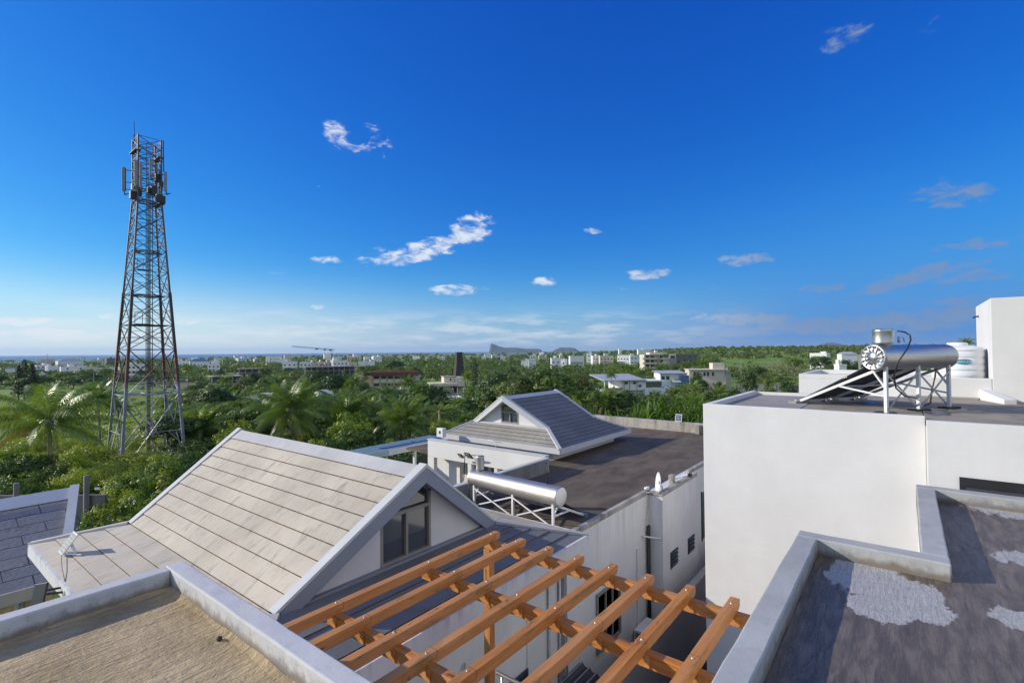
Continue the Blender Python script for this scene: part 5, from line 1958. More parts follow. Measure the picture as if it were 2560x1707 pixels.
# tower crane over the building site
D = 400
root, c = frame_thing('tower_crane', 829, D, 0, 'small dark tower crane with a long jib over the building site', 'crane')
I = root.matrix_world.inverted()
P = lambda px, py: I @ at(px, py, D)
m = LB()
a, b_ = P(829, 877), P(831, 935)
for s in (-.45, .45):
    m.beam(a + Vector((s, 0, 0)), b_ + Vector((s, 0, 0)), .18, .18, (0, 1, 0))
n = 14
for k in range(n):
    q0, q1 = a.lerp(b_, k / n), a.lerp(b_, (k + 1) / n)
    s = .45 if k % 2 else -.45
    m.beam(q0 + Vector((s, 0, 0)), q1 + Vector((-s, 0, 0)), .12, .12, (0, 1, 0))
m.build_l('tower', 'crane_paint', root)
m = LB()
a, b_ = P(729.5, 866.5), P(836, 876)
up = Vector((0, 0, 1.15))
m.beam(a, b_, .24, .24, (0, 1, 0)).beam(a + up * .5, b_ + up, .2, .2, (0, 1, 0))
n = 22
for k in range(n):
    q0, q1 = a.lerp(b_, k / n), a.lerp(b_, (k + .5) / n)
    q2 = a.lerp(b_, (k + 1) / n)
    h0 = up * (.5 + .5 * (k + .5) / n)
    m.beam(q0, q1 + h0, .11, .11, (0, 1, 0)).beam(q1 + h0, q2, .11, .11, (0, 1, 0))
m.build_l('jib', 'crane_paint', root)
m = LB()
for px in (792, 812, 826):
    q = P(px, 872.5 + (px - 792) * .08)
    m.box(q.x - .9, q.x + .9, -.6, .6, q.z - .5, q.z + .6)
q = P(812, 876)
m.beam(q, q - Vector((0, 0, 2.2)), .12, .12, (0, 1, 0)).box(q.x - .3, q.x + .3, -.3, .3, q.z - 2.9, q.z - 2.2)
m.build_l('trolley', 'crane_paint', root)
VIS.append((826, 834, 876, 915, D))

# concrete frame under construction
D = 380
for nm, x0, x1, tp, lb, nf in (('building_site', 765, 890, 916, 'long raw concrete frame building site below the crane', 2), ('building_site', 600, 676, 921, 'unfinished grey blockwork with starter bars left of the crane site', 1), ('building_site', 532, 606, 940, 'raw brown concrete frame right of the mast, props under its slab', 2)):
    DD = D if nf == 2 and x0 > 700 else (360 if x0 < 650 and x0 >= 600 else 205)
    root, c = frame_thing(nm, (x0 + x1) / 2, DD, .12, lb, 'building site')
    w = (x1 - x0) / FPX * DD * .95
    zt = at((x0 + x1) / 2, tp, DD).z - c.z
    for s in range(3):
        z = zt - s * 3.1
        LB().box(-w / 2, w / 2, 0, 12, z - .28, z).build_l('floor_slab', 'concrete_raw', root)
        for k in range(int(w / 3.6) + 1):
            x = -w / 2 + .3 + k * (w - .6) / int(w / 3.6)
            LB().box(x - .2, x + .2, .1, .5, z - 3.1, z - .281).build_l('pillar', 'concrete_raw', root)
        LB().box(-w / 2 + .2, w / 2 - .2, 6, 6.2, z - 3.1, z - .281).build_l('inner_wall', 'dark_block_wall', root)
    rg = random.Random(int(x0))
    m = LB()
    for k in range(int(w)):
        x = rg.uniform(-w / 2, w / 2)
        m.box(x - .06, x + .06, .3, .42, zt + .001, zt + rg.uniform(.5, 1.6))
    m.build_l('starter_bars', 'rust', root)
    VIS.append((x0, x1, tp, tp + 16, DD))

# apartment block under completion
D = 360
root, c = frame_thing('apartment_block', 1650, D, .30, 'four-storey cream and grey apartment block with deep balconies', 'apartment block')
I = root.matrix_world.inverted()
zt = at(1650, 886, D).z - c.z
fh = 3.25
LB().box(-11, 2, 1.4, 14, -2, zt).box(2.01, 7, 0, 14, -2, zt - 2.5).build_l('wall', 'cream_wall', root)
LB().box(7.02, 11.5, -1.0, 14, -2, zt - 2.8).build_l('wall', 'concrete_raw', root)
LB().box(11.52, 27, 1, 16, -2, zt + .2).build_l('dark_wing', 'dark_block_wall', root)
LB().box(-2.6, 0.2, -.2, 1.38, -2, zt - fh).build_l('stone_pier', 'stone_cladding', root)
LB().box(-6.5, 6, 3, 13, zt + .01, zt + 1.4).box(-2, 0, 5, 8, zt + 1.41, zt + 3).build_l('roof_room', 'cream_wall', root)
for s in range(4):
    z = zt - fh * s
    LB().box(-11.4 - (1.5 if s else 0), 2.4 if s == 0 else 7, -.9, 1.39, z - .3, z).build_l('floor_slab', 'cream_wall', root)
    if s:
        LB().box(-12.6, -2.7, -.85, -.7, z + .01, z + .9).box(.3, 6.8, -.85, -.7, z + .01, z + .9).build_l('balcony_rail', 'cream_wall', root)
    for x in (-8.6, -5.2, 1.6, 4.6):
        LB().box(x - 1.3, x + 1.3, 1.34, 1.394, z - fh + .2, z - .5).build_l('window', 'dark_glass', root)
    for x in (14, 18, 22, 25.5):
        LB().box(x - .9, x + .9, .95, .994, z - fh + .9, z - .7).build_l('window', 'dark_glass', root)
VIS.append((1600, 1735, 880, 914, D))

# white modern villa in the middle distance
D = 150
root, c = frame_thing('white_villa', 1590, D, .42, 'large white modern villa with a pale sheet roof and terraces among the palms', 'villa')
z1 = at(1590, 948, D).z - c.z
LB().box(-9.5, 2.2, 1.5, 11, -3, z1 - 3.2).build_l('lower_wall', 'far_white', root)
LB().box(-4.5, 2.2, 0, 11, z1 - 3.19, z1 - .3).box(2.21, 8.8, 1.2, 10, -3, z1 - .9).build_l('wall', 'far_white', root)
LB().prism([(-10.5, -1, z1 - .35), (-10.5, 12, z1 + .9), (-10.5, 12, z1 + 1.15), (-10.5, -1, z1 - .1)], (13.2, 0, 0)).build_l('roof', 'grey_roof_sheet', root)
LB().box(-10.2, -4.52, -.6, 8, z1 - 3.4, z1 - 3.191).build_l('terrace_slab', 'far_white', root)
LB().box(-10.2, -4.52, -.6, -.45, z1 - 3.19, z1 - 2.3).build_l('terrace_rail', 'stone_cladding', root)
for x in (-10.0, -7.4, -4.8):
    LB().tube([(x, -.3, z1 - 3.19), (x, -.3, z1 - .36)], .15, 8).build_l('column', 'far_white', root)
LB().box(3.4, 9.4, .3, 9, z1 - .75, z1 - .5).build_l('canopy', 'far_white', root)
LB().box(3.6, 8.6, 1.15, 1.194, z1 - 2.6, z1 - 1.0).build_l('glass_front', 'dark_glass', root)
LB().box(8.82, 12.2, 0, 9, -3, z1 - 2.4).box(2.3, 8.79, -.8, 1.1, -3, z1 - 2.9).build_l('side_wing', 'far_white', root)
for x, z in ((-3.2, -1.4), (-.6, -1.4), (1.1, -2.3), (4.2, -4.6), (6.2, -4.6), (9.8, -4.2), (11.2, -4.2)):
    LB().box(x - .45, x + .45, -.05 if x < 2 else (-.86 if x < 8 else -.05), -.006 if x < 2 else (-.806 if x < 8 else -.006), z1 + z, z1 + z + .7).build_l('window', 'far_glass', root)
for x in (-3.9, -2.2, .2):
    LB().tube([(x, -.12, -3), (x, -.12, z1 - .5)], .06, 6).build_l('drain_pipe', 'dark_block_wall', root)
VIS.append((1507, 1672, 930, 983, D))
# white house with a sheet roof, and the tan house with a roof room
D = 190
root, c = frame_thing('white_house', 1690, D, .3, 'white house with a pale sheet roof and a dark blue side wall behind the villa', 'house')
z1 = at(1690, 934, D).z - c.z
LB().box(-6, 4, 0, 9, -3, z1).build_l('wall', 'far_white', root)
LB().prism([(-6.6, -1, z1 + .01), (-6.6, 10, z1 + .7), (-6.6, 10, z1 + .9), (-6.6, -1, z1 + .21)], (10.6, 0, 0)).build_l('roof', 'grey_roof_sheet', root)
LB().box(1.2, 4.3, -1.5, -.01, -3, z1 - .6).build_l('dark_bay', 'blue_roof_sheet', root)
LB().prism([(-2, -2.6, z1 - 3.2), (-2, -.02, z1 - 2), (-2, -.02, z1 - 1.85), (-2, -2.6, z1 - 3.05)], (3.1, 0, 0)).build_l('porch_roof', 'grey_roof_sheet', root)
for x in (-5, -3.2):
    LB().box(x - .6, x + .6, -.05, -.006, z1 - 2.2, z1 - .9).build_l('window', 'far_glass', root)
VIS.append((1656, 1722, 929, 958, D))
D = 200
root, c = frame_thing('tan_house', 1775, D, .22, 'tan flat-roofed house with a square roof room behind the round dark tree', 'house')
z1 = at(1775, 925, D).z - c.z
LB().box(-8, 5.5, 0, 9, -3, z1).build_l('wall', 'cream_wall', root)
LB().box(-8.4, 6.2, -.8, 9.3, z1 + .01, z1 + .3).build_l('roof_slab', 'cream_wall', root)
LB().box(1.2, 5.6, 1, 7, z1 + .31, z1 + 2.7).build_l('roof_room', 'cream_wall', root)
LB().box(5.52, 7.6, -.5, 8, -3, z1 - .7).build_l('side_wall', 'concrete_raw', root)
for x in (-6, -2.2, -.9, 1.0):
    LB().box(x - .4, x + .4, -.05, -.006, z1 - 2.3, z1 - .8).build_l('window', 'far_glass', root)
q = Vector((6.6, 2, z1))
LB().tube([(6.6, 2, z1 - .7), (6.6, 2, z1 + 1.0)], .5, 14).build_l('tank', 'plastic_white', root)
VIS.append((1722, 1824, 912, 948, D))
D = 165
root, c = frame_thing('block_wall', 1920, D, .2, 'long grey block wall with pillars below the yellow field', 'wall')
z1 = at(1920, 960, D).z - c.z
LB().box(-10, 14, 0, .3, -3, z1).build_l('wall', 'concrete_raw', root)
for k in range(9):
    LB().box(-10 + k * 3 - .15, -10 + k * 3 + .15, -.1, -.001, -3, z1 + .15).build_l('pillar', 'concrete_raw', root)
VIS.append((1850, 2000, 958, 976, D))

# cars on the dirt yard behind the mast
for px, py, m_, lb, sc in ((478, 955, 'car_maroon', 'dark red car parked on the dirt yard right of the mast', 1), (455, 953, 'car_silver', 'silver car parked on the dirt yard right of the mast', 1), (353, 972, 'car_silver', 'pale car half hidden behind the mast ladder', 1), (800, 1016, 'car_blue', 'dark blue car roof between the two big coconut palms', 1), (440, 972, 'car_blue', 'blue van in the weeds right of the mast', 1.15)):
    q = gp(px, py)
    D = q.dot(CF)
    root, c = frame_thing('parked_car', px, D, .3 + sc, lb, 'car', 'cars parked among the trees')
    b = LB()
    pr = [(-2.1, .35), (2.05, .35), (2.15, .75), (1.2, .95), (.7, 1.4), (-1.2, 1.42), (-1.9, 1.0), (-2.15, .9)]
    b.prism([(x * sc, -.85, z * sc) for x, z in pr], (0, 1.7, 0))
    b.build_l('body', m_, root)
    b = LB()
    b.prism([(x * sc, -.856, z * sc) for x, z in [(1.0, .98), (.62, 1.33), (-1.1, 1.35), (-1.6, 1.0)]], (0, 1.712, 0))
    b.build_l('windows', 'dark_glass', root)
    for x in (-1.3, 1.35):
        for y in (-.86, .66):
            LB().tube([(x * sc, y, .33), (x * sc, y + .2, .33)], .33, 14).build_l('wheel', 'tyre', root)

# poles and wires
POLES = [(549, 1040, 60, 1090, 'leaning grey pole by the ridge end of the tan roof'), (609, 1023, 64, 1072, 'grey pole left of the tallest coconut palm'), (950, 985, 75, 1040, 'grey pole between the third and fourth palms'), (1097, 1025, 58, 1080, 'pale pole left of the grey roof house'),
         (1214, 1012, 62, 1040, 'short dark pole by the rake of the grey roof house'), (118, 885, 210, 950, 'thin pole in the far hedges left of the field'), (235, 925, 200, 965, 'paired thin pole left of the mast'), (1510, 905, 230, 945, 'slim pole above the red earth bank'), (1852, 898, 260, 925, 'slim dark pole in the yellow field'), (1790, 900, 300, 912, 'thin far pole at the left of the yellow field')]
for px, tp, D, bt, lb in POLES:
    c = gd(px, D)
    t = at(px, tp, D)
    root = thing('utility_pole', lb, 'pole', c, 'utility poles')
    MB().tube([(c.x, c.y, c.z - .3), (c.x, c.y, t.z)], .11 if D < 100 else .13, 8, True, .07).build('pole', 'concrete_raw', root)
    MB().beam((c.x - .28, c.y + .2, t.z - .25), (c.x + .28, c.y - .2, t.z - .25), .06, .07).build('cross_arm', 'concrete_raw', root)


def wire(p, q, sag, r, lb):
    p, q = Vector(p), Vector(q)
    pts = [p.lerp(q, k / 16) - Vector((0, 0, sag * 4 * (k / 16) * (1 - k / 16))) for k in range(17)]
    tag(MB().tube(pts, r, 5).build('overhead_wire', 'black_rubber'), lb, 'wire')


wire(at(-60, 1076, 40), at(549, 1046, 60), 1.2, .025, 'black overhead wire crossing in front of the mast')
wire(at(1060, 1036, 64), at(1214, 1016, 62), .5, .025, 'overhead wire running to the short dark pole by the grey roof')
wire(at(609, 1026, 64), at(950, 988, 75), 1.2, .02, 'overhead wire strung between the palms')

# ------------------------------------------------------------------ plants
def leaves(P, N, size, aspect, rng, droop=0.0):
    """one four-cornered leaf per point: base, two sides, tip"""
    n = len(P)
    rnd = rng.normal(size=(n, 3))
    T = np.cross(N, rnd)
    T /= np.linalg.norm(T, axis=1, keepdims=True) + 1e-9
    if droop:
        T = T + np.array([0, 0, -droop])
        T /= np.linalg.norm(T, axis=1, keepdims=True) + 1e-9
    B = np.cross(N, T)
    B /= np.linalg.norm(B, axis=1, keepdims=True) + 1e-9
    s = (size * rng.uniform(.6, 1.35, n))[:, None]
    a = P - T * s * .5
    b = P + B * s * .5 * aspect + N * s * .08
    c = P + T * s * .5
    d = P - B * s * .5 * aspect + N * s * .08
    V = np.stack([a, b, c, d], 1).reshape(-1, 3)
    Q = np.arange(n * 4).reshape(-1, 4)
    return V, Q


def blob_crown(rng, centre, rad, nblob, br, nleaf, lsize, aspect=.6, low=-.35, droop=.1, fill=.12, flat=1.0):
    """leaves on many small clumps spread over one uneven outline"""
    Ps, Ns = [], []
    centre, rad = np.array(centre), np.array(rad)
    for k in range(nblob):
        d = rng.normal(size=3)
        d /= np.linalg.norm(d)
        if d[2] < low:
            d[2] = -d[2] * .5
        c = centre + d * rad * rng.uniform(.55, 1.0)
        r = rng.uniform(*br)
        m = int(nleaf * (r / br[1]) ** 2) + 4
        u = rng.normal(size=(m, 3))
        u /= np.linalg.norm(u, axis=1, keepdims=True)
        u[:, 2] = np.where(u[:, 2] < -.3, -u[:, 2] * .6, u[:, 2])
        Ps.append(c + u * r * np.array([1, 1, .75 * flat]) * rng.uniform(.72, 1.08, (m, 1)))
        Ns.append(u * 1.0 + d * .45 + rng.normal(size=(m, 3)) * .34 + np.array([0, 0, .2]))
    m = int(nblob * nleaf * fill)
    u = rng.normal(size=(m, 3))
    u /= np.linalg.norm(u, axis=1, keepdims=True)
    Ps.append(centre + u * rad * rng.uniform(.2, .75, (m, 1)))
    Ns.append(u + rng.normal(size=(m, 3)) * .4)
    P, N = np.concatenate(Ps), np.concatenate(Ns)
    N /= np.linalg.norm(N, axis=1, keepdims=True) + 1e-9
    return leaves(P, N, lsize, aspect, rng, droop)


def trunk_mesh(name, h, r, limbs, rng, spread, top, m='bark'):
    b = MB()
    bend = rng.normal(size=2) * .12 * h * .3
    p1 = (bend[0] * .5, bend[1] * .5, h * .5)
    b.tube([(0, 0, -.4), p1, (bend[0], bend[1], h)], r * 1.15, 8, True, r * .7)
    for k in range(limbs):
        t = 2 * math.pi * (k + rng.uniform(0, .6)) / limbs
        q = (bend[0] + math.cos(t) * spread, bend[1] + math.sin(t) * spread, top * rng.uniform(.8, 1))
        mid = (bend[0] + math.cos(t) * spread * .4, bend[1] + math.sin(t) * spread * .4, h + (q[2] - h) * .55)
        b.tube([(bend[0], bend[1], h * .95), mid, q], r * .55, 6, True, r * .15)
    me = bpy.data.meshes.new(name)
    me.from_pydata(b.v, [], b.f)
    me.polygons.foreach_set('use_smooth', b.sm)
    me.materials.append(MATS[m])
    return me


PROTO = {}


def proto(key, kind, name, lm, w, h, crown, trunk):
    V, Q = crown
    PROTO.setdefault(key, []).append(dict(kind=kind, name=name, w=w, h=h, crown=mesh_np('crown', V, Q, lm), trunk=trunk))


for s in range(3):
    rng = np.random.default_rng(10 + s)
    proto('round', 'tree', 'broadleaf_tree', 'leaf_dark', 8.6, 8.4, blob_crown(rng, (0, 0, 4.7), (3.3, 3.3, 2.9), 34, (.9, 1.5), 90, .46), trunk_mesh('trunk', 2.6, .28, 4, rng, 1.8, 5.5))
for s in range(3):
    rng = np.random.default_rng(20 + s)
    proto('broad', 'tree', 'spreading_tree', 'leaf_mid', 11.0, 8.0, blob_crown(rng, (0, 0, 6.0), (4.4, 4.4, 1.4), 30, (.8, 1.5), 85, .46, .6, -.1), trunk_mesh('trunk', 3.2, .3, 5, rng, 3.0, 6.2))
for s in range(3):
    rng = np.random.default_rng(30 + s)
    proto('loose', 'tree', 'broadleaf_tree', ('leaf_mid', 'leaf_olive', 'leaf_mid')[s], 8.2, 9.4, blob_crown(rng, (0, 0, 5.6), (3.2, 3.2, 3.2), 24, (.8, 1.4), 75, .48, .6, -.5, .2, .06), trunk_mesh('trunk', 3.2, .22, 5, rng, 2.0, 7.5))
for s in range(2):
    rng = np.random.default_rng(40 + s)
    proto('tall', 'tree', 'tall_tree', ('leaf_olive', 'leaf_mid')[s], 5.8, 12.0, blob_crown(rng, (0, 0, 7.4), (2.0, 2.0, 4.0), 24, (.7, 1.25), 70, .46, .55, -.8, .3, .05), trunk_mesh('trunk', 4.0, .2, 4, rng, 1.2, 10))
for s in range(2):
    rng = np.random.default_rng(50 + s)
    Ps, Ns = [], []
    for k in range(46):
        t = k / 46
        a = k * 2.4
        R_ = 2.1 * (1 - t) ** .8 + .15
        m = int(60 * (1 - t * .6))
        tt = rng.uniform(.1, 1, (m, 1))
        d = np.array([math.cos(a), math.sin(a), .35])
        Ps.append(np.array([0, 0, 1.5 + 10 * t]) + d * R_ * tt + rng.normal(size=(m, 3)) * .16)
        Ns.append(rng.normal(size=(m, 3)) + np.array([0, 0, .6]))
    P, N = np.concatenate(Ps), np.concatenate(Ns)
    N /= np.linalg.norm(N, axis=1, keepdims=True)
    proto('pine', 'tree', 'conifer_tree', 'leaf_pine', 4.4, 12.2, leaves(P, N, .6, .22, rng, .2), trunk_mesh('trunk', 11, .16, 1, rng, .2, 11.5))
for s in range(3):
    rng = np.random.default_rng(60 + s)
    proto('shrub', 'shrub', 'shrub', ('leaf_light', 'leaf_light', 'leaf_mid')[s], 5.4, 3.1, blob_crown(rng, (0, 0, 1.1), (2.0, 2.0, 1.2), 46, (.4, .8), 150, .15, .6, -.2, .05, .1), trunk_mesh('trunk', .6, .1, 5, rng, 1.0, 1.6))
for s in range(3):
    rng = np.random.default_rng(70 + s)
    proto('leafy', 'shrub', 'leafy_shrub', ('leaf_mid', 'leaf_light', 'leaf_dark')[s], 5.2, 4.2, blob_crown(rng, (0, 0, 2.1), (1.9, 1.9, 1.6), 40, (.45, .8), 75, .30, .5, -.4, .35, .12), trunk_mesh('trunk', 1.2, .1, 5, rng, 1.2, 2.6))


def papaya(seed):
    """umbrellas of lobed leaves on long stalks"""
    rng = np.random.default_rng(seed)
    V, Q = [], []
    st = MB()
    for head in range(5):
        hx, hy, hz = rng.uniform(-1.1, 1.1), rng.uniform(-1.1, 1.1), rng.uniform(1.6, 3.3)
        st.tube([(hx * .3, hy * .3, -.3), (hx * .8, hy * .8, hz * .6), (hx, hy, hz)], .07, 6, True, .04)
        for k in range(16):
            a = k * 2.4 + rng.uniform(-.3, .3)
            el = .9 - k * .09
            L = rng.uniform(.5, .9)
            d = Vector((math.cos(a) * math.cos(el), math.sin(a) * math.cos(el), math.sin(el)))
            q = Vector((hx, hy, hz)) + d * L
            st.tube([(hx, hy, hz), q], .014, 4, False)
            nrm = (Vector((0, 0, 1)) + d * .5).normalized()
            e = d.cross(nrm).normalized()
            f = nrm.cross(e) * -1
            for j in range(7):
                t = (j - 3) * .62
                w = (f * math.cos(t) + e * math.sin(t)).normalized()
                sd = nrm.cross(w)
                ll = .36 * (1 - .13 * abs(j - 3)) * rng.uniform(.85, 1.15)
                o = len(V)
                dz = Vector((0, 0, -.25 * ll))
                V += [q, q + w * ll * .55 + sd * .07, q + w * ll + dz, q + w * ll * .55 - sd * .07]
                Q.append((o, o + 1, o + 2, o + 3))
    me = bpy.data.meshes.new('trunk')
    me.from_pydata(st.v, [], st.f)
    me.materials.append(MATS['palm_bark'])
    PROTO.setdefault('papaya', []).append(dict(kind='shrub', name='papaya_plant', w=4.2, h=4.0, crown=mesh_np('crown', np.array([tuple(v) for v in V]), np.array(Q), ('leaf_mid', 'leaf_light')[seed % 2]), trunk=me))


papaya(80)
papaya(81)
papaya(83)


def banana(seed):
    rng = np.random.default_rng(seed)
    V, Q = [], []
    for k in range(11):
        a = k * 2.4 + rng.uniform(-.4, .4)
        el0 = rng.uniform(.75, 1.45)
        L, wd = rng.uniform(1.7, 2.6), rng.uniform(.28, .42)
        p = Vector((0, 0, rng.uniform(1.2, 1.9)))
        h = Vector((math.cos(a), math.sin(a), 0))
        sd = Vector((-h.y, h.x, 0))
        n = 7
        prev = None
        for i in range(n + 1):
            t = i / n
            el = el0 - t * t * 1.5
            w = wd * math.sin(math.pi * min(1, .12 + t * .88)) ** .6
            row = (p - sd * w * .5 + Vector((0, 0, .07)), p, p + sd * w * .5 + Vector((0, 0, .07)))
            if prev:
                for c in (0, 1):
                    o = len(V)
                    V += [prev[c], prev[c + 1], row[c + 1], row[c]]
                    Q.append((o, o + 1, o + 2, o + 3))
            prev = row
            p = p + (h * math.cos(el) + Vector((0, 0, math.sin(el)))) * (L / n)
    b = MB()
    b.tube([(0, 0, -.3), (.03, 0, 1.0), (0, 0, 2.0)], .14, 8, True, .08)
    me = bpy.data.meshes.new('trunk')
    me.from_pydata(b.v, [], b.f)
    me.materials.append(MATS['leaf_banana'])
    PROTO.setdefault('banana', []).append(dict(kind='banana', name='banana_plant', w=3.4, h=3.7, crown=mesh_np('crown', np.array([tuple(v) for v in V]), np.array(Q), 'leaf_banana'), trunk=me))


for s in (90, 91, 92):
    banana(s)


def palm(key, seed, nf, L, trunk_h, dense, lean=(0, 0), wind=(0, 0), up=.35, lw=.05):
    """feather fronds: young ones upright, old ones hanging and yellowing"""
    rng = np.random.default_rng(seed)
    V, Q, A = [], [], []
    top = Vector((lean[0], lean[1], trunk_h))
    for k in range(nf):
        f = k / (nf - 1)
        a = k * 2.39996 + rng.uniform(-.25, .25)
        el = 1.42 - f * (1.42 + up) + rng.uniform(-.1, .1)
        LL = L * rng.uniform(.85, 1.08) * (.8 + .2 * min(1, f * 4))
        h = Vector((math.cos(a), math.sin(a), 0))
        p = top.copy()
        n = dense
        bend = rng.uniform(.8, 1.25) * (.75 + .5 * f)
        age = max(0, (f - .55) / .45) * rng.uniform(.3, 1.25)
        tw = rng.uniform(-.5, .5)
        for i in range(n + 1):
            t = i / n
            e2_ = el - bend * t ** 1.6
            d = (h * math.cos(e2_) + Vector((0, 0, math.sin(e2_))))
            d = (d + Vector((wind[0], wind[1], 0)) * t * .7).normalized()
            q = p + d * (LL / n)
            sd = d.cross(Vector((0, 0, 1)))
            if sd.length < .05:
                sd = Vector((-h.y, h.x, 0))
            sd.normalize()
            nn = sd.cross(d)
            sd = sd * math.cos(tw * t) + nn * math.sin(tw * t)
            nn = sd.cross(d)
            w = .05 * (1 - t) + .012
            o = len(V)
            V += [p - sd * w, p + sd * w, q + sd * w * .8, q - sd * w * .8]
            Q.append((o, o + 1, o + 2, o + 3))
            A += [age * .6] * 4
            if t > .1:
                ll = L * .235 * math.sin(math.pi * min(1, .18 + t * .74)) ** .7 * rng.uniform(.85, 1.1)
                for s in (-1, 1):
                    ld = (sd * s * .72 + d * .5 - Vector((0, 0, rng.uniform(.3, .65) + .45 * f)) + nn * .15).normalized()
                    wv = d * lw
                    tip = p + ld * ll - Vector((0, 0, ll * .22))
                    mid = p + ld * ll * .55
                    o = len(V)
                    V += [p, mid + wv * .5, tip, mid - wv * .5]
                    Q.append((o, o + 1, o + 2, o + 3))
                    A += [age, age, min(1.2, age + .25), age]
            p = q
    b = MB()
    n = 14
    pts = [(lean[0] * (i / n) ** 2, lean[1] * (i / n) ** 2, -.5 + (trunk_h + .5) * i / n) for i in range(n + 1)]
    b.tube(pts, .19, 10, True, .13)
    for i in range(int(trunk_h / .35)):
        z = .3 + i * .35
        tt = (z + .5) / (trunk_h + .5)
        b.lathe((lean[0] * tt ** 2, lean[1] * tt ** 2, z), (0, 0, 1), [(0, .19 - .06 * tt), (.02, .205 - .06 * tt), (.05, .19 - .06 * tt)], 10)
    b.lathe(top - Vector((0, 0, .45)), (0, 0, 1), [(0, .14), (.2, .3), (.45, .26), (.7, .12)], 10)
    me = bpy.data.meshes.new('trunk')
    me.from_pydata(b.v, [], b.f)
    me.polygons.foreach_set('use_smooth', b.sm)
    me.materials.append(MATS['palm_bark'])
    z = max(v[2] for v in V)
    PROTO.setdefault(key, []).append(dict(kind='palm', name='coconut_palm', w=2 * L * .92, h=z, crown=mesh_np('crown', np.array([tuple(v) for v in V]), np.array(Q), 'palm_frond', attr=A), trunk=me))


palm('bigpalm', 101, 26, 4.3, 4.6, 84, (.3, .2), (.22, -.2), .35, .055)
palm('bigpalm', 102, 30, 4.4, 6.2, 84, (-.2, .3), (.12, -.12), .7, .06)
palm('bigpalm', 103, 28, 4.2, 6.0, 84, (.3, 0), (.15, -.1), .65, .06)
palm('palm', 104, 26, 3.4, 7.0, 40, (.5, .2), (.15, -.12), .45, .085)
palm('palm', 105, 24, 3.2, 5.5, 40, (-.4, .3), (.15, -.12), .35, .085)
palm('palm', 106, 28, 3.0, 4.0, 40, (.2, -.2), (.1, -.1), .4, .085)

prng = random.Random(2024)


def plant(key, px, top, wpx, D, label, group=None, var=None, yaw=None, base=None):
    """stand one plant on the ground so that its top and width fill the given part of the view from its own distance"""
    pr = PROTO[key][var if var is not None else prng.randrange(len(PROTO[key]))]
    c = gd(px, D) if base is None else base
    H = max(1.0, at(px, top, D).z - c.z)
    w = wpx / FPX * D
    s = w / pr['w']
    sz = H / pr['h']
    if key in ('bigpalm', 'palm'):
        # keep the crown in shape: stretch only the trunk
        pass
    root = bpy.data.objects.new(pr['name'], None)
    col.objects.link(root)
    root.location = c
    root.rotation_euler = (0, 0, prng.uniform(0, 6.28) if yaw is None else yaw)
    tag(root, label, pr['kind'], group)
    cr, tr = obj_of('crown', pr['crown'], root), obj_of('trunk', pr['trunk'], root)
    if pr['kind'] == 'palm':
        cs = s
        crown_h = pr['crown_top'] if 'crown_top' in pr else None
        # trunk height that puts the top leaf at the wanted height
        me = pr['trunk']
        th = max(v.co.z for v in me.vertices) - .25
        rise = pr['h'] - th
        need = H - rise * cs
        k = max(.25, need / th)
        tr.scale = (cs, cs, k)
        cr.scale = (cs, cs, cs)
        cr.location = (0, 0, need - th * cs)
    else:
        root.scale = (s, s, sz)
    return root


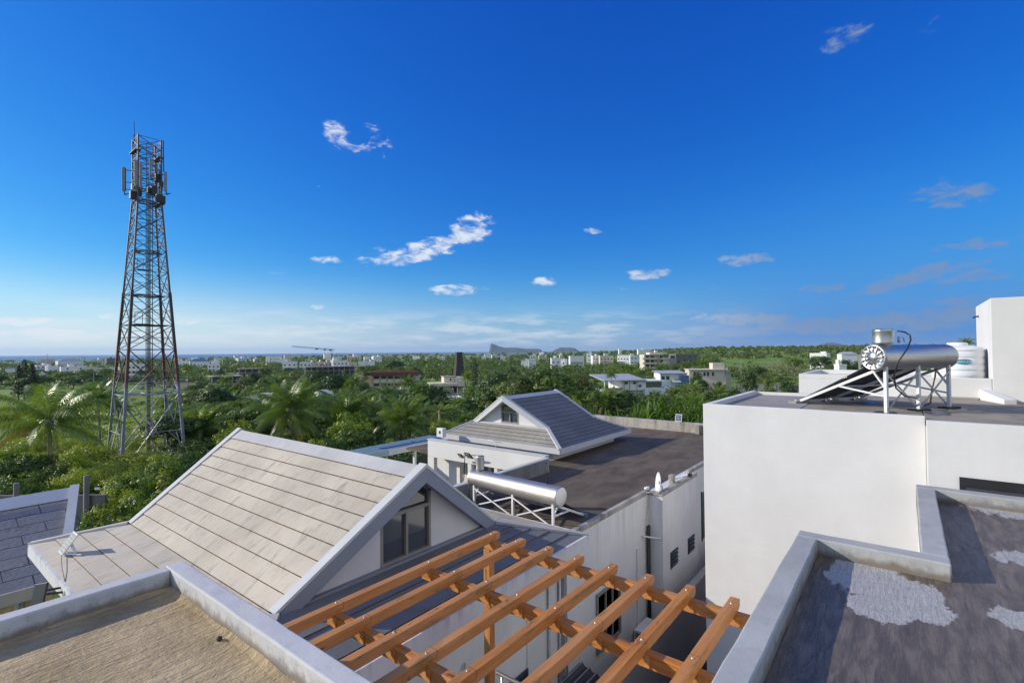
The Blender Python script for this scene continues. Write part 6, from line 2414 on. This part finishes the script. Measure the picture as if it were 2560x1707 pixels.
# --- near and middle plants, each stood where the photograph shows it
HAND = [
    ('bigpalm', 128, 952, 262, 38, 'big coconut palm with one upright frond at the left of the mast', 'coconut palms', 0, 1.0),
    ('bigpalm', 252, 948, 130, 58, 'coconut palm half behind the left legs of the mast', 'coconut palms', 0, 2.2),
    ('bigpalm', 735, 934, 215, 52, 'largest coconut palm, behind the ridge of the tan roof', 'coconut palms', 1, .3),
    ('bigpalm', 872, 948, 190, 60, 'second coconut palm right of the largest one, yellow lower fronds', 'coconut palms', 2, 1.7),
    ('bigpalm', 1000, 982, 172, 54, 'third coconut palm in front of the dark round trees', 'coconut palms', 1, 3.0),
    ('palm', 1062, 1000, 70, 66, 'young palm just right of the third coconut palm', 'young palms by the grey roof house', 2, None),
    ('palm', 1100, 1005, 75, 70, 'young palm behind the pale pole', 'young palms by the grey roof house', 1, None),
    ('palm', 1130, 1008, 60, 74, 'yellow-green young palm left of the grey roof house', 'young palms by the grey roof house', 2, None),
    ('palm', 1160, 1022, 62, 66, 'yellow-green young palm against the rake of the grey roof house', 'young palms by the grey roof house', 2, None),
    ('palm', 975, 950, 95, 105, 'grey-green palm in front of the red-roofed school', 'palms', 0, None),
    ('palm', 1020, 935, 60, 130, 'palm at the right end of the red-roofed school', 'palms', 1, None),
    ('palm', 548, 962, 80, 95, 'small dark palm right of the mast below the raw concrete frame', 'palms', 1, None),
    ('palm', 470, 905, 36, 230, 'small palm in the shrubs just right of the mast', 'palms', 2, None),
    ('palm', 1510, 958, 105, 76, 'bushy palm in front of the large white villa, pale trunk', 'palms', 0, None),
    ('palm', 1525, 925, 32, 140, 'thin dark palm at the left terrace of the white villa', 'palms', 1, None),
    ('palm', 1728, 948, 80, 105, 'palm below the tan house', 'palms', 0, None),
    ('palm', 1682, 962, 55, 95, 'upright palm right of the white villa', 'palms', 2, None),
    ('palm', 1642, 973, 40, 100, 'small palm in front of the right wing of the white villa', 'palms', 1, None),
    ('palm', 1255, 935, 60, 150, 'yellowing palm in the wood left of the villas', 'palms', 0, None),
    ('palm', 1310, 945, 50, 140, 'slim palm in the wood left of the red bank', 'palms', 0, None),
    ('palm', 1420, 912, 36, 200, 'yellowish palm above the red bank', 'palms', 0, None),
    ('palm', 1168, 925, 40, 175, 'yellow palm beside the foot of the stone chimney', 'palms', 2, None),
    ('palm', 1414, 884, 22, 380, 'palm standing before the first white villas', 'palms', 1, None),
    ('palm', 1795, 890, 34, 270, 'palm at the left of the yellow field', 'palms', 0, None),
    ('palm', 1735, 897, 34, 260, 'palm right of the apartment block', 'palms', 0, None),
    ('palm', 1757, 897, 34, 255, 'second palm right of the apartment block', 'palms', 1, None),
    ('palm', 2412, 841, 40, 95, 'dark palm crown showing over the white water tank', 'palms', 0, None),
    ('palm', 1795, 955, 70, 112, 'yellow palm among light shrubs right of the round dark tree', 'palms', 2, None),
    ('pine', 62, 893, 36, 190, 'tallest dark casuarina at the far left', 'casuarinas at the far left', 0, None),
    ('pine', 82, 905, 44, 185, 'broad dark casuarina right of the tallest one', 'casuarinas at the far left', 1, None),
    ('pine', 48, 908, 34, 188, 'dark casuarina left of the tallest one', 'casuarinas at the far left', 1, None),
    ('pine', 1187, 894, 24, 220, 'narrow conifer right of the stone chimney', None, 0, None),
    ('broad', 92, 938, 110, 190, 'wide dark bush tree in the left field', None, 0, None),
    ('broad', 215, 922, 60, 280, 'spreading tree left of the paired pole', None, 1, None),
    ('broad', 268, 920, 60, 275, 'spreading tree close left of the mast', None, 2, None),
    ('broad', 170, 928, 60, 300, 'low dark tree in front of the stepped white block', None, 0, None),
    ('broad', 125, 934, 50, 290, 'dark hedge tree right of the casuarinas', None, 1, None),
    ('leafy', 25, 1003, 70, 92, 'reddish-green bush at the left edge of the field', None, 1, None),
    ('round', 512, 998, 115, 66, 'dark spreading round tree right of the mast', None, 0, None),
    ('round', 606, 995, 95, 74, 'dark tree left of the largest coconut palm', None, 1, None),
    ('loose', 478, 1045, 85, 56, 'loose tree touching the right leg of the mast', None, 0, None),
    ('leafy', 498, 1086, 110, 47, 'bright leafy shrub above the ridge corner of the tan roof', None, 0, None),
    ('round', 560, 1066, 80, 52, 'dark tree behind the ridge of the tan roof', None, 2, None),
    ('round', 640, 1040, 95, 58, 'dark tree just left of the largest coconut palm trunk', None, 1, None),
    ('round', 742, 1068, 130, 56, 'dark tree under the largest coconut palm', None, 0, None),
    ('round', 508, 945, 54, 165, 'small dark olive tree right of the mast by the dirt yard', None, 2, None),
    ('loose', 612, 938, 60, 175, 'tree cluster right of the raw concrete frame', None, 1, None),
    ('tall', 662, 908, 46, 200, 'tall loose tree left of the crane site', None, 0, None),
    ('round', 632, 925, 58, 190, 'dark tree left of the tall loose tree', None, 0, None),
    ('loose', 700, 928, 60, 188, 'tree right of the tall loose tree', None, 0, None),
    ('loose', 738, 922, 46, 215, 'orange-tinged tree below the building site', None, 1, None),
    ('round', 800, 916, 85, 185, 'large dark tree below the crane', None, 1, None),
    ('round', 842, 930, 85, 172, 'dark tree right of the large one below the crane', None, 2, None),
    ('tall', 862, 920, 22, 190, 'thin tree against the building site', None, 1, None),
    ('broad', 918, 912, 78, 270, 'flat-topped umbrella tree above the school', None, 0, None),
    ('round', 985, 896, 74, 330, 'round dark tree right of the umbrella tree', None, 0, None),
    ('round', 905, 948, 75, 145, 'dark tree covering the left end of the school', None, 2, None),
    ('round', 1048, 948, 85, 118, 'dark round tree left of the cream columned house', None, 0, None),
    ('round', 1085, 956, 95, 104, 'large dark dome tree in front of the cream columned house', None, 1, None),
    ('round', 1100, 985, 80, 92, 'dark tree below the cream columned house', None, 2, None),
    ('leafy', 1026, 982, 66, 84, 'bright green dome bush below the dark round trees', None, 1, None),
    ('leafy', 893, 1058, 118, 47, 'bright leafy tree in front of the second coconut palm', None, 0, None),
    ('leafy', 836, 1085, 90, 43, 'leafy shrub behind the canopy end', None, 0, None),
    ('leafy', 968, 1092, 80, 42, 'leafy shrub right of the bright leafy tree', None, 1, None),
    ('leafy', 1052, 1066, 66, 46, 'leafy shrub under the pale pole', None, 0, None),
    ('leafy', 785, 1092, 70, 40, 'small shrub behind the tan roof ridge', None, 1, None),
    ('round', 1168, 990, 80, 90, 'dark tree left behind the grey roof house', None, 1, None),
    ('round', 1222, 988, 70, 92, 'dark tree behind the ridge of the grey roof house', None, 0, None),
    ('loose', 1300, 975, 70, 90, 'tree above the ridge of the grey roof house', None, 2, None),
    ('round', 1455, 945, 62, 112, 'dark round tree left of the bushy palm', None, 1, None),
    ('loose', 1488, 962, 70, 74, 'loose light tree left of the bushy palm trunk', None, 0, None),
    ('round', 1562, 968, 95, 76, 'dark spreading tree in front of the white villa', None, 2, None),
    ('round', 1748, 922, 66, 135, 'dark round dome tree in front of the tan house', None, 0, None),
    ('loose', 1790, 968, 70, 98, 'light green tree below the tan house', None, 2, None),
    ('round', 1836, 962, 62, 108, 'dark tree left of the white house roof corner', None, 1, None),
    ('round', 1868, 914, 54, 150, 'round dark tree below the yellow field', None, 2, None),
    ('loose', 1920, 930, 46, 145, 'loose tree before the grey block wall', None, 0, None),
    ('round', 1968, 938, 50, 140, 'dark tree at the right end of the grey block wall', None, 1, None),
    ('broad', 1985, 893, 58, 250, 'dark spreading tree right of the yellow field', None, 0, None),
    ('broad', 2050, 888, 60, 330, 'spreading tree in front of the half hidden white house', None, 1, None),
    ('round', 2085, 905, 56, 220, 'dark tree left of the fluted heater cap', None, 2, None),
    ('round', 2135, 905, 56, 215, 'dark tree just left of the fluted heater cap', None, 0, None),
    ('leafy', 20, 1128, 120, 33, 'dark leafy bush at the left edge above the slate house', None, 2, None),
    ('leafy', 88, 1122, 110, 36, 'dark leafy bush left of the big palm trunk', None, 2, None),
    ('leafy', 60, 1165, 130, 29, 'dark leafy bush behind the square wall posts', None, 0, None),
    ('leafy', 140, 1150, 80, 34, 'leafy bush at the foot of the big palm', None, 2, None),
    ('shrub', 225, 1092, 150, 43, 'bright yellow-green shrub left of the mast foot', 'bright shrubs round the mast foot', 0, None),
    ('shrub', 175, 1120, 110, 38, 'bright shrub right of the big palm trunk', 'bright shrubs round the mast foot', 1, None),
    ('shrub', 190, 1150, 130, 33, 'bright shrub above the slate ridge', 'bright shrubs round the mast foot', 0, None),
    ('shrub', 300, 1142, 140, 36, 'bright shrub in front of the mast foot', 'bright shrubs round the mast foot', 1, None),
    ('shrub', 398, 1098, 110, 52, 'bright shrub behind the mast foot', 'bright shrubs round the mast foot', 0, None),
    ('shrub', 330, 1096, 90, 55, 'bright shrub seen between the mast legs', 'bright shrubs round the mast foot', 1, None),
    ('shrub', 468, 1110, 100, 42, 'olive shrub right of the mast foot', 'bright shrubs round the mast foot', 2, None),
    ('shrub', 520, 1050, 90, 52, 'olive shrub above the tan roof verge', 'bright shrubs round the mast foot', 2, None),
    ('papaya', 325, 1168, 130, 29, 'glossy papaya clump before the picket fence', 'papaya clumps by the tan roof', 0, None),
    ('papaya', 278, 1200, 120, 26, 'glossy papaya clump right of the slate verge', 'papaya clumps by the tan roof', 1, None),
    ('papaya', 352, 1205, 135, 23, 'glossy papaya clump along the tan roof verge', 'papaya clumps by the tan roof', 2, None),
    ('papaya', 250, 1262, 110, 21, 'low papaya clump above the tan roof corner', 'papaya clumps by the tan roof', 0, None),
    ('papaya', 405, 1160, 90, 27, 'papaya clump beside the pale cabinet', 'papaya clumps by the tan roof', 1, None),
    ('papaya', 310, 1240, 120, 19, 'low papaya clump nearest the tan roof verge', 'papaya clumps by the tan roof', 2, None),
    ('leafy', 330, 1172, 150, 28, 'leafy bush behind the papaya clump by the picket fence', None, 0, None),
    ('leafy', 285, 1212, 130, 25, 'leafy bush right of the slate verge', None, 1, None),
    ('leafy', 365, 1205, 130, 22, 'leafy bush pressed against the tan roof verge', None, 0, None),
    ('leafy', 300, 1250, 140, 20, 'low leafy bush above the tan roof corner', None, 2, None),
    ('leafy', 420, 1128, 110, 33, 'leafy bush behind the pale cabinet', None, 0, None),
    ('leafy', 240, 1290, 100, 20, 'low leafy bush beside the small solar panel corner', None, 1, None),
    ('banana', 212, 1262, 40, 22, 'banana shoot with one broad leaf in the dark gap by the slate verge', None, 0, None),
]
for key, px, tp, w, D, lb, gr, var, yw in HAND:
    plant(key, px, tp, w, D, lb, gr, var, yw)
NEAR = []
for k in range(70):
    NEAR.append((prng.uniform(430, 1130), prng.uniform(46, 95)))
for k in range(26):
    NEAR.append((prng.uniform(1150, 1790), prng.uniform(66, 110)))
for k, (px, D) in enumerate(NEAR):
    g = gd(px, D)
    key = prng.choice(('round', 'loose', 'leafy', 'leafy', 'broad', 'shrub', 'palm'))
    H = {'round': 5.2, 'loose': 5.0, 'leafy': 3.6, 'broad': 4.6, 'shrub': 2.6, 'palm': 4.8}[key] * prng.uniform(.75, 1.2)
    wm = {'round': 6, 'loose': 5.2, 'leafy': 5, 'broad': 7, 'shrub': 5, 'palm': 5}[key] * prng.uniform(.8, 1.25)
    top = proj(g + Vector((0, 0, H)))[1]
    if any(D < d and x0 < px < x1 and top < vb for x0, x1, vt, vb, d in VIS if d < 260):
        continue
    nm = {'round': 'dark tree', 'loose': 'loose green tree', 'leafy': 'leafy bush', 'broad': 'spreading tree', 'shrub': 'bright shrub', 'palm': 'young palm'}[key]
    zone = 'behind the tan roof ridge' if px < 900 else ('left of the grey roof house' if px < 1140 else 'behind the stained parapet')
    plant(key, px, top, wm / D * FPX, D, nm + ' in the thick green belt ' + zone, 'green belt ' + zone, base=g)
# row of yellow-green palms below the apartment block
for k, (px, tp) in enumerate(((1532, 915), (1552, 906), (1575, 908), (1598, 917), (1622, 916), (1648, 908), (1668, 905), (1690, 907), (1712, 900), (1585, 922), (1640, 920), (1700, 918))):
    plant('palm', px, tp, prng.uniform(30, 40), 225 + prng.uniform(-15, 15), 'yellow-green palm in the row below the apartment block', 'palms below the apartment block')
for k in range(46):
    px, D = prng.uniform(-60, 470), 1 / prng.uniform(1 / 190, 1 / 34)
    g = gd(px, D)
    H = prng.uniform(1.2, 2.6)
    top = proj(g + Vector((0, 0, H)))[1]
    plant('shrub', px, top, prng.uniform(3.5, 7) / D * FPX, D, 'low bright shrub scattered over the left field', 'field shrubs', base=g)
for px, tp, w, D in ((575, 970, 75, 88), (668, 985, 70, 78), (800, 985, 80, 74), (930, 985, 90, 70), (945, 1010, 80, 60), (1040, 985, 70, 76), (1185, 960, 60, 110), (1215, 968, 55, 100), (1285, 950, 55, 120), (1345, 948, 55, 118), (1385, 940, 50, 130), (1145, 985, 60, 84), (300, 985, 80, 80), (420, 985, 70, 85), (560, 935, 45, 150), (885, 935, 50, 140)):
    plant('palm', px, tp, w, D, 'feathery palm rising out of the green belt', 'palms in the green belt')
# banana grove behind the stained parapet
for k in range(26):
    px = 1590 + 190 * ((k * .618) % 1)
    plant('banana', px, prng.uniform(985, 1012), prng.uniform(50, 66), prng.uniform(50, 62), 'broad-leaved banana plant in the grove behind the stained parapet', 'banana grove')
for px, tp, D in ((1480, 1012, 50), (1512, 1015, 48), (1545, 1008, 49), (1440, 1008, 50), (1575, 1018, 46), (1720, 1030, 44), (1745, 1020, 46), (1655, 1025, 44)):
    plant('banana', px, tp, 40, D, 'small banana plant along the outside of the stained parapet', 'small banana plants by the parapet')
for px, tp, w, D in ((1610, 1000, 70, 60), (1700, 1005, 70, 58), (1760, 1000, 70, 62), (1420, 985, 70, 70), (1385, 970, 70, 80), (1345, 965, 70, 85)):
    plant('leafy', px, tp, w, D, 'leafy bush in the green belt behind the stained parapet', 'bushes behind the stained parapet')

for px, tp, w, D in ((2035, 886, 34, 300), (2062, 889, 30, 310), (2112, 894, 34, 300), (2140, 896, 30, 250)):
    plant('round', px, tp, w, D, 'dark tree half hiding the white houses left of the fluted heater', 'trees before the white houses by the heater')
for k in range(44):
    px, D = prng.uniform(-60, 450), prng.uniform(235, 400)
    g = gd(px, D)
    key = prng.choice(('round', 'broad', 'loose', 'palm', 'round'))
    H, wm = prng.uniform(4, 7.5), prng.uniform(7, 12)
    top = proj(g + Vector((0, 0, H)))[1]
    if any(D < d and x0 < px + 10 and px - 10 < x1 and top < vb for x0, x1, vt, vb, d in VIS):
        H *= .5
        top = proj(g + Vector((0, 0, H)))[1]
        key = 'round'
    plant(key, px, top, (wm if key != 'palm' else 5) / D * FPX, D, 'tree in the dark belt on the far side of the left field', 'belt beyond the left field', base=g)
# --- woodland: countable trees in the middle distance
def region(px):
    for x, t in ((250, 'left of the mast'), (620, 'between the mast and the crane'), (1000, 'around the red-roofed school'), (1250, 'around the stone chimney'), (1480, 'left of the large white villa'), (1800, 'around the large white villa')):
        if px < x:
            return t
    return 'below the yellow field'


def blocked(px, top, w, D):
    """lowest top line that still leaves nearer-hidden buildings open"""
    t = top
    for x0, x1, vt, vb, d in VIS:
        if D < d and px + w * .5 > x0 and px - w * .5 < x1 and t < vb:
            t = max(t, vb)
    return t


KIND = {'round': 'round dark tree', 'broad': 'spreading tree', 'loose': 'loose mid-green tree', 'tall': 'tall slim tree', 'palm': 'small palm'}
wr = random.Random(31)
count = 0
tries = 0
while count < 235 and tries < 3000:
    tries += 1
    D = 1 / wr.uniform(1 / 430, 1 / 82)
    px = wr.uniform(-60, 1800) if wr.random() < .86 else wr.uniform(1800, 2160)
    if px > 1770 and D < 150:
        continue
    g = gd(px, D)
    _, gy = proj(g)
    # open grass: the left field, the dirt yard, the yellow field and the red bank
    if -80 < px < 430 and D < 260 and not (D < 100 and px > 430):
        continue
    if 1790 < px < 2130 and 895 < gy < 940:
        continue
    if 1415 < px < 1530 and 925 < gy < 965:
        continue
    if 430 < px < 540 and 940 < gy < 985:
        continue
    key = wr.choice(('round', 'round', 'broad', 'loose', 'loose', 'tall', 'palm'))
    H = wr.uniform(5.5, 9.5) if key != 'palm' else wr.uniform(5, 8)
    wm = wr.uniform(6.5, 11) if key not in ('tall', 'palm') else wr.uniform(4, 6.5)
    w = wm / D * FPX
    _, top = proj(g + Vector((0, 0, H)))
    t2 = blocked(px, top, w, D)
    if t2 > top:
        H2 = at(px, t2 + 1, D).z - g.z
        if H2 < 2.2:
            continue
        top = t2 + 1
        if key in ('tall', 'palm', 'broad'):
            key = 'round'
    if top < 868:
        top = 870
    plant(key, px, top, w, D, KIND[key] + ' in the woodland ' + region(px), 'woodland trees ' + region(px), base=g)
    count += 1

# --- undergrowth and far woodland as masses
def clump_mass(name, pts, leaf_m, seed):
    """pts: x, y, z, radius, height, leaf count, leaf size"""
    rng = np.random.default_rng(seed)
    Ps, Ns, S = [], [], []
    for x, y, z, r, h, n, ls in pts:
        u = rng.normal(size=(n, 3))
        u /= np.linalg.norm(u, axis=1, keepdims=True)
        u[:, 2] = np.abs(u[:, 2])
        Ps.append(np.array([x, y, z]) + u * np.array([r, r, h]) * rng.uniform(.6, 1.05, (n, 1)))
        Ns.append(u + rng.normal(size=(n, 3)) * .34 + np.array([0, 0, .15]))
        S.append(np.full(n, ls))
    P, N, S = np.concatenate(Ps), np.concatenate(Ns), np.concatenate(S)
    N /= np.linalg.norm(N, axis=1, keepdims=True)
    V, Q = leaves(P, N, S, .75, rng)
    o = obj_of(name, mesh_np(name, V, Q, leaf_m))
    tag(o, kind='stuff')
    return o


ug = random.Random(8)
lists = {'leaf_mid': [], 'leaf_light': [], 'leaf_dark': []}
for k in range(5200):
    D = 1 / ug.uniform(1 / 420, 1 / 34)
    px = ug.uniform(-120, 1820) if D < 130 else ug.uniform(-120, 2200)
    g = gd(px, D)
    _, gy = proj(g)
    field = -120 < px < 450 and D < 250
    if 1790 < px < 2130 and 895 < gy < 940 and ug.random() < .93:
        continue
    if 1420 < px < 1525 and 928 < gy < 958 and ug.random() < .9:
        continue
    if 430 < px < 540 and 945 < gy < 982 and ug.random() < .85:
        continue
    if field:
        h, r = ug.uniform(.2, .8), ug.uniform(.8, 2.4)
        m_ = ug.choice(('leaf_light', 'leaf_light', 'leaf_mid'))
    else:
        h, r = ug.uniform(.8, 2.6), ug.uniform(1.0, 2.6)
        m_ = ug.choice(('leaf_mid', 'leaf_dark', 'leaf_dark'))
    top = proj(g + Vector((0, 0, h)))[1]
    if blocked(px, top, 10, D) > top:
        h = min(h, .5)
    ls = max(.22, D * .0042)
    lists[m_].append((g.x, g.y, g.z - .1, r, h, int(min(60, 26 * r * r / max(.35, ls * 2.2))), ls))
for i, (m_, pts) in enumerate(lists.items()):
    o = clump_mass('undergrowth', pts, m_, 40 + i)
fw_ = []
for k in range(5200):
    D = 1 / ug.uniform(1 / 5200, 1 / 300)
    px = ug.uniform(-150, 2350)
    b = math.atan((px - 1280) / FPX)
    c = coast(b)
    g = gd(px, D)
    if math.hypot(g.x, g.y) > c * .985:
        continue
    _, gy = proj(g)
    nz = math.sin(g.x * .013 + 2) * math.sin(g.y * .011 + 1) + .5 * math.sin(g.x * .031) * math.sin(g.y * .027)
    if nz > .75 and D < 1500:
        continue
    if 1790 < px < 2130 and 897 < gy < 935 and ug.random() < .9:
        continue
    h = ug.uniform(4.5, 9) * (1.12 if px > 1650 else 1)
    r = ug.uniform(3.5, 7) * (1 + D / 3000)
    top = proj(g + Vector((0, 0, h)))[1]
    if blocked(px, top, 14, D) > top:
        h *= .35
    if px < 1100 and top < 886 - (px / 1100) * 7 + 1.5:
        h *= .5
    fw_.append((g.x, g.y, g.z - .5, r, h, 44 if D < 700 else 26, max(1.2, D * .0042)))
clump_mass('distant_woodland', fw_, 'leaf_far', 50)

# ------------------------------------------------------------------ sea air
hm = bpy.data.materials.new('sea_haze')
hm.use_nodes = True
hm.node_tree.nodes.clear()
pv = hm.node_tree.nodes.new('ShaderNodeVolumePrincipled')
pv.inputs['Color'].default_value = (.62, .82, 1.0, 1)
pv.inputs['Density'].default_value = 4.5e-5
pv.inputs['Anisotropy'].default_value = .2
hm.node_tree.links.new(pv.outputs[0], hm.node_tree.nodes.new('ShaderNodeOutputMaterial').inputs['Volume'])
MATS['sea_haze'] = hm
hz_ = MB().box(-33000, 33000, -33000, 33000, -48, 225).build('haze', 'sea_haze')
tag(hz_, kind='stuff')
